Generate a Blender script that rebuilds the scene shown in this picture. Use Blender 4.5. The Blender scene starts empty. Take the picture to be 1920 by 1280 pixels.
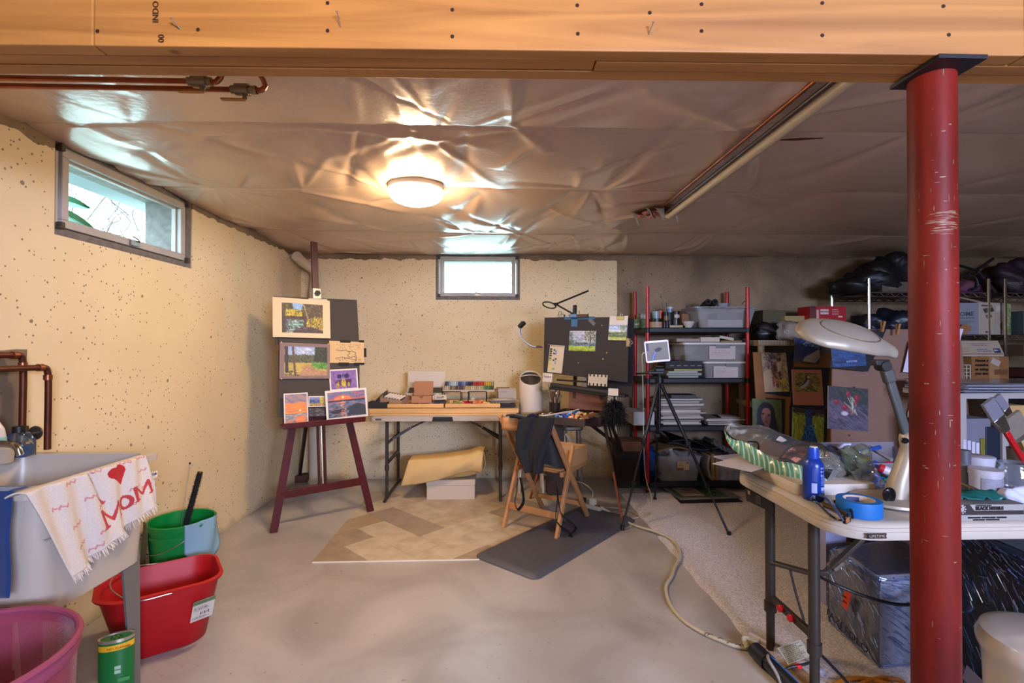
import bpy,bmesh,math,random
import numpy as np
from mathutils import Vector,Matrix,Euler

# ---------------------------------------------------------------- camera, world, main lights
C = bpy.context.scene.collection
SC = bpy.context.scene
F,CX,CY = 920.0,960.0,640.0
YAW,PITCH,CAMZ = math.radians(1.87),math.radians(0.5),1.28
cam_d = bpy.data.cameras.new('camera');cam = bpy.data.objects.new('camera',cam_d);C.objects.link(cam)
cam_d.sensor_width = 36;cam_d.lens = F / 1920 * 36;cam_d.clip_start = 0.02
cam.location = (0,0,CAMZ);cam.rotation_euler = (math.pi/2 + PITCH,0,-YAW)
SC.camera = cam
RC = Euler((math.pi/2 + PITCH,0,-YAW)).to_matrix()

wd = bpy.data.worlds.new('world');SC.world = wd;wd.use_nodes = True
bg = wd.node_tree.nodes['Background']
bg.inputs['Color'].default_value = (0.52,0.82,1.0,1);bg.inputs['Strength'].default_value = 15.0

def area(name,loc,rot,sx,sy,power,col,portal=False):
    l = bpy.data.lights.new(name,'AREA');l.shape = 'RECTANGLE';l.size = sx;l.size_y = sy
    l.energy = power;l.color = col
    o = bpy.data.objects.new(name,l);C.objects.link(o);o.location = loc;o.rotation_euler = rot
    if portal: l.cycles.is_portal = True
    return o
PI = math.pi
area('window_portal_left',(-2.0,2.53,1.97),(0,-PI/2,0),0.42,0.9,1,(1,1,1),True)
area('window_portal_back',(-0.16,4.90,1.93),(-PI/2,0,0),0.85,0.42,1,(1,1,1),True)
area('window_portal_rear',(1.75,-2.42,1.75),(PI/2,0,0),1.5,.7,1,(1,1,1),True)
area('window_daylight_rear',(1.75,-2.36,1.75),(PI/2-.55,0,0),1.5,.7,180,(0.54,0.60,1.0))
def point_light(name,loc,power,col,r):
    l = bpy.data.lights.new(name,'POINT');l.energy = power;l.color = col;l.shadow_soft_size = r
    o = bpy.data.objects.new(name,l);C.objects.link(o);o.location = loc
point_light('bulb_rear',(-0.25,0.36,2.02),9.5,(1.0,0.78,0.45),0.05)
point_light('fill_far_rear',(0.4,-1.3,1.9),11,(1.0,0.86,0.70),0.06)  # added soft fill behind the camera, not a known lamp
DOME_GLOW = 77
SC.view_settings.view_transform = 'Standard';SC.view_settings.look = 'None'
SC.view_settings.exposure = 1.0;SC.view_settings.gamma = 1.0;SC.view_settings.use_curve_mapping = False
try: SC.cycles.max_bounces = 6;SC.cycles.transparent_max_bounces = 10;SC.cycles.use_denoising = True
except Exception: pass
SC.cycles.sample_clamp_indirect = 6.0

# ---------------------------------------------------------------- helpers
R = random.Random(7);NR = np.random.default_rng(5)
def ray(px,py): return RC @ Vector(((px-CX)/F,-(py-CY)/F,-1.0))
def at(px,py,Y):
    d = ray(px,py);t = Y / d.y;return Vector((d.x*t,Y,CAMZ + d.z*t))
def atx(px,py,X):
    d = ray(px,py);t = X / d.x;return Vector((X,d.y*t,CAMZ + d.z*t))
def atz(px,py,z=0.0):
    d = ray(px,py);t = (z - CAMZ) / d.z;return Vector((d.x*t,d.y*t,z))
def plane_pt(px,py,P,N):
    d = ray(px,py);o = Vector((0,0,CAMZ));return o + d * ((P-o).dot(N) / d.dot(N))

def s2l(c): return c/12.92 if c <= 0.04045 else ((c+0.055)/1.055)**2.4
def hexc(h):
    if isinstance(h,str):
        h = h.lstrip('#');return tuple(s2l(int(h[i:i+2],16)/255) for i in (0,2,4))
    return tuple(h[:3])
MATS = {}
def mat(name,col=(0.5,0.5,0.5),rough=0.6,metal=0.0,var=0.0,vscale=6.0,bump=0.0,bscale=40.0,trans=0.0,alpha=1.0,
        coat=0.0,emit=0.0,stretch=(1,1,1),col2=None,sheen=0.0,ior=1.45,spec=None,transl=0.0):
    if name in MATS: return MATS[name]
    m = bpy.data.materials.new(name);m.use_nodes = True;nt = m.node_tree;b = nt.nodes['Principled BSDF']
    c = hexc(col);b.inputs['Roughness'].default_value = rough;b.inputs['Metallic'].default_value = metal
    b.inputs['IOR'].default_value = ior
    if spec is not None: b.inputs['Specular IOR Level'].default_value = spec
    if trans: b.inputs['Transmission Weight'].default_value = trans
    if alpha < 1: b.inputs['Alpha'].default_value = alpha
    if coat: b.inputs['Coat Weight'].default_value = coat;b.inputs['Coat Roughness'].default_value = 0.08
    if sheen: b.inputs['Sheen Weight'].default_value = sheen
    if emit: b.inputs['Emission Color'].default_value = (*c,1);b.inputs['Emission Strength'].default_value = emit
    tc = nt.nodes.new('ShaderNodeTexCoord');mp = nt.nodes.new('ShaderNodeMapping');mp.inputs['Scale'].default_value = stretch
    nt.links.new(tc.outputs['Object'],mp.inputs['Vector'])
    if var or col2:
        n = nt.nodes.new('ShaderNodeTexNoise');n.inputs['Scale'].default_value = vscale;n.inputs['Detail'].default_value = 5
        nt.links.new(mp.outputs['Vector'],n.inputs['Vector'])
        r = nt.nodes.new('ShaderNodeValToRGB');r.color_ramp.elements[0].position = 0.32;r.color_ramp.elements[1].position = 0.68
        a = hexc(col2) if col2 else tuple(x*(1-var) for x in c)
        r.color_ramp.elements[0].color = (*a,1)
        r.color_ramp.elements[1].color = (*(tuple(min(1,x*(1+var*0.6)) for x in c)),1)
        nt.links.new(n.outputs['Fac'],r.inputs['Fac']);nt.links.new(r.outputs['Color'],b.inputs['Base Color'])
    else: b.inputs['Base Color'].default_value = (*c,1)
    if bump:
        n2 = nt.nodes.new('ShaderNodeTexNoise');n2.inputs['Scale'].default_value = bscale;n2.inputs['Detail'].default_value = 4
        nt.links.new(mp.outputs['Vector'],n2.inputs['Vector'])
        bp = nt.nodes.new('ShaderNodeBump');bp.inputs['Strength'].default_value = bump;bp.inputs['Distance'].default_value = 0.01
        nt.links.new(n2.outputs['Fac'],bp.inputs['Height']);nt.links.new(bp.outputs['Normal'],b.inputs['Normal'])
    MATS[name] = m;return m
def film(name,col,amount,rough=0.1,bump=0.6,bscale=60.0,gloss=0.5,refl=(0.8,0.85,0.95)):
    """thin clear plastic: lets most light through, with a glossy crumpled coat"""
    if name in MATS: return MATS[name]
    m = bpy.data.materials.new(name);m.use_nodes = True;nt = m.node_tree;nt.nodes.clear()
    out = nt.nodes.new('ShaderNodeOutputMaterial');tr = nt.nodes.new('ShaderNodeBsdfTransparent');tr.inputs['Color'].default_value = (0.93,0.94,0.96,1)
    df = nt.nodes.new('ShaderNodeBsdfDiffuse');df.inputs['Color'].default_value = (*hexc(col),1)
    gl = nt.nodes.new('ShaderNodeBsdfGlossy');gl.inputs['Roughness'].default_value = rough;gl.inputs['Color'].default_value = (*refl,1)
    m1 = nt.nodes.new('ShaderNodeMixShader');m1.inputs[0].default_value = amount
    nt.links.new(tr.outputs[0],m1.inputs[1]);nt.links.new(df.outputs[0],m1.inputs[2])
    m2 = nt.nodes.new('ShaderNodeMixShader');fr = nt.nodes.new('ShaderNodeLayerWeight');fr.inputs['Blend'].default_value = gloss*0.5
    nt.links.new(fr.outputs['Facing' if gloss > 0.6 else 'Fresnel'],m2.inputs[0]);nt.links.new(m1.outputs[0],m2.inputs[1]);nt.links.new(gl.outputs[0],m2.inputs[2])
    tc = nt.nodes.new('ShaderNodeTexCoord');n2 = nt.nodes.new('ShaderNodeTexNoise');n2.inputs['Scale'].default_value = bscale
    nt.links.new(tc.outputs['Object'],n2.inputs['Vector'])
    bp = nt.nodes.new('ShaderNodeBump');bp.inputs['Strength'].default_value = bump;bp.inputs['Distance'].default_value = 0.02
    nt.links.new(n2.outputs['Fac'],bp.inputs['Height'])
    nt.links.new(bp.outputs['Normal'],gl.inputs['Normal']);nt.links.new(bp.outputs['Normal'],fr.inputs['Normal'])
    nt.links.new(m2.outputs[0],out.inputs[0]);MATS[name] = m;return m
def colmat(name='printed_colours',rough=0.6,attr='Col',coat=0.0):
    if name in MATS: return MATS[name]
    m = bpy.data.materials.new(name);m.use_nodes = True;nt = m.node_tree;b = nt.nodes['Principled BSDF']
    a = nt.nodes.new('ShaderNodeAttribute');a.attribute_name = attr
    nt.links.new(a.outputs['Color'],b.inputs['Base Color']);b.inputs['Roughness'].default_value = rough
    if coat: b.inputs['Coat Weight'].default_value = coat
    MATS[name] = m;return m

WM = {}
def thing(name,label,cat,loc=(0,0,0),group=None,rz=0):
    o = bpy.data.objects.new(name,None);C.objects.link(o);o.location = loc;o.empty_display_size = 0.05
    o['label'] = label;o['category'] = cat
    if group: o['group'] = group
    if rz: o.rotation_euler = (0,0,rz)
    WM[o] = Matrix.Translation(Vector(loc)) @ Matrix.Rotation(rz,4,'Z') if rz else Matrix.Translation(Vector(loc))
    return o
def tag(o,label,cat,group=None,kind=None):
    o['label'] = label;o['category'] = cat
    if group: o['group'] = group
    if kind: o['kind'] = kind
    return o
class MB:
    def __init__(s,M=None): s.v = [];s.f = [];s.M = M;s.c = None
    def add(s,vs,fs):
        n = len(s.v)
        for p in vs:
            p = Vector(p);s.v.append(s.M @ p if s.M else p)
        for f in fs: s.f.append([i+n for i in f])
        return s
    def box(s,c,d,rot=None,taper=1.0):
        x,y,z = d[0]/2,d[1]/2,d[2]/2;t = taper
        vs = [Vector(p) for p in ((-x*t,-y*t,-z),(x*t,-y*t,-z),(x*t,y*t,-z),(-x*t,y*t,-z),(-x,-y,z),(x,-y,z),(x,y,z),(-x,y,z))]
        if rot is not None:
            if isinstance(rot,(int,float)): rot = Matrix.Rotation(rot,3,'Z')
            elif isinstance(rot,tuple): rot = Euler(rot).to_matrix()
            vs = [rot @ p for p in vs]
        c = Vector(c);return s.add([p+c for p in vs],[(0,3,2,1),(4,5,6,7),(0,1,5,4),(1,2,6,5),(2,3,7,6),(3,0,4,7)])
    def bb(s,a,b):
        return s.box([(a[i]+b[i])/2 for i in range(3)],[abs(b[i]-a[i]) for i in range(3)])
    def bar(s,p,q,w,h,up=(0,0,1)):
        p,q = Vector(p),Vector(q);d = (q-p);L = d.length;d.normalize();up = Vector(up)
        if abs(d.dot(up)) > 0.97: up = Vector((0,1,0))
        x = d.cross(up).normalized();u = x.cross(d)
        m = Matrix((x,d,u)).transposed();return s.box((p+q)/2,(w,L,h),m)
    def cyl(s,p,q,r,r2=None,n=16,cap=True):
        p,q = Vector(p),Vector(q);r2 = r if r2 is None else r2;d = (q-p).normalized()
        up = Vector((0,0,1)) if abs(d.z) < 0.95 else Vector((1,0,0));x = d.cross(up).normalized();y = d.cross(x)
        vs = [p + (x*math.cos(2*PI*i/n) + y*math.sin(2*PI*i/n))*r for i in range(n)] + [q + (x*math.cos(2*PI*i/n) + y*math.sin(2*PI*i/n))*r2 for i in range(n)]
        fs = [(i,(i+1) % n,(i+1) % n+n,i+n) for i in range(n)]
        if cap: fs += [tuple(range(n-1,-1,-1)),tuple(range(n,2*n))]
        return s.add(vs,fs)
    def tube(s,pts,r,n=8,sub=6,closed=False,flat=1.0):
        P = [Vector(p) for p in pts]
        if sub > 1 and len(P) > 2:
            Q = [];m = len(P)
            rng = range(m) if closed else range(m-1)
            def tan(i):
                a,b,c = (P[(i-1) % m],P[i % m],P[(i+1) % m]) if closed else (P[max(i-1,0)],P[i],P[min(i+1,m-1)])
                d0,d1 = (b-a).length,(c-b).length
                if d0 < 1e-9: return (c-b)/max(d1,1e-9)
                if d1 < 1e-9: return (b-a)/d0
                return ((b-a)/d0*d1 + (c-b)/d1*d0)/(d0+d1)
            def lim(i): a,b,c = (P[(i-1) % m],P[i % m],P[(i+1) % m]) if closed else (P[max(i-1,0)],P[i],P[min(i+1,m-1)]);q = [x for x in ((b-a).length,(c-b).length) if x > 1e-9];return min(q)*2.2
            for i in rng:
                b,c = P[i],P[(i+1) % m];d = (c-b).length;j_ = (i+1) % m;m0,m1 = tan(i)*min(d,lim(i)),tan(j_)*min(d,lim(j_))
                for k in range(sub):
                    t = k/sub;t2 = t*t;t3 = t2*t;Q.append(b*(2*t3-3*t2+1)+m0*(t3-2*t2+t)+c*(3*t2-2*t3)+m1*(t3-t2))
            if not closed: Q.append(P[-1])
            P = Q
        rr = r if isinstance(r,(list,tuple)) else None;m = len(P);prev = None;vs = []
        for i,p in enumerate(P):
            if closed: t = P[(i+1) % m] - P[(i-1) % m]
            else: t = P[min(i+1,m-1)] - P[max(i-1,0)]
            if t.length < 1e-9: t = Vector((0,0,1))
            t.normalize()
            if prev is None: up = Vector((0,0,1)) if abs(t.z) < 0.9 else Vector((1,0,0));x = t.cross(up).normalized()
            else:
                x = prev - t*prev.dot(t)
                if x.length < 1e-6: x = t.orthogonal()
                x.normalize()
            prev = x;y = t.cross(x)
            q = (rr[0] + (rr[1]-rr[0])*i/(m-1)) if rr else r
            vs += [p + x*math.cos(2*PI*k/n)*q + y*math.sin(2*PI*k/n)*q*flat for k in range(n)]
        fs = []
        for i in range(m if closed else m-1):
            j = (i+1) % m
            fs += [(i*n+k,i*n+(k+1) % n,j*n+(k+1) % n,j*n+k) for k in range(n)]
        if not closed: fs += [tuple(range(n-1,-1,-1)),tuple(range((m-1)*n,m*n))]
        return s.add(vs,fs)
    def lathe(s,prof,c=(0,0,0),n=28,sx=1.0,sy=1.0,rot=None,a0=0,a1=2*PI,cap=False):
        c = Vector(c);full = abs(a1-a0-2*PI) < 1e-6;k = n if full else n+1;vs = [];m = len(prof)
        for r,z in prof:
            for i in range(k):
                a = a0+(a1-a0)*i/n;p = Vector((r*math.cos(a)*sx,r*math.sin(a)*sy,z))
                if rot is not None: p = rot @ p
                vs.append(p+c)
        fs = []
        for j in range(m-1):
            for i in range(n if not full else n):
                i2 = (i+1) % k if full else i+1
                fs.append((j*k+i,j*k+i2,(j+1)*k+i2,(j+1)*k+i))
        if full and cap: fs += [tuple(range(k-1,-1,-1)),tuple(range((m-1)*k,m*k))]
        return s.add(vs,fs)
    def prism(s,poly,a,b,M=None):
        """2-D outline (x, y) extruded from z=a to z=b under matrix M"""
        n = len(poly);vs = [Vector((x,y,a)) for x,y in poly] + [Vector((x,y,b)) for x,y in poly]
        if M is not None: vs = [M @ p for p in vs]
        return s.add(vs,[tuple(range(n-1,-1,-1)),tuple(range(n,2*n))] + [(i,(i+1) % n,(i+1) % n+n,i+n) for i in range(n)])
    def grid(s,fn,nu,nv,closed_u=False):
        vs = [fn(i/(nu if closed_u else nu),j/nv) for j in range(nv+1) for i in range(nu if closed_u else nu+1)]
        k = nu if closed_u else nu+1
        return s.add(vs,[(j*k+i,j*k+(i+1) % k,(j+1)*k+(i+1) % k,(j+1)*k+i) for j in range(nv) for i in range(nu)])
    def build(s,name,m,parent=None,smooth=True,bevel=0,solid=0,base=None,seg=2,angle=0.6,sub=0):
        me = bpy.data.meshes.new(name);o = bpy.data.objects.new(name,me);C.objects.link(o)
        if parent is not None:
            W = WM[parent];o.parent = parent;WM[o] = W
        else:
            if base is None:
                lo = [min(p[i] for p in s.v) for i in range(3)];hi = [max(p[i] for p in s.v) for i in range(3)]
                base = ((lo[0]+hi[0])/2,(lo[1]+hi[1])/2,lo[2])
            W = Matrix.Translation(Vector(base));o.location = base;WM[o] = W
        I = W.inverted();me.from_pydata([I @ p for p in s.v],[],s.f);me.update()
        me.materials.append(m)
        bm = bmesh.new();bm.from_mesh(me);bmesh.ops.recalc_face_normals(bm,faces=bm.faces);bm.to_mesh(me);bm.free()
        if smooth:
            me.shade_smooth()
            try: me.set_sharp_from_angle(angle=angle)
            except Exception: pass
        if solid: q = o.modifiers.new('solid','SOLIDIFY');q.thickness = solid;q.offset = 0
        if bevel:
            q = o.modifiers.new('bevel','BEVEL');q.width = bevel;q.segments = seg;q.limit_method = 'ANGLE';q.angle_limit = 0.6
            try: q.harden_normals = False
            except Exception: pass
        if sub: q = o.modifiers.new('sub','SUBSURF');q.levels = sub;q.render_levels = sub
        return o
def struct(o): o['kind'] = 'structure';return o
def stuff(o): o['kind'] = 'stuff';return o
def dup(root,loc=None,rz=None,label=None,group=None):
    def cp(o,parent):
        c = o.copy();C.objects.link(c);WM[c] = WM.get(o)
        if parent: c.parent = parent
        for ch in [x for x in o.children]: cp(ch,c)
        return c
    r = cp(root,None)
    if loc is not None: r.location = loc
    if rz is not None: r.rotation_euler = (0,0,rz)
    if label: r['label'] = label
    if group: r['group'] = group
    return r
def frame(o,x,z):
    """matrix with local X along x, local Y along z(up), local Z = outward (x cross up)"""
    x = Vector(x).normalized();z = Vector(z);z = (z - x*z.dot(x)).normalized();n = x.cross(z)
    m = Matrix((x,z,n)).transposed().to_4x4();m.translation = Vector(o);return m

# painter's canvas: small colour grids that become coloured faces
class Cv:
    def __init__(s,w,h,c): s.w,s.h = w,h;s.a = np.zeros((h,w,3));s.a[:] = s.k(c);s.y,s.x = np.mgrid[0:h,0:w];s.x = (s.x+.5)/w;s.y = (s.y+.5)/h;s.asp = w/h
    def k(s,c):
        if isinstance(c,str): c = c.lstrip('#');return np.array([int(c[i:i+2],16)/255 for i in (0,2,4)])
        return np.array(c,float)
    def put(s,m,c,op=1.0): s.a[m] = s.a[m]*(1-op) + s.k(c)*op;return s
    def rect(s,x0,y0,x1,y1,c,op=1.0): return s.put((s.x >= x0) & (s.x <= x1) & (s.y >= y0) & (s.y <= y1),c,op)
    def ell(s,cx,cy,rx,ry,c,rot=0,op=1.0):
        dx,dy = s.x-cx,(s.y-cy);ca,sa = math.cos(rot),math.sin(rot);X = dx*s.asp;u = X*ca+dy*sa;v = -X*sa+dy*ca
        return s.put((u/(rx*s.asp))**2+(v/ry)**2 < 1,c,op)
    def poly(s,P,c,op=1.0):
        m = np.zeros((s.h,s.w),bool);n = len(P)
        for i in range(n):
            (x0,y0),(x1,y1) = P[i],P[(i+1) % n]
            if y0 == y1: continue
            m ^= ((s.y > min(y0,y1)) & (s.y <= max(y0,y1))) & (s.x < x0+(s.y-y0)*(x1-x0)/(y1-y0))
        return s.put(m,c,op)
    def line(s,x0,y0,x1,y1,w,c,op=1.0):
        X,Y = s.x*s.asp,s.y;ax,bx = x0*s.asp,x1*s.asp;dx,dy = bx-ax,y1-y0;L = dx*dx+dy*dy+1e-9
        t = np.clip(((X-ax)*dx+(Y-y0)*dy)/L,0,1);return s.put((X-ax-t*dx)**2+(Y-y0-t*dy)**2 < (w/2)**2,c,op)
    def grad(s,y0,y1,c0,c1):
        t = np.clip((s.y-y0)/(y1-y0),0,1)[...,None];m = (s.y >= y0) & (s.y <= y1);q = s.k(c0)*(1-t)+s.k(c1)*t;s.a[m] = q[m];return s
    def strokes(s,x0,y0,x1,y1,n,cols,L=.06,w=.02,ang=0,da=.4,op=.85,seed=1):
        r = random.Random(seed);s.soft = True
        for _ in range(n):
            x,y,a = r.uniform(x0,x1),r.uniform(y0,y1),ang+r.uniform(-da,da);l = L*r.uniform(.5,1.4)/2
            s.line(x-l*math.cos(a)/s.asp,y-l*math.sin(a),x+l*math.cos(a)/s.asp,y+l*math.sin(a),w*r.uniform(.6,1.3),r.choice(cols),op)
        return s
    def noise(s,amp,seed=0,cell=1):
        q = np.random.default_rng(seed).normal(0,amp,(s.h//cell+1,s.w//cell+1,1));q = np.repeat(np.repeat(q,cell,0),cell,1)[:s.h,:s.w]
        s.a = np.clip(s.a+q,0,1);return s
    def lines_text(s,x0,y0,x1,n,dy,c,w=.5,seed=1):
        r = random.Random(seed)
        for i in range(n):
            x = x0;y = y0+i*dy;e = x0+(x1-x0)*r.uniform(.7,1)
            while x < e: l = r.uniform(.02,.06);s.rect(x,y,min(e,x+l),y+dy*w,c,.75);x += l+.015
        return s
def picture(name,cv,M,w,h,parent=None,thick=0.003,rough=0.55,warp=None,m=None):
    """canvas as coloured faces on a w x h sheet; M: origin lower-left, X right, Y up, Z out"""
    nx,ny = cv.w,cv.h;vs = []
    for j in range(ny+1):
        for i in range(nx+1):
            x,y = w*i/nx,h*(1-j/ny);vs.append(Vector((x,y,warp(i/nx,1-j/ny) if warp else 0)))
    mb = MB();n = len(vs);mb.v = [M @ p for p in vs]
    k = nx+1;mb.f = [(j*k+i,(j+1)*k+i,(j+1)*k+i+1,j*k+i+1) for j in range(ny) for i in range(nx)]
    if getattr(cv,'soft',False):
        q = np.pad(cv.a,((1,1),(1,1),(0,0)),'edge');cv.a = cv.a*.4+(q[:-2,1:-1]+q[2:,1:-1]+q[1:-1,:-2]+q[1:-1,2:])*.15
    cols = cv.a.reshape(-1,3)
    # back and rim
    rim = [i for i in range(nx+1)] + [j*k+nx for j in range(1,ny+1)] + [ny*k+i for i in range(nx-1,-1,-1)] + [j*k for j in range(ny-1,0,-1)]
    nz = (M.to_3x3() @ Vector((0,0,1))).normalized()
    b0 = len(mb.v);mb.v += [mb.v[i]-nz*thick for i in rim];q = len(rim)
    mb.f += [(rim[i],rim[(i+1) % q],b0+(i+1) % q,b0+i) for i in range(q)] + [tuple(b0+i for i in range(q))]
    me = bpy.data.meshes.new(name);o = bpy.data.objects.new(name,me);C.objects.link(o)
    if parent is not None: W = WM[parent];o.parent = parent
    else:
        lo = [min(p[i] for p in mb.v) for i in range(3)];hi = [max(p[i] for p in mb.v) for i in range(3)]
        W = Matrix.Translation(((lo[0]+hi[0])/2,(lo[1]+hi[1])/2,lo[2]));o.location = W.translation
    WM[o] = W;I = W.inverted();me.from_pydata([I @ p for p in mb.v],[],mb.f);me.update();me.materials.append(m or colmat('painted_sheet',rough))
    lin = np.where(cols <= .04045,cols/12.92,((cols+.055)/1.055)**2.4)
    at_ = me.color_attributes.new('Col','FLOAT_COLOR','CORNER');nl = len(me.loops);buf = np.ones((nl,4));buf[:,:3] = .75
    buf[:nx*ny*4,:3] = np.repeat(lin,4,0);at_.data.foreach_set('color',buf.ravel())
    return o
def quad_frame(tl,tr,bl):
    """frame and size from three world corners"""
    tl,tr,bl = Vector(tl),Vector(tr),Vector(bl);x = tr-tl;u = tl-bl
    return frame(bl,x,u),x.length,u.length
def text(s,M,size,m,parent=None,name='lettering',w=None,depth=0.0006,align='LEFT',bold=0.0):
    cu = bpy.data.curves.new(name,'FONT');cu.body = s;cu.size = size;cu.extrude = depth;cu.align_x = align;cu.resolution_u = 2;cu.offset = bold
    t = bpy.data.objects.new('tmp',cu);C.objects.link(t);bpy.context.view_layer.update()
    me = bpy.data.meshes.new_from_object(t.evaluated_get(bpy.context.evaluated_depsgraph_get()));bpy.data.objects.remove(t)
    if not len(me.vertices): return None
    xs = [v.co.x for v in me.vertices];k = 1.0
    if w: k = w/(max(xs)-min(xs))
    I = WM[parent].inverted() if parent is not None else Matrix()
    for v in me.vertices: v.co = I @ (M @ Vector((v.co.x*k,v.co.y,v.co.z)))
    me.materials.clear();me.materials.append(m)
    o = bpy.data.objects.new(name,me);C.objects.link(o)
    if parent is not None: o.parent = parent;WM[o] = WM[parent]
    return o
def rrect(cx,cy,w,d,r,z,n=4,rot=0.0):
    out = []
    for sx,sy,a0 in ((1,1,0),(-1,1,PI/2),(-1,-1,PI),(1,-1,1.5*PI)):
        for k in range(n+1):
            a = a0+PI/2*k/n;out.append((sx*(w/2-r)+r*math.cos(a),sy*(d/2-r)+r*math.sin(a)))
    ca,sa = math.cos(rot),math.sin(rot)
    return [Vector((cx+x*ca-y*sa,cy+x*sa+y*ca,z)) for x,y in out]
def loft(mb,loops,cap0=True,cap1=True):
    n = len(loops[0]);vs = [p for l in loops for p in l];m = len(loops)
    fs = [(j*n+i,j*n+(i+1) % n,(j+1)*n+(i+1) % n,(j+1)*n+i) for j in range(m-1) for i in range(n)]
    if cap0: fs.append(tuple(range(n-1,-1,-1)))
    if cap1: fs.append(tuple(range((m-1)*n,m*n)))
    return mb.add(vs,fs)
def cloth(name,cv,fn,parent=None,m=None,solid=0.0,nu=None,nv=None):
    """canvas mapped on any surface fn(u, v); v=0 is the canvas top"""
    nu,nv = cv.w,cv.h;mb = MB().grid(lambda u,v: fn(u,v),nu,nv)
    me = bpy.data.meshes.new(name);o = bpy.data.objects.new(name,me);C.objects.link(o)
    if parent is not None: W = WM[parent];o.parent = parent
    else:
        lo = [min(p[i] for p in mb.v) for i in range(3)];hi = [max(p[i] for p in mb.v) for i in range(3)]
        W = Matrix.Translation(((lo[0]+hi[0])/2,(lo[1]+hi[1])/2,lo[2]));o.location = W.translation
    WM[o] = W;I = W.inverted();me.from_pydata([I @ p for p in mb.v],[],mb.f);me.update();me.materials.append(m or colmat('printed_cloth',.9));me.shade_smooth()
    cols = cv.a.reshape(-1,3);lin = np.where(cols <= .04045,cols/12.92,((cols+.055)/1.055)**2.4)
    a = me.color_attributes.new('Col','FLOAT_COLOR','CORNER');buf = np.ones((len(me.loops),4));buf[:,:3] = np.repeat(lin,4,0);a.data.foreach_set('color',buf.ravel())
    if solid: q = o.modifiers.new('solid','SOLIDIFY');q.thickness = solid;q.offset = 0
    return o
def lerp(a,b,t): return a+(b-a)*t
def bil(p00,p10,p01,p11): return lambda u,v: lerp(lerp(p00,p10,u),lerp(p01,p11,u),v)
def wob(x,y,s=1.0): return math.sin(x*9.1*s+1.3)*.5+math.sin(y*11.7*s+x*4*s+.4)*.5
def slab(name,m,M,w,h,t,parent=None,bevel=0.001): return MB().prism([(0,0),(w,0),(w,h),(0,h)],-t,0,M).build(name,m,parent,smooth=False,bevel=bevel)
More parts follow.
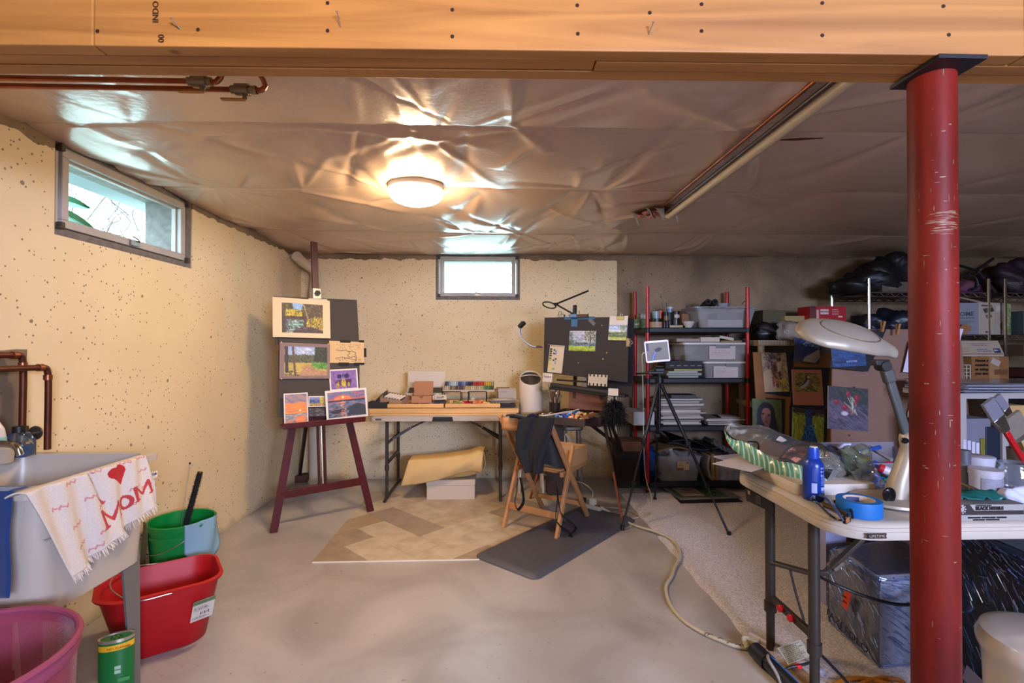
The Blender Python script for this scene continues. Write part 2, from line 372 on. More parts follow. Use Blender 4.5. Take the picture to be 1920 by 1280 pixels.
# ---------------------------------------------------------------- the room
XL,YB,ZC = -1.87,4.77,2.17
XR,YF = 6.4,-2.4
def wall_material(name,split):
    m = bpy.data.materials.new(name);m.use_nodes = True;nt = m.node_tree;N,L = nt.nodes,nt.links;b = N['Principled BSDF']
    b.inputs['Roughness'].default_value = 0.75
    g = N.new('ShaderNodeNewGeometry');sp = N.new('ShaderNodeSeparateXYZ');L.new(g.outputs['Position'],sp.inputs[0])
    def noise(sc,det=4,dist=0):
        n = N.new('ShaderNodeTexNoise');n.inputs['Scale'].default_value = sc;n.inputs['Detail'].default_value = det;n.inputs['Distortion'].default_value = dist
        L.new(g.outputs['Position'],n.inputs['Vector']);return n.outputs['Fac']
    def math_(op,a,c,cl=False):
        n = N.new('ShaderNodeMath');n.operation = op;n.use_clamp = cl
        for i,q in enumerate((a,c)):
            if isinstance(q,(int,float)): n.inputs[i].default_value = q
            else: L.new(q,n.inputs[i])
        return n.outputs[0]
    def mix(f,a,c):
        n = N.new('ShaderNodeMix');n.data_type = 'RGBA';L.new(f,n.inputs[0])
        for i,q in ((6,a),(7,c)):
            if isinstance(q,tuple): n.inputs[i].default_value = (*q,1)
            else: L.new(q,n.inputs[i])
        return n.outputs[2]
    def ramp(f,p0,p1,c0=(0,0,0),c1=(1,1,1)):
        n = N.new('ShaderNodeValToRGB');n.color_ramp.elements[0].position = p0;n.color_ramp.elements[1].position = p1
        n.color_ramp.elements[0].color = (*c0,1);n.color_ramp.elements[1].color = (*c1,1);L.new(f,n.inputs[0]);return n.outputs[0]
    paint = mix(ramp(noise(1.3),.3,.7),hexc('#cdb78e'),hexc('#dcc69c'))
    bare = mix(ramp(noise(2.2,8,.6),.35,.65),hexc('#66533d'),hexc('#887053'))
    # pits of two sizes, thick in some places
    def pits(sc,rad,dens_lo,dens_hi,nsc):
        v = N.new('ShaderNodeTexVoronoi');v.inputs['Scale'].default_value = sc;L.new(g.outputs['Position'],v.inputs['Vector'])
        ns = noise(nsc,2);rnd = N.new('ShaderNodeSeparateColor');L.new(v.outputs['Color'],rnd.inputs[0])
        rr = math_('MULTIPLY',rnd.outputs[0],rad)
        keep = math_('GREATER_THAN',math_('ADD',rnd.outputs[1],math_('MULTIPLY',ns,dens_hi*1.6)),dens_lo+.26)
        wob = math_('MULTIPLY',noise(140,2),rad*.35)
        hit = math_('LESS_THAN',math_('ADD',v.outputs['Distance'],wob),rr)
        return math_('MULTIPLY',hit,keep)
    p1 = pits(24,.30,1.20,1.0,2.0);p2 = pits(62,.36,1.0,1.0,2.6)
    pit = math_('MAXIMUM',p1,p2)
    wob = math_('MULTIPLY',math_('SUBTRACT',noise(9,3),.5),.05)
    if split == 'back':   # painted up to the shelves, bare concrete beyond; ragged strip under the ceiling
        f = math_('GREATER_THAN',math_('ADD',sp.outputs['X'],math_('MULTIPLY',wob,.25)),1.185)
    else:                 # a bare patch behind the copper pipes
        f = math_('MULTIPLY',math_('LESS_THAN',math_('ADD',sp.outputs['Y'],math_('MULTIPLY',wob,.3)),2.02),math_('LESS_THAN',math_('ADD',sp.outputs['Z'],math_('MULTIPLY',wob,.3)),1.265))
    top = math_('GREATER_THAN',math_('ADD',sp.outputs['Z'],math_('MULTIPLY',wob,1.6)),2.115)
    col = mix(math_('MAXIMUM',f,top),paint,bare)
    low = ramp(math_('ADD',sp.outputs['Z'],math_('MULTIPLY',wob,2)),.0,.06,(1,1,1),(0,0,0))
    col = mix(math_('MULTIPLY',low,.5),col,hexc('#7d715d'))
    col = mix(math_('MULTIPLY',pit,.72),col,hexc('#3a2f22'))
    L.new(col,b.inputs['Base Color'])
    h = math_('SUBTRACT',math_('ADD',math_('MULTIPLY',noise(22,5),.35),math_('MULTIPLY',noise(3.0,2),.8)),pit)
    bp = N.new('ShaderNodeBump');bp.inputs['Strength'].default_value = .6;bp.inputs['Distance'].default_value = .008
    L.new(h,bp.inputs['Height']);L.new(bp.outputs['Normal'],b.inputs['Normal'])
    return m
def wall_with_hole(name,m,to,u0,u1,v0,v1,hole=None,thick=0.25,side=-1):
    """wall slab in (u along, v up) with a rectangular hole; 'to' maps (u, depth, v) to the world"""
    mb = MB();us = [u0,u1];vs = [v0,v1]
    cells = [(u0,u1,v0,v1)]
    if hole:
        a,b_,c,d = hole;cells = [(u0,a,v0,v1),(b_,u1,v0,v1),(a,b_,v0,c),(a,b_,d,v1)]
    for a,b_,c,d in cells:
        p = [to(u,t,v) for t in (0,thick) for u,v in ((a,c),(b_,c),(b_,d),(a,d))]
        mb.add(p,[(0,1,2,3),(4,7,6,5),(0,4,5,1),(1,5,6,2),(2,6,7,3),(3,7,4,0)])
    return struct(mb.build(name,m,smooth=False))
WL0,WL1 = atx(107,300,XL).y,atx(352,400,XL).y          # window_1, in the left wall
WLz0,WLz1 = 1.765,2.16
BW0,BW1 = at(817,520,YB).x,at(975,520,YB).x            # window_2, in the back wall
BWz0,BWz1 = at(890,562,YB).z,at(890,475,YB).z
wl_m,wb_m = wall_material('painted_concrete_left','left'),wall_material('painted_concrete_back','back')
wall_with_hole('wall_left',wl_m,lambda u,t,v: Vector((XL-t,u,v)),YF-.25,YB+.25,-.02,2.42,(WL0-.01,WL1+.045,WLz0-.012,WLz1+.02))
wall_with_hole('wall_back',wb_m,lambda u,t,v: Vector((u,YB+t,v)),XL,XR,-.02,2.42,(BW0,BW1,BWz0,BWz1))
plain = mat('plain_concrete','#8b8171',.85,var=.2,vscale=2,bump=.3)
wall_with_hole('wall_right',plain,lambda u,t,v: Vector((XR+t,u,v)),YF-.25,YB+.25,-.02,2.42)
wall_with_hole('wall_front',wb_m,lambda u,t,v: Vector((u,YF-t,v)),XL,XR,-.02,2.42,(1.0,2.50,1.4,2.1))
mb = MB()
for a,b_ in (((1.0,YF-.12,1.4),(1.04,YF-.02,2.1)),((2.46,YF-.12,1.4),(2.5,YF-.02,2.1)),((1.04,YF-.12,1.4),(2.46,YF-.02,1.44)),((1.04,YF-.12,2.06),(2.46,YF-.02,2.1)),((1.73,YF-.1,1.44),(1.77,YF-.04,2.06))): mb.bb(a,b_)
struct(mb.build('window_3',mat('window_white','#b9b0a4',.5),bevel=.004))

# floor: slab, carpet, vinyl planks
def floor_material():
    m = bpy.data.materials.new('smooth_concrete');m.use_nodes = True;nt = m.node_tree;N,L = nt.nodes,nt.links;b = N['Principled BSDF']
    g = N.new('ShaderNodeNewGeometry')
    def noise(sc,det=5,dist=0.0):
        n = N.new('ShaderNodeTexNoise');n.inputs['Scale'].default_value = sc;n.inputs['Detail'].default_value = det;n.inputs['Distortion'].default_value = dist
        L.new(g.outputs['Position'],n.inputs['Vector']);return n.outputs['Fac']
    r = N.new('ShaderNodeValToRGB');L.new(noise(1.7,9,.9),r.inputs[0]);e = r.color_ramp.elements
    e[0].position = .33;e[0].color = (*hexc('#8d8681'),1);e[1].position = .66;e[1].color = (*hexc('#ada7a2'),1)
    r2 = N.new('ShaderNodeValToRGB');L.new(noise(38,3),r2.inputs[0]);e = r2.color_ramp.elements
    e[0].position = .24;e[0].color = (.35,.3,.25,1);e[1].position = .33;e[1].color = (1,1,1,1)
    mx = N.new('ShaderNodeMix');mx.data_type = 'RGBA';mx.blend_type = 'MULTIPLY';mx.inputs[0].default_value = .6
    L.new(r.outputs[0],mx.inputs[6]);L.new(r2.outputs[0],mx.inputs[7]);L.new(mx.outputs[2],b.inputs['Base Color'])
    rr = N.new('ShaderNodeMapRange');rr.inputs['To Min'].default_value = .24;rr.inputs['To Max'].default_value = .4
    L.new(noise(4,4),rr.inputs[0]);L.new(rr.outputs[0],b.inputs['Roughness'])
    bp = N.new('ShaderNodeBump');bp.inputs['Strength'].default_value = .12;bp.inputs['Distance'].default_value = .01
    L.new(noise(16,4),bp.inputs['Height']);L.new(bp.outputs['Normal'],b.inputs['Normal']);return m
fl = MB();fl.bb((XL,YF,-.1),(XR,YB,0));floor = struct(fl.build('floor',floor_material(),smooth=False,base=(0,0,0)))
CEX = 1.10
car = mat('cut_pile_carpet','#ebe0de',.95,var=.35,vscale=130,bump=1.0,bscale=420)
nx,ny = 200,170
def cfn(u,v):
    x = CEX + (XR-CEX)*u*u*.55 + (XR-CEX)*u*.45;y = 1.2+(4.22-1.2)*v
    if u == 0: x += .004*math.sin(v*37)+.003*math.sin(v*91)-.02*v
    z = 0.012 if 0 < u < 1 and 0 < v < 1 else 0
    return Vector((x,y,z + (R.uniform(-.0025,.0025) if z else 0)))
struct(MB().grid(cfn,nx,ny).build('carpet',car,floor))
def clip(poly,x0,y0,x1,y1):
    for ax,lim,sg in ((0,x0,1),(0,x1,-1),(1,y0,1),(1,y1,-1)):
        out = []
        for i in range(len(poly)):
            p,q = poly[i],poly[(i+1) % len(poly)];a,b = (p[ax]-lim)*sg,(q[ax]-lim)*sg
            if a >= 0: out.append(p)
            if a*b < 0: t = a/(a-b);out.append((p[0]+(q[0]-p[0])*t,p[1]+(q[1]-p[1])*t))
        poly = out
        if not poly: return []
    return poly
vin = [mat('vinyl_plank_%s' % k,c,.42,var=.12,vscale=9,col2=c2,bump=.05,stretch=(1,1,1)) for k,c,c2 in
       (('sand','#b3a38b','#9c8a72'),('taupe','#978571','#867565'),('grey','#96897b','#8a7c6c'),('light','#bbae99','#a5967e'),('brown','#927c62','#a08c70'))]
W_,L_ = .215,.645;ca = math.cos(PI/4)
vx0,vx1,vy0,vy1 = -1.09,.42,2.955,4.35;nk = 0
for i in range(-16,17):
    for j in range(-9,10):
        for o_ in (0,1):
            # herringbone cell
            ox = i*W_ + j*L_*2*0.5;oy = i*W_ - j*L_*2*0.5
            if o_ == 0: rc = (ox,oy,ox+L_,oy+W_)
            else: rc = (ox+L_-W_+W_,oy+W_-L_+0.0,ox+L_+W_,oy+W_)
            g_ = .0012;pts = [(rc[0]+g_,rc[1]+g_),(rc[2]-g_,rc[1]+g_),(rc[2]-g_,rc[3]-g_),(rc[0]+g_,rc[3]-g_)]
            pts = [(x*ca-y*ca-.36,x*ca+y*ca+3.47) for x,y in pts]
            pts = clip(pts,vx0,vy0,vx1,vy1)
            if len(pts) < 3: continue
            ar = abs(sum(pts[k][0]*pts[(k+1) % len(pts)][1]-pts[(k+1) % len(pts)][0]*pts[k][1] for k in range(len(pts))))/2
            if ar < .002: continue
            struct(MB().prism(pts,.0005,.003+R.uniform(0,.0006)).build('vinyl_plank',vin[R.choice((0,1,2,3,4,3,0))],floor,smooth=False));nk += 1
print('planks',nk)
a,b_ = atz(587,1053),atz(893,1047);ts = MB();ts.bar((a.x,vy0-.012,.003),(-.10,vy0-.004,.003),.008,.006)
struct(ts.build('trim_1',mat('edge_strip','#d8cdb8',.4)))

# window frames
wfm = mat('window_frame_paint','#a39a90',.55,var=.12,vscale=9);dark = mat('dark_gap','#2a2420',.8)
glass = mat('window_glass','#f4fbff',.02,trans=1.0,ior=1.0,alpha=.12)
def window(name,to,u0,u1,v0,v1,fw,sash):
    """steel basement hopper: outer frame, sash, glass, latch, four hinge clips"""
    def rim(a,b,c,d,w,t0,t1):
        q = MB()
        for r_ in ((a,b,c,c+w),(a,b,d-w,d),(a,a+w,c+w,d-w),(b-w,b,c+w,d-w)):
            p = [to(u,t,v) for t in (t0,t1) for u,v in ((r_[0],r_[2]),(r_[1],r_[2]),(r_[1],r_[3]),(r_[0],r_[3]))]
            q.add(p,[(0,1,2,3),(4,7,6,5),(0,4,5,1),(1,5,6,2),(2,6,7,3),(3,7,4,0)])
        return q
    o = struct(rim(u0,u1,v0,v1,fw,.012,.07).build(name,wfm,smooth=False,bevel=.003))
    lin = rim(u0-.05,u1+.05,v0-.03,v1+.035,.052,.008,.25).build('reveal_liner',mat('reveal_concrete','#6d655e',.85,var=.25,vscale=25),o,smooth=False);struct(lin)
    g = .004
    s = struct(rim(u0+fw+g,u1-fw-g,v0+fw+g,v1-fw-g,sash,0.0,.035).build('sash',wfm,o,smooth=False,bevel=.004))
    a,b,c,d = u0+fw+g+sash,u1-fw-g-sash,v0+fw+g+sash,v1-fw-g-sash
    q = MB();q.add([to(u,.02,v) for u,v in ((a,c),(b,c),(b,d),(a,d))],[(0,1,2,3)]);q.build('pane',glass,s,smooth=False)
    q = rim(a-.002,b+.002,c-.002,d+.002,.012,.028,.05);q.build('glazing_bead',wfm,s,smooth=False)
    m_ = (a+b)/2;q = MB();p = [to(u,t,v) for t in (-.012,0) for u,v in ((m_-.03,c-sash+.004),(m_+.03,c-sash+.004),(m_+.03,c-.004),(m_-.03,c-.004))]
    q.add(p,[(0,1,2,3),(4,7,6,5),(0,4,5,1),(1,5,6,2),(2,6,7,3),(3,7,4,0)])
    q.tube([to(m_-.035,-.02,c+.012),to(m_,-.025,c),to(m_+.025,-.014,c-.008)],.004,6);q.build('latch',mat('latch_metal','#8c867c',.4,.6),s)
    for uu in (u0+.012,u1-.012):
        for vv in (v0+.03,v1-.03): MB().box(to(uu,-.006,vv),(.026,.02,.03)).build('hinge_clip',mat('rusty_clip','#4a3c30',.7,.3),o,bevel=.003)
    return o
window('window_1',lambda u,t,v: Vector((XL-t+.0,u,v)),WL0,WL1,WLz0,WLz1,.022,.035)
window('window_2',lambda u,t,v: Vector((u,YB+t,v)),BW0+.018,BW1-.02,BWz0+.012,BWz1-.012,.018,.03)
# things outside the windows: concrete well lip, leaves, twigs, the neighbour's clapboard gable
well = mat('outside_concrete','#7d8388',.9)
struct(MB().bb((XL-.42,WL0-.5,2.15),(XL-.26,WL1+.5,2.22)).build('trim_2',well,smooth=False))
struct(MB().bb((BW0-.4,YB+.26,2.14),(BW1+.4,YB+.36,2.2)).build('trim_3',well,smooth=False))
lawn = mat('outside_gravel','#8d9287',.95,var=.3,vscale=30)
struct(MB().bb((XL-6,-1,1.55),(XL-.25,YB+5,1.65)).build('ground_outside',lawn,smooth=False))
struct(MB().bb((XL-.25,YB+.25,1.55),(XR,YB+5,1.65)).build('ground_outside_back',lawn,smooth=False))
leafm = mat('outside_leaf','#1d4a2a',.5,var=.2,vscale=20,transl=.5);twig = mat('outside_twig','#3a342f',.9)
sh = thing('leafy_plant','green broad-leaved plant seen outside through the left window','plant',(XL-.55,2.70,1.65))
stem0 = Vector((XL-.55,2.70,1.65));mb = MB();mb.tube([stem0,stem0+Vector((0,.0,.2)),stem0+Vector((.02,.0,.44))],.006,6);mb.build('stem',mat('green_stem','#5a9a50',.6),sh)
for ang,el,L,zz in ((.3,.15,.26,.22),(.9,-.15,.24,.17),(-.4,.2,.22,.24),(1.6,.1,.2,.2),(2.6,0,.2,.16),(.55,-.35,.26,.12),(1.2,-.45,.2,.1),(-1.2,.1,.2,.18)):
    d = Vector((.25*math.sin(ang*2),math.cos(ang),math.sin(el)+.1)).normalized();s0 = stem0+Vector((0,.0,zz+.2));sd = d.cross(Vector((1,0,.3))).normalized()
    def lf(u,v): w = .036*math.sin(PI*min(1,u*.98+.02))**.8;return s0 + d*L*u + sd*w*(v*2-1) + Vector((0,0,-.05*u*u)) + Vector((.012*abs(v*2-1),0,0))
    MB().grid(lf,8,4).build('leaf',leafm,sh)
mb = MB()
for k in range(70):
    p = Vector((XL-R.uniform(.9,1.6),R.uniform(2.8,5.6),R.uniform(1.8,2.3)));q = [p]
    for _ in range(5): q.append(q[-1]+Vector((R.uniform(-.1,.1),R.uniform(-.15,.15),R.uniform(.02,.16))))
    mb.tube(q,(.006,.002),5,3)
stuff(tag(mb.build('shrub_twigs',twig),'tangle of bare pale shrub twigs outside the left window','shrub',kind='stuff'))
nb = thing('neighbour_house','white clapboard house wall outside the small back window','building',(0.3,YB+3.5,1.65))
side = mat('white_clapboard','#e4e7ea',.7)
MB().bb((-3,YB+3.5,1.65),(-.05,YB+3.7,4.5)).build('wall',side,nb,smooth=False)
for k in range(14):
    a = Vector((-.05,YB+3.5,3.15-.12*k));MB().bar(a,a+Vector((2.2,0,-1.35)),.03,.1,(0,-1,.2)).build('siding_board',mat('clapboard_grey','#b9c6c8',.7),nb,smooth=False)

# plastic sheeting ceiling with folds
def ceil_z(x,y):
    z = np.full_like(x,ZC)
    rows = [1.2,2.0,2.80,3.86,4.75]                     # stapled rows, sagging between
    for a,b in zip(rows[:-1],rows[1:]):
        t = np.clip((y-a)/(b-a),0,1);z -= .022*np.sin(PI*t)*((y >= a) & (y < b))
    rg = np.random.default_rng(11)
    for k in range(90):                                     # long soft folds running from staples
        cx_,cy_ = rg.uniform(-1.9,6),rg.choice(rows)+rg.uniform(-.04,.04)
        if k < 62: cx_ = rg.uniform(-1.8,1.9)
        for _ in range(3):
            an = rg.choice((.5,1.5))*PI+rg.normal(0,.75);L = rg.uniform(.35,1.2);w = rg.uniform(.010,.045);am = rg.uniform(.004,.014)*rg.choice((-1,1))
            dx,dy = math.cos(an),math.sin(an);u = (x-cx_)*dx+(y-cy_)*dy;v = -(x-cx_)*dy+(y-cy_)*dx + .05*np.sin(u*3+an)
            ww = w*(.4+1.6*np.clip(u/L,0,1));e = np.clip(u/L,0,1);z += am*np.exp(-(v/ww)**2)*np.sin(PI*e)**.7*(u > 0)*(u < L)
    for s_,a_ in ((1.7,.008),(3.4,.0045),(7.5,.0016)):
        ph = rg.uniform(0,6,8)
        z += a_*(np.sin(x*s_+ph[0]+1.7*np.sin(y*s_*.8+ph[1]))+np.sin(y*s_*1.2+ph[2]+1.4*np.sin(x*s_*.7+ph[3])))*.5
    for ry in (2.0,2.80,3.86): z += .006*np.exp(-((y-ry-.01*np.sin(x*2.3))/.008)**2)
    return z
nx,ny = 520,300;xs = np.concatenate([np.linspace(XL,2.0,380),np.linspace(2.02,XR,141)]);ys = np.linspace(1.12,YB,ny+1)
X_,Y_ = np.meshgrid(xs,ys);Z_ = ceil_z(X_,Y_)
Z_ = np.minimum(Z_,2.185)
for (u0,u1) in ((BW0,BW1),): pass
def plastic():
    m = mat('plastic_sheeting','#c6ab95',.24,var=.08,vscale=1.5,bump=.12,bscale=40,spec=1.0);b = m.node_tree.nodes['Principled BSDF']
    b.inputs['Metallic'].default_value = .08;return m
cb = MB();cb.v = [Vector((float(a),float(b),float(c))) for a,b,c in zip(X_.ravel(),Y_.ravel(),Z_.ravel())]
k = nx+1;cb.f = [(j*k+i,j*k+i+1,(j+1)*k+i+1,(j+1)*k+i) for j in range(ny) for i in range(nx)]
struct(cb.build('ceiling',plastic(),smooth=True,angle=3))
struct(MB().bb((XL,YF,2.4),(XR,YB,2.44)).build('ceiling_deck',mat('subfloor_wood','#8a6237',.8,var=.3),smooth=False))
jm = mat('joist_wood','#9a6c3c',.75,var=.25,vscale=8,stretch=(.15,3,3))
for k in range(7):
    y = 1.0-.41*(k+1)+.2;struct(MB().bb((XL,y-.02,2.17),(XR,y+.02,2.4)).build('ceiling_joist',jm,smooth=False))
# the triple beam, slightly skewed to the room
def beam_wood():
    m = bpy.data.materials.new('beam_fir');m.use_nodes = True;nt = m.node_tree;N,L = nt.nodes,nt.links;b = N['Principled BSDF'];b.inputs['Roughness'].default_value = .55
    tc = N.new('ShaderNodeTexCoord');mp = N.new('ShaderNodeMapping');mp.inputs['Scale'].default_value = (.35,6,6);L.new(tc.outputs['Object'],mp.inputs[0])
    n = N.new('ShaderNodeTexNoise');n.inputs['Scale'].default_value = 3.0;n.inputs['Detail'].default_value = 8;n.inputs['Distortion'].default_value = 1.2;L.new(mp.outputs[0],n.inputs[0])
    r = N.new('ShaderNodeValToRGB');e = r.color_ramp.elements;e[0].position = .3;e[0].color = (*hexc('#8c5824'),1);e[1].position = .72;e[1].color = (*hexc('#bd8240'),1);L.new(n.outputs[0],r.inputs[0])
    v = N.new('ShaderNodeTexVoronoi');v.inputs['Scale'].default_value = 3.2;mp2 = N.new('ShaderNodeMapping');mp2.inputs['Scale'].default_value = (.8,1,1.6);L.new(tc.outputs['Object'],mp2.inputs[0]);L.new(mp2.outputs[0],v.inputs[0])
    r2 = N.new('ShaderNodeValToRGB');e = r2.color_ramp.elements;e[0].position = .02;e[0].color = (.25,.1,.03,1);e[1].position = .045;e[1].color = (1,1,1,1);L.new(v.outputs['Distance'],r2.inputs[0])
    mx = N.new('ShaderNodeMix');mx.data_type = 'RGBA';mx.blend_type = 'MULTIPLY';mx.inputs[0].default_value = .9;L.new(r.outputs[0],mx.inputs[6]);L.new(r2.outputs[0],mx.inputs[7]);L.new(mx.outputs[2],b.inputs['Base Color'])
    bp = N.new('ShaderNodeBump');bp.inputs['Strength'].default_value = .15;bp.inputs['Distance'].default_value = .005;L.new(n.outputs[0],bp.inputs['Height']);L.new(bp.outputs[0],b.inputs['Normal']);return m
bw = beam_wood()
beam = bpy.data.objects.new('trim_4',None);C.objects.link(beam);beam['kind'] = 'structure'
beam.location = (0,1.05,1.916);beam.rotation_euler = (0,0,-.014);WM[beam] = Matrix()
def ply(name,x0,x1,y0,y1,dz=0): return struct(MB().bb((x0,y0,dz),(x1,y1,.237)).build(name,bw,beam,smooth=False,bevel=.003))
sx = at(165,60,1.05).x
ply('beam_board',-2.0,sx,.0,.037);ply('beam_board',sx+.002,1.16,.0,.037,.0);ply('beam_board',1.162,6.3,.0,.037)
jx = at(1115,120,1.1).x
ply('beam_board',-2.0,jx-.001,.040,.078,.002);ply('beam_board',jx+.001,6.3,.040,.078,.0)
ply('beam_board',-2.0,6.3,.081,.119,.001)
nailm = mat('nail_steel','#9a9080',.4,.7)
for px,py,bx,bz in ((333,38,.006,.012),(637,36,.001,.02),(1215,55,-.004,.014)):
    p = at(px,py+12,1.05)-Vector((0,1.05,1.916));MB().cyl(p,p+Vector((-bx*1.2,-.018,bz)),.0013,n=6).cyl(p+Vector((-bx*1.2,-.018,bz)),p+Vector((-bx*1.25,-.019,bz+.001)),.003,n=8).build('nail',nailm,beam)
holes = MB()
for px,py in ((175,52),(367,51),(613,3),(613,55),(848,18),(848,68),(1082,12),(1083,65),(1313,12),(1313,62),(1536,12),(1536,72),(1758,20),(1768,73),(1217,27)):
    p = at(px,py,1.05)-Vector((0,1.05,1.916));holes.lathe([(.0042,0),(.0001,.0001)],p+Vector((0,-.0012,0)),8,rot=Matrix.Rotation(PI/2,3,'X'))
stuff(holes.build('nail_hole',mat('hole_black','#2b1509',.9),beam))
p = at(292,78,1.05)-Vector((0,1.0515,1.916))
for s_,dx,dz in (('00',.012,.003),('INDO',0.0,.045)):
    text(s_,Matrix.Translation(p+Vector((dx-.005,-.0004,dz))) @ Matrix.Rotation(PI/2,4,'Z') @ Matrix.Rotation(0,4,'X') if False else frame(p+Vector((dx,-.001,dz)),(0,0,1),(-1,0,0)),.018,mat('stamp_ink','#3a1c0c',.8),beam,'stamp',depth=.0002)
# steel lally column under the beam
colm = mat('column_red_oxide','#6e1a10',.5,var=.22,vscale=5,col2='#4c110b',bump=.12,bscale=20,stretch=(2,2,.5),spec=.18)
cc = at(1750,640,1.115);cc.z = 0
lc = thing('support_column','round red painted steel column holding up the wooden beam','column',cc)
MB().cyl(cc+Vector((0,0,.008)),cc+Vector((0,0,1.908)),.046,n=40).build('shaft',colm,lc)
MB().bb((cc.x-.06,1.03,1.906),(cc.x+.05,1.165,1.9155)).build('cap_plate',mat('black_steel','#262122',.5,.3),lc,smooth=False,bevel=.001)
MB().box(cc+Vector((0,0,.004)),(.18,.18,.008)).build('base_plate',mat('black_steel'),lc)
sc_ = MB();ch = mat('scraped_paint','#86684f',.6,.2)
for k in range(120):
    a = R.uniform(-2.9,-.5);z = R.choice((R.uniform(1.53,1.585),R.uniform(.6,1.9),R.uniform(1.0,1.9)));w = R.uniform(.05,.35);h = R.uniform(.0006,.0022)
    if R.random() < .45: w,h = R.uniform(.01,.04),R.uniform(.003,.014)
    if 1.53 < z < 1.585: w = R.uniform(.3,.9);a = R.uniform(-2.3,-1.3);h = R.uniform(.0005,.0012)
    vs = [];
    for i in range(5):
        t = a+w*(i/4-.5);wob = R.uniform(.2,1)*h*(1 if 0 < i < 4 else .1)
        for s_ in (-1,1): vs.append(cc+Vector((math.cos(t)*.0463,math.sin(t)*.0463,z+s_*wob)))
    sc_.add(vs,[(2*i,2*i+2,2*i+3,2*i+1) for i in range(4)])
stuff(sc_.build('paint_chip',ch,lc))
# dome lamp
dl = at(780,350,2.73);dl.z = 2.155
lm = thing('ceiling_lamp','round white glowing dome lamp mounted on the plastic ceiling','ceiling lamp',dl)
MB().lathe([(.0,.02),(.152,.02),(.153,-.014),(.15,-.018),(.0,-.018)],dl,36).build('base_ring',mat('lamp_white','#f4ece0',.4),lm)
em = mat('lit_diffuser','#ffd9a8',.5,emit=DOME_GLOW)
MB().lathe([(.149,-.018),(.147,-.042),(.125,-.068),(.085,-.084),(.04,-.091),(.0001,-.093)],dl,20).build('diffuser',em,lm)
# copper supply pipes with two valves, high on the left
cop = mat('copper_dull','#9a5a3a',.35,.85,var=.25,vscale=14);brs = mat('valve_brass','#8f8468',.4,.8)
pk = 'copper pipe running under the ceiling at left, '
for nm,y1,y2,xe,vx,out,zz in (('farther from beam' if 0 else 'a',166,160,405,375,(427,142),.0),('b',178,173,490,455,(478,140),.0)):
    Yp = 1.50 if nm == 'a' else 1.56
    p0 = at(-60,y1,Yp);p0.x = XL+.02;p1 = at(xe,y2,Yp);p0.z = p1.z = 2.075
    p1 = Vector((p1.x,Yp,2.075)) if nm == 'a' else Vector((p1.x,Yp,2.083));p0.z = p1.z
    t_ = thing('copper_pipe','upper copper water pipe with short brass valve, nearer the beam' if nm == 'a' else 'lower copper water pipe, longer, ending farther right under the ceiling','pipe',p0)
    MB().tube([p0,p1-Vector((.02,0,0)),p1,p1+Vector((.012,.0,.012)),p1+Vector((.05 if nm == 'a' else -.02,-.04,.07)),p1+Vector((.06 if nm == 'a' else -.05,-.1,.12))],.0085,10,3).build('tube',cop,t_)
    v0 = at(vx,160,Yp);v0.z = p1.z
    MB().cyl(v0-Vector((.035,0,0)),v0+Vector((.035,0,0)),.013,n=8).cyl(v0-Vector((.02,0,0)),v0+Vector((.02,0,0)),.019,n=14).cyl(v0+Vector((.01,0,0)),v0+Vector((.01,-.008,-.034)),.007,n=8).build('valve_body',brs,t_)
    MB().box(v0+Vector((-.025,-.006,-.034)),(.075,.016,.005)).build('valve_handle',mat('valve_handle_orange','#a06a22',.5),t_,bevel=.002)
    MB().lathe([(.012,-.006),(.013,0),(.012,.006)],p1-Vector((.02,0,0)),12,rot=Matrix.Rotation(PI/2,3,'Y')).build('fitting',brs,t_)
# pipes that run away along the ceiling on the right, into a torn hole
pe = at(1245,402,3.08)
def run(name,label,px,py,r,m,sag=0):
    e = at(px,py,3.05);t_ = MB().tube([Vector((e.x,1.17,e.z)),Vector((e.x,3.03,e.z)),Vector((e.x-.02,3.12,e.z+.05))],r,14,1);return tag(t_.build(name,m),label,'pipe')
run('drain_pipe','thick white plastic pipe running back along the ceiling',1253,407,.019,mat('old_pvc','#a89880',.45))
run('dark_pipe','thin dark pipe between the copper and white ceiling pipes',1248,399,.0095,mat('dark_pipe','#4a3f3c',.35,.6))
run('copper_pipe','thin shiny copper pipe left of the white ceiling pipe',1240,391,.0075,cop)
hole_c = Vector((pe.x-.03,3.10,2.135));tn = MB();hp = [(-.17,.03),(-.02,.1),(.0,.02),(.12,.06),(.14,.0),(.05,-.1),(-.06,-.12)]
tn.prism([(x,y) for x,y in hp],0,.002,Matrix.Translation(hole_c));torn = struct(tn.build('trim_5',mat('torn_hole_wood','#4a2214',.9,var=.4,vscale=30)))
fb = MB()
for k in range(26):
    c_ = hole_c+Vector((R.uniform(-.12,.08),R.uniform(-.09,.05),R.uniform(-.035,0)));fb.lathe([(.001,-.015),(.016,-.007),(.02,.003),(.001,.014)],c_,7,sx=R.uniform(.6,1.3),sy=R.uniform(.6,1.3))
stuff(fb.build('insulation_tuft',mat('pink_insulation','#b0705f',.95,var=.3,vscale=60,bump=1,bscale=120),torn))
fp = MB();scr = mat('plastic_scrap','#9c968b',.3,spec=.8)
for (x,y,L,w,a) in ((-.16,.02,.12,.03,-.9),(-.03,-.1,.11,.07,-1.1),(.06,-.08,.09,.025,.3),(.12,.02,.07,.02,.9),(-.1,-.08,.1,.02,-.2)):
    fp.grid(lambda u,v: hole_c+Vector((x+L*u*math.cos(a)*.5+w*(v-.5)*(1-u),y+L*u*math.sin(a)*.3,-L*u*.75+.01*math.sin(u*5))),6,3)
stuff(fp.build('torn_flap',scr,torn))
sl = at(1500,278,2.0);sl.z = 2.14
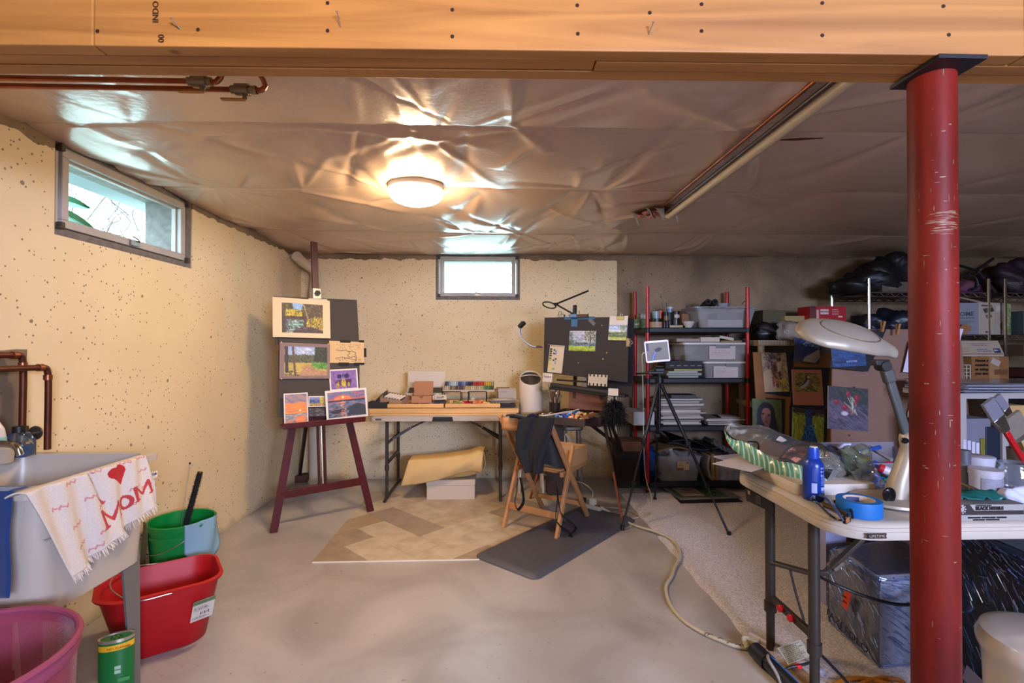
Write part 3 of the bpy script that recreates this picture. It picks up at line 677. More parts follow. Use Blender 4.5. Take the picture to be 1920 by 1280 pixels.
struct(MB().prism([(-.09,.012),(-.02,.012),(.09,-.012),(.0,-.008)],0,.004,Matrix.Translation(sl)).build('trim_6',mat('torn_hole_wood')))
# ---------------------------------------------------------------- left: sink, cloths, buckets
tubm = mat('tub_plastic','#b5a999',.35,var=.05,vscale=4)
sk = thing('utility_sink','off-white plastic laundry tub on grey steel legs by the left wall','sink',(-1.6,1.72,0))
b = MB();cx_,cy_ = -1.60,1.715
loft(b,[rrect(cx_+.005,cy_,.50,.44,.06,.47),rrect(cx_,cy_,.53,.47,.04,.80),rrect(cx_,cy_,.53,.47,.04,.835),rrect(cx_,cy_,.56,.54,.03,.838),rrect(cx_,cy_,.56,.54,.03,.862),
         rrect(cx_,cy_,.545,.525,.03,.866),rrect(cx_+.02,cy_,.465,.45,.04,.866),rrect(cx_+.02,cy_,.455,.44,.05,.82),rrect(cx_+.01,cy_,.43,.38,.07,.51),rrect(cx_,cy_,.1,.1,.03,.495)])
b.build('basin',tubm,sk,angle=.9)
b = MB();b.bb((-1.338,1.5,.70),(-1.331,1.93,.705));b.build('groove',tubm,sk)
legm = mat('grey_steel_leg','#77746e',.5,.3)
for (x,y) in ((-1.365,1.915),(-1.365,1.515),(-1.83,1.915),(-1.83,1.515)):
    b = MB();s_ = 1 if x > -1.6 else -1;t_ = 1 if y > 1.7 else -1
    b.add([(x+.012*s_,y-.085*t_,.50),(x+.012*s_,y,.50),(x+.018*s_,y,0),(x+.018*s_,y-.04*t_,0)],[(0,1,2,3)])
    b.add([(x+.012*s_,y,.50),(x-.06*s_,y,.50),(x-.02*s_,y,0),(x+.018*s_,y,0)],[(0,1,2,3)])
    b.build('leg',legm,sk,solid=.003,smooth=False)
MB().cyl((-1.6,1.72,.20),(-1.6,1.72,.5),.024,n=16).tube([(-1.6,1.72,.22),(-1.6,1.72,.14),(-1.68,1.72,.12),(-1.75,1.72,.18),(-1.86,1.72,.24)],.02,12).build('drain_trap',mat('white_pvc','#c9bda8',.4),sk)
lt = frame(atx(274,892,-1.3335)+Vector((.001,0,0)),(0,1,0),(0,0,1))
slab('name_plate',mat('plate_white','#d8d0c6',.4),frame(atx(277,901,-1.331),(0,1,0),(0,0,1)),.055,.026,.003,sk)
text("Lil' Tub",frame(atx(278,895,-1.3295),(0,1,0),(0,0,1)),.015,mat('navy_print','#1b2550',.5),sk,w=.045)
# faucet
chrome = mat('chrome','#a8a298',.22,1.0)
fc = thing('faucet','chrome faucet at the wall side of the laundry tub','faucet',(-1.82,1.74,.866))
MB().lathe([(.03,0),(.03,.012),(.016,.018),(.015,.05),(.0,.055)],(-1.82,1.74,.866),20).build('body',chrome,fc)
MB().tube([(-1.82,1.74,.90),(-1.80,1.74,.93),(-1.72,1.74,.945),(-1.64,1.74,.93),(-1.63,1.74,.905)],.011,12).build('spout',chrome,fc)
for s_ in (-1,1): MB().box((-1.82,1.74+s_*.05,.9),(.02,.05,.014)).cyl((-1.82,1.74+s_*.05,.866),(-1.82,1.74+s_*.05,.9),.014).build('tap_handle',chrome,fc,bevel=.003)
def bottle(name,label,cat,c,prof,m,capprof=None,capm=None,sx=1,sy=1,lab=None,group=None,n=24,rot=None):
    t = thing(name,label,cat,c,group);MB().lathe(prof,c,n,sx=sx,sy=sy,rot=rot).build('body',m,t)
    if capprof: MB().lathe(capprof,c,20,rot=rot,sx=1 if rot is None else sx).build('cap',capm,t)
    if lab: MB().lathe(lab[0],c,n,sx=sx,sy=sy,a0=lab[2],a1=lab[3],rot=rot).build('label',lab[1],t)
    return t
clear = film('clear_bottle_plastic','#c9c4bb',.06,.08,.1,20,.5)
c = atz(27,862,.866);c.y = 1.86;c.x = -1.80
bottle('soap_bottle','white dish soap bottle with pale green label on the sink ledge','bottle',Vector((-1.805,1.83,.866)),[(0,.0),(.033,.0),(.035,.01),(.036,.08),(.03,.115),(.012,.145),(.006,.15),(0,.15)],mat('white_bottle','#c4b8a8',.3),[(.0,.166),(.007,.165),(.010,.148)],mat('white_bottle'),sx=1,sy=.7,lab=([(.0365,.03),(.037,.085)],mat('mint_label','#7db09a',.5),-1.9,.5))
bl = thing('gel_bottle','clear square bottle half full of blue liquid with black cap','bottle',(-1.79,1.915,.866))
b = MB();loft(b,[rrect(-1.79,1.905,.085,.06,.012,.867),rrect(-1.79,1.905,.085,.06,.012,.925),rrect(-1.79,1.905,.06,.045,.012,.95),rrect(-1.79,1.905,.034,.034,.012,.956)]);b.build('body',clear,bl)
b = MB();loft(b,[rrect(-1.79,1.905,.078,.053,.01,.869),rrect(-1.79,1.905,.078,.053,.01,.907)]);b.build('blue_liquid',mat('blue_liquid','#0a4f86',.15),bl)
MB().cyl((-1.79,1.905,.955),(-1.79,1.905,.978),.02,n=20).build('cap',mat('black_plastic','#16130f',.4),bl)
bottle('cleaner_bottle','small tan bottle lying against the soap on the sink ledge','bottle',Vector((-1.745,1.80,.866)),[(0,0),(.026,0),(.032,.05),(.02,.07),(.012,.075),(0,.08)],mat('tan_bottle','#a8967e',.4))
# copper supply lines on the left wall
for k,(lab_,yv,zt,x_,zb) in enumerate((('upper horizontal copper pipe and its drop, against the bare patch',1.955,1.245,-1.825,.97),('lower, nearer copper pipe running down behind the sink',1.965,1.195,-1.775,.87))):
    t_ = thing('copper_pipe',lab_,'pipe',(x_,yv,zb));y_ = yv if k == 0 else atx(90,700,x_).y
    MB().tube([(x_,.6,zt),(x_,y_-.03,zt),(x_,y_-.008,zt-.004),(x_,y_,zt-.025),(x_,y_,zb)],.0115,12,4).build('tube',mat('copper_wall','#5a2d18',.45,.6,var=.3,vscale=12),t_)
    MB().cyl((x_,y_-.045,zt),(x_,y_-.025,zt),.0145).cyl((x_,y_,zt-.05),(x_,y_,zt-.03),.0145).build('elbow',cop,t_)
    if k == 0: MB().cyl((x_,y_,zb-.06),(x_,y_,zb),.019,n=12).cyl((x_,y_,zb-.035),(x_,y_+.05,zb-.035),.009).lathe([(.026,-.004),(.028,0),(.026,.004),(0,.004)],(x_,y_+.055,zb-.035),16,rot=Matrix.Rotation(PI/2,3,'X')).cyl((x_,y_,zb-.10),(x_,y_,zb-.06),.01).build('stop_valve',mat('valve_grey','#6d665c',.35,.8),t_)
# towel with MOM print
tw = Cv(150,120,'#cfc2b4');tw.noise(.012,3,1)
red = '#b33a3a'
for (x,y) in ((.30,.13),(.52,.10),(.78,.1),(.94,.1),(.16,.33),(.40,.36),(.92,.32),(.22,.58),(.47,.52),(.80,.52),(.2,.80),(.40,.80),(.72,.75),(.3,.93),(.93,.60)):
    for i in range(5): q = x-.05+i*.022;tw.line(q,y+.02-(i % 2)*.02,q+.014,y-.012+(i % 2)*.02,.016,'#c07070',.75)
tw.ell(.645,.19,.052,.075,'#b01d22',.3);tw.ell(.725,.17,.048,.07,'#b01d22',-.3);tw.poly([(.60,.22),(.775,.20),(.705,.40)],'#b01d22')
def Mg(x,y,s): 
    w_ = .034
    tw.line(x,y+s,x+.0,y,w_,red);tw.line(x,y,x+s*.38,y+s*.8,w_,red);tw.line(x+s*.38,y+s*.8,x+s*.76,y,w_,red);tw.line(x+s*.76,y,x+s*.76,y+s,w_,red)
    for q in (x,x+s*.76): tw.line(q-.025,y+s,q+.03,y+s,.022,red)
Mg(.43,.58,.23);Mg(.79,.52,.22)
tw.ell(.695,.675,.066,.105,red);tw.ell(.695,.675,.03,.065,'#cfc2b4')
tw.line(.45,.4,.50,.52,.05,red,.8);tw.line(.49,.18,.47,.44,.03,'#a99a8c',.6)
TX = -1.296
p00,p10 = atx(47,912,TX),atx(273,857,TX);p01,p11 = atx(128,1083,TX),atx(288,942,TX)
p00.z = p10.z = .872
f_ = bil(p00,p10,p01,p11)
def towel(u,v):
    if v < .1: q = f_(u,0);t = (0.1-v)/.1;return q+Vector((-.055*t,0,.004*math.sin(PI*t)-.012*t*t))
    w = (v-.1)/.9;q = f_(u,w);q.x += .006*w+.012*w*math.sin(u*15+1)*(.4+.6*w)+.006*math.sin(u*31+v*4)-.02*math.exp(-((u-.47-.06*v)/.035)**2)*(1-w);q.x = max(q.x,-1.318);return q
towm = colmat('terry_cloth',.95)
tb = cloth('hand_towel',tw,towel,m=towm,solid=.004);tag(tb,'white towel with red heart and MOM print over the tub rim','towel')
fr = MB()
for k in range(150):
    u = k/149;q = towel(u,1.0);d = Vector((R.uniform(-.004,.012),R.uniform(-.008,.008)+.006,-R.uniform(.012,.026)));fr.add([q+Vector((0,-.0025,.004)),q+Vector((0,.0025,.004)),q+d+Vector((0,.001,0)),q+d-Vector((0,.0008,0))],[(0,1,2,3)])
for k in range(60):
    u = 1-.0;v = .55+.45*k/59;q = towel(u,v);fr.add([q,q+Vector((0,0,.003)),q+Vector((.004,.012,-.006))],[(0,1,2)])
stuff(fr.build('fringe',mat('towel_fringe','#d3c7ba',.95),tb,smooth=False))
# blue cloth on the near rim
bc = mat('royal_blue_cloth','#0c2f63',.9,var=.1,sheen=.3)
a0,a1 = Vector((-1.75,1.435,.873)),Vector((-1.362,1.435,.873))
def bcl(u,v):
    q = lerp(a0,a1,u)
    if v < .15: t = (.15-v)/.15;return q+Vector((0,.05*t,-.004*t))
    w = (v-.15)/.85;return q+Vector((.004*math.sin(v*9)+.012*w,-.008-.01*w+.006*math.sin(u*14+v*3)*w,-.29*w-.012*math.sin(u*3)*w))
b = MB().grid(bcl,30,26);tag(b.build('cleaning_cloth',bc,solid=.003),'royal blue cloth hung over near rim of the laundry tub','cloth')
# pink pop-up hamper
pc = Vector((-1.275,1.165,0));hm = thing('mesh_hamper','pink pop-up mesh hamper in front of the sink legs','laundry hamper',pc)
pm = film('pink_mesh','#a84a5c',.62,.5,.2,300,.1);pk_ = mat('pink_piping','#93405a',.7)
MB().lathe([(.245,.55),(.24,.4),(.225,.2),(.205,.02)],pc,40).build('mesh_side',pm,hm)
MB().lathe([(.205,.02),(.0001,.02)],pc,40).build('bottom',mat('pink_nylon','#a8405a',.8),hm)
b = MB();b.tube([pc+Vector((.247*math.cos(a),.247*math.sin(a),.55)) for a in [2*PI*k/40 for k in range(40)]],.009,8,1,True);b.build('top_hoop',pk_,hm)
MB().lathe([(.249,.548),(.252,.53),(.249,.515)],pc,40).build('hoop_band',pk_,hm);b = MB();b.tube([pc+Vector((.207*math.cos(a),.207*math.sin(a),.012)) for a in [2*PI*k/40 for k in range(40)]],.006,6,1,True);b.build('binding',pk_,hm)
b = MB();b.grid(lambda u,v: pc+Vector(((.262-.012*v)*math.cos(-.75+u*.45),(.262-.012*v)*math.sin(-.75+u*.45),.53-.4*v)),8,12);b.build('side_panel',mat('pink_nylon_strip','#94465f',.8),hm,solid=.002)
b = MB();b.tube([pc+Vector((.25*math.cos(-.3),.25*math.sin(-.3),.53)),pc+Vector((.29,-.10,.46)),pc+Vector((.25*math.cos(-.7),.25*math.sin(-.7),.5))],.007,6,6,flat=.3);b.build('handle',pk_,hm)
def wcl(u,v):
    a = PI*.56+u*.75;r = .247+.012*(1 if v > .25 else -1);z = .563-abs(v-.25)*.42
    if abs(v-.25) < .04: r = .247
    return pc+Vector(((r+.004*math.sin(u*20))*math.cos(a),(r+.004*math.sin(u*20))*math.sin(a),z))
def wcl(u,v):   # laid across the hoop, hanging inside and outside
    x = -1.62+.225*u+.01*math.sin(v*7);t = v;y = lerp(1.36,.97,t);z = .572-.008*math.sin(t*9)-.03*math.sin(PI*t)**2
    if t > .8: z -= (t-.8)*.8
    return Vector((x,y,z))
b = MB().grid(wcl,12,30);tag(b.build('white_cloth',mat('white_cotton','#c8bfb2',.9),solid=.004),'white cloth lying over the left side of the pink hamper','cloth')
# green powder can
gc = atz(243,1276);gc = Vector((-1.36,1.815,0));ang_ = .45
cn = thing('cleanser_can','green oval can of scouring powder beside the sink leg','can',gc)
def ov(z,k=1): return [gc+Vector((.052*k*math.cos(a)*math.cos(ang_)-.03*k*math.sin(a)*math.sin(ang_),.052*k*math.cos(a)*math.sin(ang_)+.03*k*math.sin(a)*math.cos(ang_),z*1.11)) for a in [2*PI*i/32 for i in range(32)]]
loft(MB(),[ov(0),ov(.212)]).build('body',mat('can_green','#17662c',.35),cn)
loft(MB(),[ov(.182,1.01),ov(.200,1.01)],False,False).build('yellow_band',mat('can_yellow','#d9a820',.4),cn)
loft(MB(),[ov(.206,1.03),ov(.216,1.03),ov(.214,.9),ov(.211,.88)]).build('rim',mat('tin_lid','#b8ab95',.3,.7),cn)
ux = Vector((math.cos(ang_),math.sin(ang_),0));fn_ = Vector((math.sin(ang_),-math.cos(ang_),0))
text('NEW',frame(gc+ux*-.022+fn_*.0296+Vector((0,0,.2065)),ux,(0,0,1)),.012,mat('can_red','#b3201c',.4),cn)
text('CLEANSER',frame(gc+ux*.004+fn_*.0304+Vector((0,0,.2075)),ux,(0,0,1)),.009,mat('can_red'),cn)
for (x,z,w,h,cc_) in ((.0,.135,.018,.012,'#9bb79a'),(.0,.12,.018,.012,'#9bb79a'),(-.012,.02,.03,.028,'#b9c4a8'),(.01,.09,.034,.012,'#3f8a45')):
    slab('label_patch',mat('patch_'+cc_[1:],cc_,.5),frame(gc+ux*x+fn_*(.0305 if abs(x) < .02 else .029)+Vector((0,0,z)),ux,(0,0,1)),w,h,.001,cn)
b = MB()
for k in range(7): b.cyl(gc+ux*(.03*math.cos(k*.9)*.5)+Vector((fn_*.012*math.sin(k*.9)))+Vector((0,0,.235)),gc+ux*(.03*math.cos(k*.9)*.5)+fn_*.012*math.sin(k*.9)+Vector((0,0,.237)),.003,n=8)
b.build('shaker_holes',mat('black_plastic'),cn)
# dog-eared wood/cement lump by the leg foot
# red bucket
rbc = Vector((-1.455,2.21,0));ra = .62;rb = thing('red_bucket','red rectangular pouring bucket with wire handle and paper label','bucket',rbc)
redp = mat('bucket_red','#a80c13',.5,var=.06,vscale=5)
def ring(w,d,z,spout=0.0,r=.09):
    L = rrect(rbc.x,rbc.y,w,d,r,z,7,ra);out = []
    dv = Vector((-math.cos(ra),-math.sin(ra),0))
    for p in L:
        q = p-Vector((rbc.x,rbc.y,z));t = max(0,q.normalized().dot(dv));out.append(p+dv*spout*t**10+Vector((0,0,spout*.12*t**6)))
    return out
b = MB();loft(b,[ring(.30,.25,0),ring(.31,.26,.004),ring(.40,.325,.255,.035),ring(.425,.35,.258,.045),ring(.43,.355,.268,.048),ring(.405,.33,.272,.045),ring(.395,.32,.262,.035),ring(.305,.255,.02),ring(.1,.1,.015,0,.04)]);b.build('body',redp,rb,angle=.9)
sd = Vector((math.sin(ra),-math.cos(ra),0));fd = Vector((math.cos(ra),math.sin(ra),0))
hb = [rbc+fd*.02+sd*.182+Vector((0,0,.262)),rbc-fd*.10+sd*.17+Vector((0,0,.262)),rbc-fd*.17+sd*.08+Vector((0,0,.285)),rbc-fd*.175-sd*.06+Vector((0,0,.29)),rbc-fd*.12-sd*.15+Vector((0,0,.285)),rbc+fd*.02-sd*.182+Vector((0,0,.262))]
MB().tube(hb,.0028,8,8).build('handle',mat('wire_steel','#a89c8c',.3,.8),rb)
lc_ = Cv(40,46,'#c9bfae');lc_.rect(0,0,1,.2,'#5c6e4a').lines_text(.08,.28,.92,4,.07,'#4a443c').lines_text(.08,.8,.9,2,.08,'#4a443c')
for k in range(12): lc_.rect(.4+k*.035,.6,.4+k*.035+.015,.74,'#26221e')
lm_ = frame(rbc+fd*.085+sd*.157+Vector((0,0,.105)),fd-sd*.25,Vector((sd.x*.10,sd.y*.10,.25)))
picture('paper_label',lc_,lm_,.085,.105,rb,.0006)
# green bucket + cloths + brush
gb = Vector((-1.66,2.66,0));g_ = thing('green_bucket','round green plastic bucket standing behind the red one','bucket',gb)
MB().lathe([(.0001,0),(.125,0),(.128,.01),(.146,.30),(.152,.30),(.152,.315),(.147,.316),(.15,.34),(.156,.342),(.158,.365),(.152,.37),(.147,.366),(.143,.3),(.122,.02),(.0001,.018)],gb,40).build('body',mat('bucket_green','#0d7a32',.35),g_)
MB().tube([gb+Vector((.155*math.cos(a),.155*math.sin(a),.33-.1*math.sin((a-2.4)/3.3*PI))) for a in [2.4+3.3*k/12 for k in range(13)]],.0025,6,3).build('handle',mat('wire_steel'),g_)
def gcl(c0,a0,w,hi,lo):
    def f(u,v):
        a = a0+u*w;t = v;r = .16+.006*math.sin(u*9+v*5)+.012*max(0,t-.3)
        if t < .2: r = .145+.075*t;z = .37-(.2-t)*.25+.004
        else: z = .375-(t-.2)/.8*(lo+hi*math.sin(u*2.2+.4))
        return c0+Vector((r*math.cos(a),r*math.sin(a),z))
    return f
tag(MB().grid(gcl(gb,-.95,1.35,.12,.10),24,20).build('microfiber_cloth',mat('light_blue_cloth','#7697a6',.95),solid=.004),'light blue cloth draped over right rim of the green bucket','cloth')
tag(MB().grid(gcl(gb,-2.75,.55,.05,.2),14,20).build('microfiber_cloth',mat('olive_cloth','#5f5b3a',.95),solid=.004),'olive cloth hung over left rim of the green bucket','cloth')
bs = thing('bottle_brush','black bristle duster brush standing in the green bucket','brush',gb+Vector((.0,0,.02)))
q0,q1 = gb+Vector((-.05,-.02,.03)),gb+Vector((-.015,-.09,.36));q2 = at(375,886,2.56)
q1 = lerp(q0,q2,.55)
MB().cyl(q0,q2,.004).build('rod',mat('wire_steel'),bs)
b = MB();dd = (q2-q1).normalized();x_ = dd.orthogonal().normalized();y_ = dd.cross(x_)
for k in range(900):
    t = R.random();a = R.uniform(0,2*PI);p = lerp(q1,q2,t);d = x_*math.cos(a)+y_*math.sin(a);rr = .021*min(1,(1-t)*8+.45);s_ = dd*.0012
    b.add([p-s_+d*.003,p+s_+d*.003,p+d*rr],[(0,1,2)])
stuff(b.build('bristles',mat('black_bristle','#14110f',.8),bs,smooth=False))
MB().cyl(q1,q2+dd*.002,.013,n=12).build('core',mat('black_bristle'),bs)
MB().cyl(q2,q2+dd*.006,.004).build('tip',mat('orange_tip','#b5541f',.5),bs)
wn = thing('clear_wand','thin clear plastic wand leaning on the wall above green bucket','wand',gb+Vector((-.05,.05,.02)))
w0,w1 = gb+Vector((-.06,.02,.03)),at(356,870,2.75);MB().cyl(w0,w1,.004,n=8).build('tube',clear,wn);MB().cyl(w1,w1+Vector((0,0,.01)),.005).build('tip',mat('black_plastic'),wn)
# white drain pipe in the corner
dp = MB();x0_ = at(589,900,4.66).x
dp.tube([(XL+.07,4.48,2.09),(XL+.08,4.56,2.06),(x0_,4.66,1.98),(x0_,4.66,1.8),(x0_,4.66,1.0),(x0_,4.66,.0)],.046,20,4);dpo = dp.build('drain_pipe',mat('corner_pvc','#c4b79c',.4));tag(dpo,'white plastic drain pipe standing in the corner behind easel','pipe')
MB().cyl((x0_,4.66,1.72),(x0_,4.66,1.80),.051,n=24).cyl((x0_,4.66,.0),(x0_,4.66,.03),.056,n=24).build('coupling',mat('corner_pvc'),dpo)

# ---------------------------------------------------------------- left easel with pictures
EO = Vector((-1.245,3.63,0));ea = math.radians(36);ex = Vector((math.cos(ea),math.sin(ea),0));ey = Vector((-math.sin(ea),math.cos(ea),0));ez = Vector((0,0,1))
def E(x,y,z): return EO+ex*x+ey*(y+.12*z)+ez*z
ws = mat('red_stained_wood','#4c110f',.35,var=.25,vscale=6,stretch=(3,3,.6))
el = thing('artist_easel','red-stained wooden H-frame easel standing in the left corner','easel',EO)
up_ = ey
for s_ in (-1,1): MB().bar(E(.345*s_,0,.0),E(.12*s_,0,1.12),.05,.022,ey).build('leg',ws,el,bevel=.002)
MB().bar(E(-.30,.0,.24),E(.30,0,.24),.022,.055,ez).build('stretcher',ws,el,bevel=.002)
for s_ in (-.022,.022): MB().bar(E(s_,.03,.22),E(s_,.03,2.085 if s_ > 9 else 1.5),.014,.03,ey).build('mast_rail',ws,el,bevel=.001)
MB().bar(E(0,.05,.9),E(0,.05,2.09),.05,.022,ey).build('mast',mat('easel_mast','#4a2321',.4,var=.2),el,bevel=.004)
b = MB()
for k in range(26): b.cyl(E(0,.018,.27+k*.018),E(0,.018,.279+k*.018),.0075,n=8)
b.cyl(E(0,.018,.24),E(0,.018,.76),.005,n=8);b.build('threaded_rod',mat('rod_zinc','#9a8468',.3,.8),el)
rl = atz(562,888,.07);MB().bar((rl.x,rl.y,.07),E(0,.06,1.3),.045,.022,ex).build('rear_leg',mat('dark_red_wood','#2c0d0c',.5),el,bevel=.002)
MB().bar(E(-.29,-.055,.712),E(.29,-.055,.712),.11,.02,ez).bar(E(-.29,-.115,.725),E(.29,-.115,.725),.014,.035,ez).bar(E(-.27,0,.76),E(.27,0,.76),.02,.07,ez).build('tray',ws,el,bevel=.002)
hz_ = at(597,548,3.7).z
MB().bar(E(-.008,.005,1.635),E(-.008,.005,1.715),.062,.045,ey).build('top_clamp',mat('clamp_silver','#b0a698',.4,.5),el,bevel=.003)
MB().bar(E(-.075,-.0,1.625),E(.065,-.0,1.625),.05,.028,ez).build('clamp_lip',mat('clamp_silver'),el,bevel=.003)
b = MB();kc = E(-.008,-.03,1.68)
for k in range(6): a = k*PI/3;b.cyl(kc+ex*.013*math.cos(a)+ez*.013*math.sin(a)-ey*.012,kc+ex*.013*math.cos(a)+ez*.013*math.sin(a)+ey*.008,.008,n=8)
b.cyl(kc-ey*.012,kc+ey*.03,.012,n=10);b.build('clamp_knob',mat('black_plastic'),el)
MB().bar(E(-.045,-.0265,1.625),E(.03,-.0265,1.625),.001,.008,ez).build('print_mark',mat('grey_print','#8b8278',.6),el)
bkp = atz(565,905);bkp = Vector((rl.x,rl.y,0))
tag(MB().box(bkp+Vector((.02,.0,.033)),(.15,.10,.066),.5).build('wood_block',mat('brown_block','#5a3526',.8,var=.3),bevel=.004),'brown wooden block under the rear leg of the easel','block')
EN = (-ey + ez*.12).normalized()
def EP(px,py,off): return plane_pt(px,py,EO - ey*off,EN)
def Esheet(tl,tr,bl,off): return quad_frame(EP(*tl,off),EP(*tr,off),EP(*bl,off))
gb_ = mat('grey_board','#433c36',.85)
M_,w_,h_ = Esheet((513,555),(669.5,562),(516,645),.012);tag(slab('drawing_board',gb_,M_,w_,h_,.008),'dark grey backing board clamped at top of the left easel','board')
M_,w_,h_ = Esheet((517,634),(669,640),(521,782),.026);tag(slab('drawing_board',gb_,M_,w_,h_,.008),'dark grey lower board resting on the left easel tray','board')
# creek
cv = Cv(96,68,'#3a3326');cv.strokes(0,0,1,.5,260,['#7a6a2a','#9a8a2e','#5c5224','#4a4228'],.06,.02,.8,1)
cv.poly([(.25,.0),(.52,0),(.46,.22),(.28,.2)],'#7fa8d0').strokes(.28,.05,.48,.2,20,['#9fc0dc','#6a98cc'],.06,.02,0)
cv.strokes(.1,.22,.48,.45,160,['#c9b32e','#e0c83a','#a8962a'],.05,.02,1,1).strokes(.55,.02,1,.48,150,['#4a3a3a','#5c4a3c','#7a6a3a','#3a2c2c'],.09,.018,.7,.6)
cv.line(.53,.05,.62,.48,.02,'#c8b894').line(.55,.04,.95,.25,.02,'#2c2020').rect(0,.44,.6,.52,'#3c2226').strokes(0,.44,.6,.54,50,['#5c3034','#2a181c','#7a5a4a'],.08,.015,.1)
cv.strokes(.1,.55,.52,1,260,['#9cc8c0','#7ab0ac','#c4dcd0','#5a908e','#466a68'],.06,.02,.1,.3).strokes(0,.5,.15,.95,50,['#2c2430','#4a4048'],.05,.02,1)
cv.strokes(.6,.48,1,.9,220,['#d8c040','#b89a2c','#8a7024','#e8d458'],.08,.014,-1.0,.3).poly([(.25,.95),(.5,.78),(.7,.8),(.95,.9),(1,1),(.3,1)],'#3a2c34').strokes(.3,.8,.95,1,70,['#54424c','#2a2028','#8a7078','#6a585c'],.07,.02,.2)
def matted(name,label,cv,tl,tr,bl,off,fx0,fy0,fx1,fy1,mcol,t=.003,pins=()):
    M_,w_,h_ = Esheet(tl,tr,bl,off);o = tag(slab(name,mat('mat_'+mcol[1:],mcol,.8),M_,w_,h_,t),label,'painting')
    picture('painted_sheet',cv,M_ @ Matrix.Translation((w_*fx0,h_*(1-fy1),.0008)),w_*(fx1-fx0),h_*(fy1-fy0),o,.0006)
    for (x,y) in pins: MB().lathe([(.0001,.008),(.005,.006),(.004,.001),(.0025,0)],(M_ @ Vector((w_*x,h_*y,.001))),10,rot=M_.to_3x3()).build('push_pin',mat('pin_yellow','#c9b45a',.4),o)
    return o
matted('matted_painting','cream-matted creek painting at top left of the left easel',cv,(510.5,556),(618,563.5),(511.5,631.5),.034,.15,.13,.865,.88,'#d6c19a',pins=((.985,.97),))
# meadow
cv = Cv(100,68,'#8a8a4a');cv.grad(0,.35,'#7c98c4','#a8b4c4').strokes(.3,.05,.8,.25,50,['#d8d8d8','#b8c0d0','#8098c0'],.12,.03,.1)
cv.rect(0,.3,1,.56,'#54583a').strokes(0,.28,1,.55,200,['#3c4030','#5c6040','#6a6a48','#2e3226'],.06,.025,1.2,.6)
cv.poly([(.72,0),(1,0),(1,.55),(.68,.5)],'#2c3024').strokes(.7,.02,1,.5,90,['#22281c','#3c4430','#4a5038'],.06,.02,1.3)
cv.rect(0,.56,1,1,'#b09c48').strokes(0,.56,1,1,240,['#c8b458','#a89040','#b8a04a','#8c7a34'],.08,.015,.05,.2).poly([(.5,.62),(.62,.62),(.72,.8),(1,.86),(1,1),(.3,1),(.42,.8)],'#a8805c').strokes(.4,.7,1,1,60,['#b08a64','#966a48','#c09a70'],.08,.02,.1)
cv.poly([(.62,.62),(.75,.56),(1,.56),(1,.78),(.8,.76)],'#4a7a2e').strokes(.63,.56,1,.76,110,['#5c9a38','#7ab84c','#386426'],.06,.014,1.5,.3)
cv.line(.04,0,.06,.86,.11,'#3a2a26').line(.19,0,.25,.95,.07,'#4a3428').line(.20,0,.26,.9,.02,'#7a6048').strokes(0,.85,.3,1,20,['#3c3020','#5a4c28'],.1,.02,0)
matted('matted_painting','mauve-matted meadow and trees painting pinned on the left easel',cv,(522,641.5),(616.5,645),(523.5,710),.040,.09,.10,.94,.91,'#826e68',pins=((.03,1.0),(.96,1.0),(.04,.0)))
# line drawing held by clips
cv = Cv(84,60,'#c4a674');r_ = random.Random(3)
for k in range(90): x,y = r_.random(),r_.choice((r_.uniform(0,.3),r_.uniform(.75,1)));cv.line(x,y,x+r_.uniform(-.08,.08),y+r_.uniform(-.08,.08),.014,'#4a3a2c',.8)
for P_ in ([(0,.35),(.2,.4),(.4,.35),(.55,.5),(.45,.65),(.55,.75),(.72,.68),(.8,.8),(.75,.98)],[(.5,.42),(.65,.4),(.78,.5),(.75,.6),(.82,.75)],[(0,.8),(.25,.75),(.5,.8),(.8,.9)]):
    for p,q in zip(P_[:-1],P_[1:]): cv.line(*p,*q,.028,'#3a2c22')
M_,w_,h_ = Esheet((616,638.5),(681,641),(617.5,680),.036);dr = tag(slab('clipped_drawing',mat('kraft_sheet','#c9a877',.8),M_,w_,h_,.003),'tan sheet with ink tree drawing held by black clips','drawing')
picture('ink_drawing',cv,M_ @ Matrix.Translation((w_*.18,h_*.05,.0006)),w_*.74,h_*.84,dr,.0004)
for (x,y,a,b_) in ((.45,1.0,.3,.12),(.93,1.03,.14,.1),(1.03,.5,.07,.42),(.4,-.03,.3,.1),(.85,-.03,.3,.1)):
    MB().prism([(w_*(x-a/2),h_*(y-b_/2)),(w_*(x+a/2),h_*(y-b_/2)),(w_*(x+a/2),h_*(y+b_/2)),(w_*(x-a/2),h_*(y+b_/2))],-.006,.008,M_).build('clip',mat('black_clip','#1c1815',.4),dr,bevel=.002)
# purple still life
cv = Cv(70,56,'#7a5c94');cv.strokes(0,0,1,1,260,['#8a6aa4','#6a4c88','#9a80b4','#745490'],.12,.03,1.4,.3)
for (x,y) in ((.33,.32),(.62,.30)): cv.ell(x,y,.09,.12,'#2a1c50')
cv.ell(.48,.27,.05,.08,'#4a3a80').poly([(.15,.62),(.3,.5),(.8,.5),(.75,.85),(.2,.8)],'#4a2440').ell(.25,.8,.06,.18,'#b89a34').ell(.48,.68,.09,.24,'#c4a83c').ell(.68,.78,.05,.13,'#a8a03c').strokes(.2,.5,.75,.98,60,['#3a2038','#5c3050','#d0b850'],.06,.02,1)
def bare(name,label,cv,tl,tr,bl,off,cat='painting',edge='#d8ccc0',bw_=.05,t=.004):
    M_,w_,h_ = Esheet(tl,tr,bl,off);o = tag(slab(name,mat('edge_'+edge[1:],edge,.7),M_,w_,h_,t),label,cat)
    e = bw_*w_;picture('painted_face',cv,M_ @ Matrix.Translation((e,e,.0006)),w_-2*e,h_-2*e,o,.0004);return o
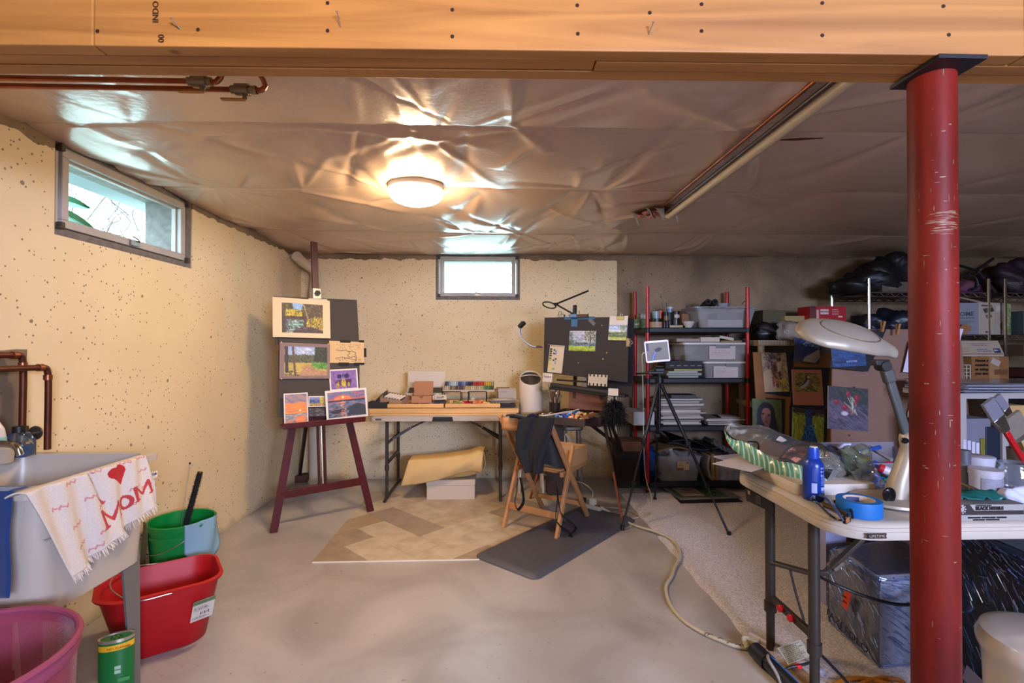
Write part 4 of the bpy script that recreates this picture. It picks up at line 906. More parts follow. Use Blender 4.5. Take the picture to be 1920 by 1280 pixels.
bare('fruit_painting','purple and yellow still life painting on right of left easel',cv,(618,693),(671,690),(619,733),.038)
def sunset(w,h,seed,big):
    cv = Cv(w,h,'#c87840')
    if big:
        cv.grad(0,.32,'#4a7aa4','#c46a5c').strokes(0,0,1,.3,120,['#6a5c8c','#8a5c74','#3c7aa0','#b46468','#e07848'],.18,.03,-.1,.15,seed=seed).ell(.4,.28,.22,.13,'#e8784a').ell(.4,.22,.03,.04,'#ffe0a0')
        cv.rect(0,.33,1,.38,'#2c2a44').grad(.38,1,'#5c7088','#3c4450').strokes(0,.4,1,1,200,['#4a5868','#2c3040','#6a7c94','#b4706c','#8a6878'],.16,.03,-.1,.2,seed=seed)
        cv.poly([(.05,.75),(.4,.66),(.38,.8),(.1,.85)],'#2a2c30').poly([(.42,.7),(.8,.5),(1,.6),(1,1),(.5,.95),(.55,.75)],'#33363c').strokes(.34,.38,.46,1,46,['#f09060','#e8a070','#d8704c'],.05,.02,0)
    else:
        cv.grad(0,.68,'#8a8094','#e0863c').strokes(0,0,1,.3,70,['#7c7488','#a08078','#68688a'],.25,.05,.4,.2,seed=seed).strokes(0,.3,1,.65,80,['#e8943c','#d8803c','#c87448'],.25,.04,0,.1,seed=seed).ell(.68,.57,.05,.035,'#fff0b0')
        cv.rect(0,.68,1,.7,'#2a3848').grad(.7,1,'#8098a4','#c0704c').strokes(0,.7,1,1,60,['#a0b0b4','#5c7080','#b8704c'],.2,.03,0,.1,seed=seed).strokes(.5,.78,.85,1,40,['#f08848','#e87038'],.14,.03,0,.1)
    return cv
bare('sunset_painting','narrow orange sunset beach painting at left of easel tray',sunset(54,72,2,0),(529,738),(574.5,735.5),(533,797),.075)
cv = Cv(60,42,'#4a5c84');cv.grad(0,.3,'#8a88a0','#6a78a0').rect(0,.34,1,.6,'#34487c').rect(0,.7,1,1,'#b8943c').strokes(0,.3,1,1,90,['#4a64a0','#2c3c6c','#d0b040','#8a7840'],.1,.04,0,.2).rect(.6,0,.95,.7,'#d8b830',.7).strokes(.6,0,.95,.8,30,['#f0d850','#c8a028'],.08,.04,0)
bare('small_seascape','small yellow and blue sea painting pinned between the sunsets',cv,(577,742.5),(613,742),(578,763),.034)
cv = Cv(60,24,'#38302e');cv.strokes(0,0,1,1,60,['#8a8078','#5a5250','#2c2422','#a89c90'],.3,.06,-.05,.1)
bare('small_seascape','small dark grey wave painting below the yellow sea painting',cv,(575,764),(613,764),(576,781),.033,edge='#3a3230')
bare('sunset_painting','wide red sunset over dark waves painting on the easel tray',sunset(96,70,5,1),(607.5,733),(685.5,726.5),(612.5,789),.080)
# ---------------------------------------------------------------- folding tables (one builder, two sizes)
blowm = mat('blow_moulded_white','#b0a494',.45)
tleg = mat('table_leg_brown','#3d352e',.4,.4)
def rounded(x0,x1,y0,y1,r,n=6):
    return [(p.x,p.y) for p in rrect((x0+x1)/2,(y0+y1)/2,x1-x0,y1-y0,r,0,n)]
def fold_table(name,label,x0,x1,y0,y1,zt,th=.045,r=.05,leg_in=.13,lr=.0145,legy=.07,mark_x=None,legys=None,zc=.26,brace=True):
    t = thing(name,label,'table',((x0+x1)/2,(y0+y1)/2,0))
    L = lambda e,z: [Vector((p[0],p[1],z)) for p in rounded(x0-e,x1+e,y0-e,y1+e,r+e)]
    prof = [L(-.02,zt-th),L(-.003,zt-th),L(0,zt-th+.004)] + ([L(0,zt-th*.52),L(-.003,zt-th*.50),L(-.003,zt-th*.46),L(-.001,zt-th*.44),L(-.001,zt-th*.30),L(-.005,zt-th*.27),L(-.005,zt-th*.22),L(-.003,zt-th*.2)] if True else []) + [L(-.002,zt-.006),L(-.008,zt),L(-.03,zt)]
    loft(MB(),prof).build('tabletop',blowm,t,angle=.8)
    for xe,s_ in ((x0+leg_in,1),(x1-leg_in,-1)):
        ya,yb = legys or (y0+legy,y1-legy)
        for ye in (ya,yb):
            MB().cyl((xe,ye,.012),(xe,ye,zc),lr*.86,n=16).cyl((xe,ye,zc-.005),(xe,ye,zt-th+.004),lr,n=16).cyl((xe,ye,zc-.015),(xe,ye,zc+.025),lr*1.25,n=16).build('leg',tleg,t)
        MB().bar((xe,ya,zc+.045),(xe,yb,zc+.045),.02,.028).build('cross_bar',tleg,t,bevel=.003)
        if brace: MB().bar((xe,ya,zt-.24),(xe,yb,zt-.24),.02,.02).build('cross_bar',tleg,t,bevel=.003)
        if abs(y1-y0) < .7: MB().tube([(xe,y0-.02,.014),(xe,ya,.022),(xe,yb,.022),(xe,y1+.02,.014)],.013,10,4).build('foot',tleg,t)
        ym = (ya+yb)/2
        if not brace: continue
        for dy in (-.012,.012): MB().bar((xe,ym+dy*6,zt-.24),(xe+s_*.16,ym+dy,zt-.145),.006,.02).build('brace',tleg,t)
        MB().bar((xe+s_*.15,ym,zt-.15),(xe+s_*.36,ym,zt-th-.004),.022,.014).build('brace_arm',tleg,t,bevel=.002)
        MB().box((xe+s_*.155,ym,zt-.148),(.008,.034,.034),(0,.5*s_,0)).build('brace_ring',mat('wire_steel'),t)
    MB().bb((x0+.06,y0+.10,zt-th-.014),(x1-.06,y0+.12,zt-th)).bb((x0+.06,y1-.05,zt-th-.016),(x1-.06,y1-.03,zt-th)).build('frame_rail',tleg,t,smooth=False)
    return t
Z1 = .705;t1x0,t1x1 = at(692,785,4.05).x,at(968,785,4.05).x
ft = fold_table('folding_table','white folding table by the back wall carrying pastel trays',t1x0,t1x1,4.05,4.66,Z1)
hx0,hx1 = at(812,785,4.05).x,at(848,785,4.05).x
MB().prism([(hx0-.008,0),(hx1+.008,0),(hx1,.038),(hx0,.038)],0,.006,Matrix.Translation((0,4.049,Z1-.046)) @ Matrix.Rotation(PI/2,4,'X')).build('carry_handle',mat('black_plastic'),ft,bevel=.002)
def nameplate(t,x,y,z,w,h,s_):
    MB().prism([(0,0),(w,0),(w*.96,h/2),(w,h),(0,h),(w*.04,h/2)],0,.002,Matrix.Translation((x,y,z)) @ Matrix.Rotation(PI/2,4,'X')).build('name_plate',mat('plate_dark','#1e1512',.4),t)
    text(s_,frame((x+w*.12,y-.0022,z+h*.24),(1,0,0),(0,0,1)),h*.75,mat('plate_print','#9a8a78',.4),t,w=w*.76)
nameplate(ft,at(704,785,4.05).x,4.047,Z1-.034,.05,.014,'LIFETIME')

# pine boards and pastel trays
pine = mat('pine_board','#c79a5e',.55,var=.2,vscale=5,stretch=(.5,5,5));Z2 = Z1+.056
def wood(name,label,cat,a,b_,m=pine,bev=.002): q = MB().bb(a,b_).build(name,m,bevel=bev,smooth=False);return tag(q,label,cat)
wood('pine_board','long pine board lying on the front edge of the back table','board',(t1x0+.0,4.055,Z1+.001),(t1x1-.0,4.10,Z1+.019))
wood('pine_board','upper long pine board along front of the back table','board',(t1x0-.0,4.06,Z1+.02),(t1x1+.02,4.098,Z2))
wood('pine_board','rear pine board behind the pastel trays on the back table','board',(t1x0+.02,4.56,Z1+.001),(t1x1,4.60,Z2))
wood('plywood_sheet','plywood sheet under the pastel trays on the back table','board',(t1x0+.01,4.103,Z2-.012),(t1x1+.01,4.558,Z2-.001),mat('plywood','#b8935e',.6,var=.15))
def tray(x0,x1,y0,y1,z,label,palette,n,empty=False):
    t = thing('pastel_tray',label,'tray',((x0+x1)/2,(y0+y1)/2,z),'pastel trays on the back table')
    MB().bb((x0,y0,z),(x1,y1,z+.004)).build('bottom',pine,t,smooth=False)
    for a,b_ in (((x0,y0,z),(x1,y0+.01,z+.034)),((x0,y1-.01,z),(x1,y1,z+.034)),((x0,y0+.01,z),(x0+.01,y1-.01,z+.034)),((x1-.01,y0+.01,z),(x1,y1-.01,z+.034))): MB().bb(a,b_).build('side',pine,t,smooth=False,bevel=.001)
    return t
zt_ = Z2;a0 = at(727,765,4.13).x;a1 = at(832,765,4.13).x;a2 = at(835,765,4.13).x;a3 = at(938,765,4.13).x
tray(a0,a1,4.12,4.42,zt_,'left pine tray of pastel sticks beneath the brown box',None,0);tray(a2,a3,4.12,4.42,zt_,'right pine tray of green, red and yellow pastel sticks',None,0)
sticks = 0
def pstick(c,col,L=.035,r=.006,ang=0,group='pastel sticks in the trays',label=None,cat='pastel stick'):
    key = ('stk',round(L,3),round(r,4),col)
    if key not in MATS:
        mb = MB();mb.cyl((-L/2,0,0),(L/2,0,0),r,n=7);o = mb.build('pastel_stick',mat('pastel_'+col.strip('#'),col,.9),base=(0,0,0),smooth=True)
        MATS[key] = o.data;o.location = c;o.rotation_euler = (0,R.uniform(-.25,.25),ang)
    else:
        o = bpy.data.objects.new('pastel_stick',MATS[key]);C.objects.link(o);o.location = c;o.rotation_euler = (0,R.uniform(-.25,.25),ang)
    tag(o,label,cat,group);return o
pal = [(.0,['#6a7a3a','#98a850','#b9b98a','#4f6a34','#c9c07a']),(.27,['#a82030','#c43a3c','#7c1c2c','#d05048']),(.5,['#d06038','#e08850','#c84c34','#e0a070']),(.74,['#e0a838','#e8c050','#d89a30','#e8d080'])]
for k in range(110):
    u = R.random();cs = [p[1] for p in pal if p[0] <= u][-1];col = R.choice(cs)
    pstick((a2+.022+(a3-a2-.05)*u,R.uniform(4.14,4.40),zt_+.012+R.choice((0,.012,.018))),col,ang=R.uniform(-.9,.9)+PI/2*R.choice((0,1)),label='short %s pastel stick in the right pine tray' % ('green and olive' if u < .27 else 'red' if u < .5 else 'orange' if u < .74 else 'yellow'),group='%s pastels in the right tray' % ('green' if u < .27 else 'red' if u < .5 else 'orange' if u < .74 else 'yellow'))
for k in range(60):
    u = R.random();col = R.choice(['#9a8aa8','#c8b8c0','#7a4a5c','#b0a0b8','#a86a5c','#d0c8cc','#6c6a98'])
    pstick((a0+.02+(a1-a0-.04)*u,R.uniform(4.135,4.40),zt_+.012+R.choice((0,.012))),col,ang=R.uniform(-1.5,1.5),label='short lilac, rose or white pastel stick in the left pine tray',group='pastels in the left tray')
card = mat('cardboard','#a87c50',.85,var=.08,vscale=10);cardd = mat('cardboard_dark','#80603f',.85,var=.1)
def open_box(name,label,M,w,d,h,m,lid=None,t=.003,cat='box',fill=None):
    """box with open top in local frame M (x width, y depth, z up); lid=(angle, length)"""
    o = thing(name,label,cat,M.translation);b = MB(M)
    b.bb((-w/2,-d/2,0),(w/2,d/2,t));b.build('bottom',m,o,smooth=False)
    for s_ in (-1,1):
        MB(M).bb((-w/2,s_*(d/2)-t/2,0),(w/2,s_*(d/2)+t/2,h)).build('side',m,o,smooth=False);MB(M).bb((s_*(w/2)-t/2,-d/2,0),(s_*(w/2)+t/2,d/2,h)).build('side',m,o,smooth=False)
    if lid:
        a,L = lid;b = MB(M);b.bar((0,d/2,h),(0,d/2+L*math.cos(a),h+L*math.sin(a)),w,t,(0,0,1) if abs(math.cos(a)) > .5 else (0,-1,0));b.build('lid',m,o,smooth=False)
    return o
def T(x,y,z,rz=0,rx=0,ry=0): return Matrix.Translation((x,y,z)) @ Euler((rx,ry,rz)).to_matrix().to_4x4()
# white pastel set with lid (behind), green strip
p0 = at(764,738,4.5);zz = at(800,738,4.5).z;zz = .835
ws_ = open_box('pastel_set','white-lidded pastel set standing open behind the brown box',T(at(799,735,4.5).x,4.48,.86,0,.4),.34,.13,.025,mat('set_white','#c9bba6',.5),(1.15,.135),.003,'pastel set')
MB(T(at(799,735,4.5).x,4.48,.86,0,.4)).bb((-.155,-.062,.012),(.155,.06,.014)).build('tray_insert',mat('dark_foam','#4a3f38',.9),ws_)
for k in range(24): MB(T(at(800,735,4.5).x-.15+.0128*k,4.48,zz+.0,0,.35)).box((0,.02,.018),(.009,.06,.009)).build('stick',mat(('pastel_a','pastel_b','pastel_c')[k % 3],('#7c4a3a','#a06a54','#5a3c34')[k % 3],.9),ws_)
MB(T(at(799,735,4.5).x,4.48,.86,0,.4)).bb((.04,-.066,.004),(.165,-.0655,.024)).bb((.04,-.062,.0145),(.165,-.03,.016)).build('green_label',mat('green_card','#2c6a3c',.6),ws_)
# pastel set of ninety sticks on wire stands
bx = at(880,720,4.5).x;Mx = T(bx,4.46,.905,0,.50)
ps = open_box('pastel_set','long pastel set of many coloured sticks tilted on black wire stands',Mx,.455,.155,.022,mat('set_white'),None,.004,'pastel set')
MB(Mx).bb((-.222,-.073,.006),(.222,.073,.009)).build('tray_insert',mat('dark_foam'),ps)
row1 = ['#3a3c4a','#586878','#8aa4b4','#a8c4cc','#b8ccd0','#c4ccd4','#94a8bc','#3c5088','#4a60a0','#6a80b4','#8098c0','#4c5c90','#303c68','#2c304c','#3c3448','#a05048','#b04438','#a83c34','#b4443c','#c05038','#b83c30','#c89838','#d8b040','#e0b838','#d0a030','#b8a878']
row2 = ['#c0b0a0','#c8b8a4','#b8a890','#6c5c4c','#9a8468','#887460','#54483c','#7c5c4c','#6c4c44','#5c4c54','#8c7c84','#d0b878','#c8a860','#c0b090','#d4c4a0','#c8c0a8','#b8b090','#a8a888','#c4bca0','#c8c48c','#a0ac84','#6c8c64','#4c7c4c','#5c8454','#3c6c44','#4c5c48']
for k in range(26):
    for rI,rw in ((0,row1),(1,row2)):
        MB(Mx).box((-.21+.0168*k,.037-.073*rI,.014),(.0125,.058,.011)).build('stick',mat('pst_'+rw[k][1:],rw[k],.9),ps,bevel=0)
for (sx_) in (bx-.15,at(895,735,4.4).x):
    s2 = thing('wire_stand','black wire stand holding up the long pastel set, %s one' % ('left' if sx_ < bx else 'right'),'stand',(sx_,4.46,Z2))
    MB().tube([(sx_-.08,4.38,Z2+.002),(sx_-.08,4.38,Z2+.105),(sx_-.08,4.385,Z2+.112),(sx_+.08,4.385,Z2+.112),(sx_+.08,4.38,Z2+.105),(sx_+.08,4.38,Z2+.002)],.004,6,1).build('front_frame',mat('black_wire','#15110e',.4,.3),s2)
    MB().tube([(sx_-.08,4.39,Z2+.11),(sx_-.08,4.53,Z2+.13),(sx_-.08,4.55,Z2+.0)],.004,6,1).tube([(sx_+.08,4.39,Z2+.11),(sx_+.08,4.53,Z2+.13),(sx_+.08,4.55,Z2+.0)],.004,6,1).build('arm',mat('black_wire'),s2)
wood('cream_box','low cream box behind the right pastel tray','box',(at(830,748,4.5).x,4.44,Z2),(at(928,748,4.5).x,4.55,Z2+.03),mat('cream_card','#a8947a',.8))
cr = pstick((at(886,746,4.45).x,4.47,Z2+.04),'#d8c8b8',.03,.012,.5,None,'crumpled white scrap on the low cream box');cr.name = 'paper_scrap';cr['category'] = 'paper'; 
# brown box with raised lid
q = at(790,757,4.17);bbx = open_box('brown_box','brown cardboard box with raised lid on left pastel tray',T(q.x,4.24,Z2+.036,.03),.165,.14,.06,mat('kraft_box','#a3714c',.8,var=.05),(1.35,.115))
MB(T(q.x,4.24,Z2+.036,.03)).prism([(-.02,0),(.02,0),(.008,-.018),(-.008,-.018)],0,.003,T(0,-.0715,.058,0,PI/2)).build('lid_tab',mat('kraft_tab','#7a5236',.8),bbx)
MB(T(q.x,4.24,Z2+.036,.03)).bb((-.08,-.068,.045),(.08,.06,.05)).build('inner_flap',mat('dark_foam'),bbx)
# pink-brown long box with white sticks
q = at(738,752,4.2);Mq = T(q.x,4.25,Z2+.045,-.28,.25,.12)
lb = open_box('stick_box','open brown box with a row of white pastel sticks, left',Mq,.20,.14,.045,mat('kraft_pale','#a88566',.85),None)
MB(Mq).bb((-.095,-.065,.018),(.095,.065,.02)).build('foam',mat('dark_foam'),lb)
for k in range(6): MB(Mq).cyl((-.07+.026*k,-.04,.04),(-.055+.026*k,.035,.045),.009,n=10).build('stick',mat('chalk_white','#d8cbb8',.9),lb)
# black box with open lid at far left
q = at(709,762,4.13);kb = open_box('black_box','small black box with dark flap at left end of back table',T(q.x,4.17,Z2+.001,.02),.155,.12,.05,mat('black_card','#1f1b18',.7),None)
MB().add([q+Vector((-.05,.10,.035)),q+Vector((.06,.12,.03)),q+Vector((.05,.13,.13)),q+Vector((.0,.12,.09))],[(0,1,2,3)]).build('lid',mat('black_flap','#3c352c',.8),kb,solid=.003)
MB().bb((q.x-.07,4.12,Z2+.035),(q.x+.07,4.22,Z2+.04)).build('contents',mat('dark_foam'),kb)
# small box with card and white roll right of brown box
q = at(825,752,4.2);wb2 = open_box('small_black_box','small black box with white printed card lid beside brown box',T(q.x,4.22,Z2+.036,.15),.09,.08,.02,mat('black_card'),None)
cv = Cv(36,24,'#c9bda8');cv.rect(.1,.5,.6,.75,'#5c6aa8').ell(.7,.45,.12,.12,'#2a2a30').lines_text(.08,.15,.7,2,.12,'#5c5248')
picture('printed_card',cv,T(q.x-.04,4.19,Z2+.062,.15,.6),.095,.06,wb2,.002)
tag(MB().cyl((at(815,745,4.3).x,4.26,Z2+.07),(at(815,745,4.3).x+.02,4.33,Z2+.08),.022,n=20).build('paper_roll',mat('chalk_white')),'small white roll between brown box and printed card','roll')
# grey sheets and papers on right end
q = at(950,740,4.3)
cv = Cv(40,40,'#9c948a');cv.lines_text(.1,.2,.6,3,.08,'#847c72');cv.rect(.72,.1,.95,.14,'#2c2824')
for k in range(5):
    for j in range(5):
        if (k*7+j*3+k*j) % 3: cv.rect(.7+k*.04,.1+j*.04,.73+k*.04,.13+j*.04,'#2e2a26')
cv.rect(.68,.08,.92,.32,'#9c948a')
gpk = picture('grey_envelope',cv,T(at(935,760,4.3).x,4.36,Z2+.045,.1,1.15),.16,.10,None,.004);tag(gpk,'grey printed envelope leaning at right end of back table','envelope')
tag(MB(T(q.x-.0,4.4,Z2,.05,1.4)).bb((-.09,0,-.003),(.03,.15,0)).build('brown_flap',cardd,smooth=False),'brown cardboard sheet standing behind the grey envelope','cardboard')
for k in range(6):
    cc = (at(948,760,4.25).x+R.uniform(-.06,.03),4.25+R.uniform(-.03,.03),Z2+.037+k*.0045);a_ = R.uniform(-.3,.3)
    tag(MB(T(*cc,a_)).grid(lambda u,v: Vector(((u-.5)*.2,(v-.5)*.15,.003*math.sin(u*5+k)*(u))),8,4).build('loose_sheet',mat('sheet_%d' % (k % 3),('#b0a494','#8c8478','#c8bca8')[k % 3],.8),solid=.0015),'one of the loose grey papers heaped on right pastel tray','paper','loose papers on the right tray')
tag(MB(T(at(950,766,4.15).x,4.16,Z2+.001,.02)).bb((-.05,-.03,0),(.07,.04,.03)).build('black_case',mat('black_card'),bevel=.004),'small black case at the right end of pine boards','case')
# under the table: white box, kraft paper
b0,b1 = atz(800,937),atz(890,937)
wbx = thing('white_carton','white lidded cardboard carton on the floor under the table','box',((b0.x+b1.x)/2,b0.y+.15,0))
MB().bb((b0.x,b0.y,0),(b1.x,b0.y+.30,.155)).build('body',mat('carton_white','#b5a48f',.7),wbx,smooth=False,bevel=.002)
MB().bb((b0.x-.004,b0.y-.004,.12),(b1.x+.004,b0.y+.304,.165)).build('lid',mat('carton_white'),wbx,smooth=False,bevel=.002)
MB().box((b1.x+.005,b0.y+.12,.09),(.002,.06,.025)).build('hand_hole',mat('black_card'),wbx)
kx0,kx1 = at(753,880,b0.y-.05).x,at(910,880,b0.y).x
kfm = mat('tan_kraft','#c2a066',.75,var=.05,bump=.25,bscale=9);kp = thing('kraft_paper','big folded sheet of tan kraft paper lying on the white carton','paper',((kx0+kx1)/2,b0.y+.1,.165))
def kl(P,t): f = t*(len(P)-1);i = min(len(P)-2,int(f));q = f-i;q = q*q*(3-2*q)*.5+q*.5;return at(lerp(P[i][0],P[i+1][0],q),lerp(P[i][1],P[i+1][1],q),b0.y-.04)
KT = [(766,863),(800,861),(840,857),(875,852),(896,845),(906,847)];KB = [(752,911),(785,907),(820,900),(855,889),(885,882),(903,886)]
def ksh(u,v):
    if v < .3: t = v/.3;p = kl(KT,u);return p+Vector((.02*(1-t),.26*(1-t)+.0,.012*math.sin(PI*t)-.01*(1-t)))
    t = (v-.3)/.7;p = lerp(kl(KT,u),kl(KB,u),t);p.y += -.03*math.sin(PI*t)*(.4+u)+.004*math.sin(u*14+t*5);return p
MB().grid(ksh,44,26).build('sheet',kfm,kp,solid=.003,angle=1.2)
KR = [(800,905),(835,902),(865,899),(890,894),(903,886)];KM = [(800,903),(835,896),(860,888),(885,883),(902,884)]
MB().grid(lambda u,v: lerp(kl(KM,u),kl(KR,u),v)+Vector((0,.03+.05*v,0)),24,8).build('rolled_edge',kfm,kp,solid=.003,angle=1.2)
MB().grid(lambda u,v: at(906,847,b0.y-.04)+Vector((.018*math.sin(PI*v),.22*u,-.155*v)),10,14).build('rolled_end',kfm,kp,solid=.003,angle=1.2)
MB().bb((b0.x-.05,b0.y+.06,.168),(b1.x-.02,b0.y+.22,.27)).build('bundle',kfm,kp,smooth=False,bevel=.03)

# air purifier on a white stand
apc = Vector((at(995,700,4.36).x,4.36,.50));ap = thing('air_purifier','tall cylindrical white air purifier with slanted oval handle opening','air purifier',apc)
apw = mat('purifier_white','#cfc0ac',.4)
def aring(r,z,tilt): return [apc+Vector((r*math.cos(a),r*math.sin(a),z+tilt*(math.sin(a)*.5+.5))) for a in [2*PI*k/40 for k in range(40)]]
loft(MB(),[aring(.098,.20,0),aring(.101,.21,0),aring(.101,.40,0),aring(.101,.43,.115),aring(.096,.44,.118),aring(.09,.436,.118),aring(.086,.37,.13)],False,False).build('upper_shell',apw,ap)
loft(MB(),[aring(.089,.425,.118),aring(.03,.42,.118)],False,True).build('top_grille',mat('purifier_dark','#3c342c',.5),ap)
hd = MB();hd.tube([apc+Vector((-.086,.02,.505)),apc+Vector((-.05,.012,.515)),apc+Vector((0,.008,.52)),apc+Vector((.05,.012,.515)),apc+Vector((.086,.02,.505))],.011,8,6,flat=.5);hd.build('handle',apw,ap)
MB().lathe([(.09,0),(.099,.006),(.0995,.2)],apc,40).build('lower_shell',mat('purifier_beige','#b09c80',.5),ap)
hl = MB()
for j in range(9):
    for k in range(34):
        a = -PI+PI*k/33+(j % 2)*.045;p = apc+Vector((.0998*math.cos(a),.0998*math.sin(a),.03+j*.019));tx = Vector((-math.sin(a),math.cos(a),0))
        hl.add([p-tx*.0035,p-Vector((0,0,.0035)),p+tx*.0035,p+Vector((0,0,.0035))],[(0,1,2,3)])
stuff(hl.build('air_hole',mat('purifier_dark'),ap,smooth=False))
st = thing('plant_stand','small white round stand under the air purifier','stand',(apc.x,apc.y,0))
MB().cyl((apc.x,apc.y,.475),(apc.x,apc.y,.499),.13,n=32).build('top',mat('stand_white','#bfb2a0',.5),st)
for sx_,sy_ in ((-1,-1),(1,-1),(1,1),(-1,1)): MB().cyl((apc.x+sx_*.105,apc.y+sy_*.09,0),(apc.x+sx_*.08,apc.y+sy_*.07,.476),.011,n=12).build('leg',mat('stand_white'),st)
# small metal stool behind
sc2 = Vector((at(1072,800,4.45).x,4.45,0));stl = thing('metal_stool','small grey metal stool behind the wooden chair','stool',sc2)
greym = mat('grey_metal','#8c8478',.4,.6)
loft(MB(),[rrect(sc2.x,sc2.y,.16,.2,.03,.525),rrect(sc2.x,sc2.y,.18,.22,.03,.535),rrect(sc2.x,sc2.y,.18,.22,.03,.555),rrect(sc2.x,sc2.y,.15,.19,.03,.56)]).build('seat',greym,stl)
for sx_,sy_ in ((-1,-1),(1,-1),(1,1),(-1,1)): MB().cyl((sc2.x+sx_*.075,sc2.y+sy_*.13,0),(sc2.x+sx_*.06,sc2.y+sy_*.08,.53),.009,n=10).build('leg',greym,stl)
MB().bar((sc2.x-.07,sc2.y-.1,.5),(sc2.x+.07,sc2.y-.1,.28),.01,.018).build('brace',greym,stl)
tag(MB(T(sc2.x-.01,4.43,.561,.2)).box((0,0,.02),(.10,.09,.04)).build('tissue_packet',mat('teal_pack','#2c6a78',.5,col2='#3a5a9a',vscale=20),bevel=.01),'blue and green packet lying on the metal stool','packet')

# ---------------------------------------------------------------- chair, apron, mat
ch0 = Vector((.37,3.535,0));cs = Vector((.81,-.59,0));cd = Vector((.59,.81,0))
def K(s_,d,z): return ch0+cs*s_+cd*d+ez*z
beech = mat('beech_wood','#ab7748',.45,var=.15,vscale=7,stretch=(2,2,.6))
chr_ = thing('folding_chair','wooden folding chair with dark apron over its back','chair',ch0)
for s_ in (-.195,.195):
    MB().bar(K(s_,.26,.012),K(s_*.99,-.315,.80),.038,.022,cs).build('back_stile',beech,chr_,bevel=.005)
    MB().bar(K(s_*1.07,-.245,.0),K(s_*1.07,.0,.585),.036,.022,cs).build('rear_leg',beech,chr_,bevel=.003)
    MB().bar(K(s_*.9,-.12,.40),K(s_*.9,.27,.415),.02,.035,ez).build('seat_rail',beech,chr_,bevel=.004)
for k in range(7): MB().bar(K(-.175,-.09+k*.058,.428),K(.175,-.09+k*.058,.428),.046,.012,ez).build('seat_slat',beech,chr_,bevel=.003)
MB().bar(K(-.19,-.20,.15),K(.19,-.20,.15),.018,.045,ez).build('stretcher',beech,chr_,bevel=.003)
MB().bar(K(-.18,.175,.13),K(.18,.175,.13),.018,.032,ez).build('stretcher',beech,chr_,bevel=.003)
MB().bar(K(-.19,-.065,.405),K(.19,-.065,.405),.02,.02,ez).build('stretcher',beech,chr_,bevel=.003)
MB().grid(lambda u,v: K(lerp(-.19,.19,u),-.295+.018*math.sin(PI*u)+.03*(1-v)*0+.055*v*0,.70+.085*v),14,3).build('back_rail',beech,chr_,solid=.018)
# apron
apm = mat('navy_canvas','#0d0e12',.9,var=.15,vscale=8,sheen=.2)
an = thing('apron','black-navy canvas apron hanging over the back of the wooden chair','apron',K(0,-.33,.40))
def apf(u,v):   # far half: lies against the inner side of the sloping stiles
    s_ = lerp(-.135,.183,u)
    if v < .1: t = v/.1;return K(s_,-.335+.045*t,.80+.012*math.sin(PI*t)+.008*math.sin(u*8))
    w = (v-.1)/.9;z = .80-w*(.375+.015*math.sin(u*9));return K(s_,-.292+(.8-z)*.62+.008*math.sin(u*17+w*3),z)
MB().grid(apf,44,30).build('skirt',apm,an,solid=.003,angle=1.2)
AP_ = K(0,-.345,.6)
def bib(u,v):   # near half with its straight hem
    L_ = [(973,786),(969,815),(967,846),(979,868),(987,886)];R_ = [(1040,783),(1034,810),(1026,838),(1018,862),(1015,888)]
    def pick(P): f = v*4;i = min(3,int(f));t = f-i;return (lerp(P[i][0],P[i+1][0],t),lerp(P[i][1],P[i+1][1],t))
    a,c = pick(L_),pick(R_);p = plane_pt(lerp(a[0],c[0],u),lerp(a[1],c[1],u)-4*math.sin(PI*u)*(1-v),AP_,cd)
    return p-cd*(.012*math.sin(u*9+v*2)*(.5+v)+.006*math.sin(u*23+v*7))
MB().grid(bib,26,28).build('bib',mat('navy_canvas_worn','#15161b',.9,var=.12,vscale=10),an,solid=.003,angle=1.2)
def nk(u,v): a = PI*u;return K(lerp(.02,.17,u),-.335-.02*math.sin(a)+.05*v,.79+.05*math.sin(a)-.06*v)
MB().grid(nk,18,6).build('neck_facing',mat('denim_facing','#1b2440',.85),an,solid=.003)
def strap(pts,w=.028):
    b = MB();P = [Vector(p) for p in pts]
    b.tube(P,w/2,6,6,flat=.18);return b
sk0 = K(-.02,-.35,.40)
strap([sk0,sk0+Vector((-.01,0,-.09)),sk0+Vector((-.02,0,-.17)),sk0+Vector((0,.01,-.21)),sk0+Vector((.03,.02,-.18)),sk0+Vector((.03,.02,-.08)),sk0+Vector((.015,.02,.0))]).build('strap',mat('black_strap','#08080a',.95),an)
e0 = K(.215,-.26,.40);strap([e0,e0+Vector((.01,-.0,-.12)),e0+Vector((.0,.0,-.25)),atz(1070,1000,.022),atz(1072,1007,.024)]).build('strap',mat('black_strap','#08080a',.95),an)
strap([e0+Vector((.01,.02,-.05)),e0+Vector((.03,.01,-.2)),atz(1080,990,.03),atz(1066,1004,.024)]).build('strap',mat('black_strap','#08080a',.95),an)
# carton on the seat
cb_ = T(*K(.07,.11,.437),math.atan2(cs.y,cs.x));cbo = open_box('seat_carton','open brown carton with papers sitting on the chair seat',cb_,.27,.23,.115,card,None,.004)
MB(cb_).bb((-.12,-.1,.07),(.12,.1,.09)).build('paper_stack',mat('paper_pinkish','#b8a498',.8),cbo,smooth=False)
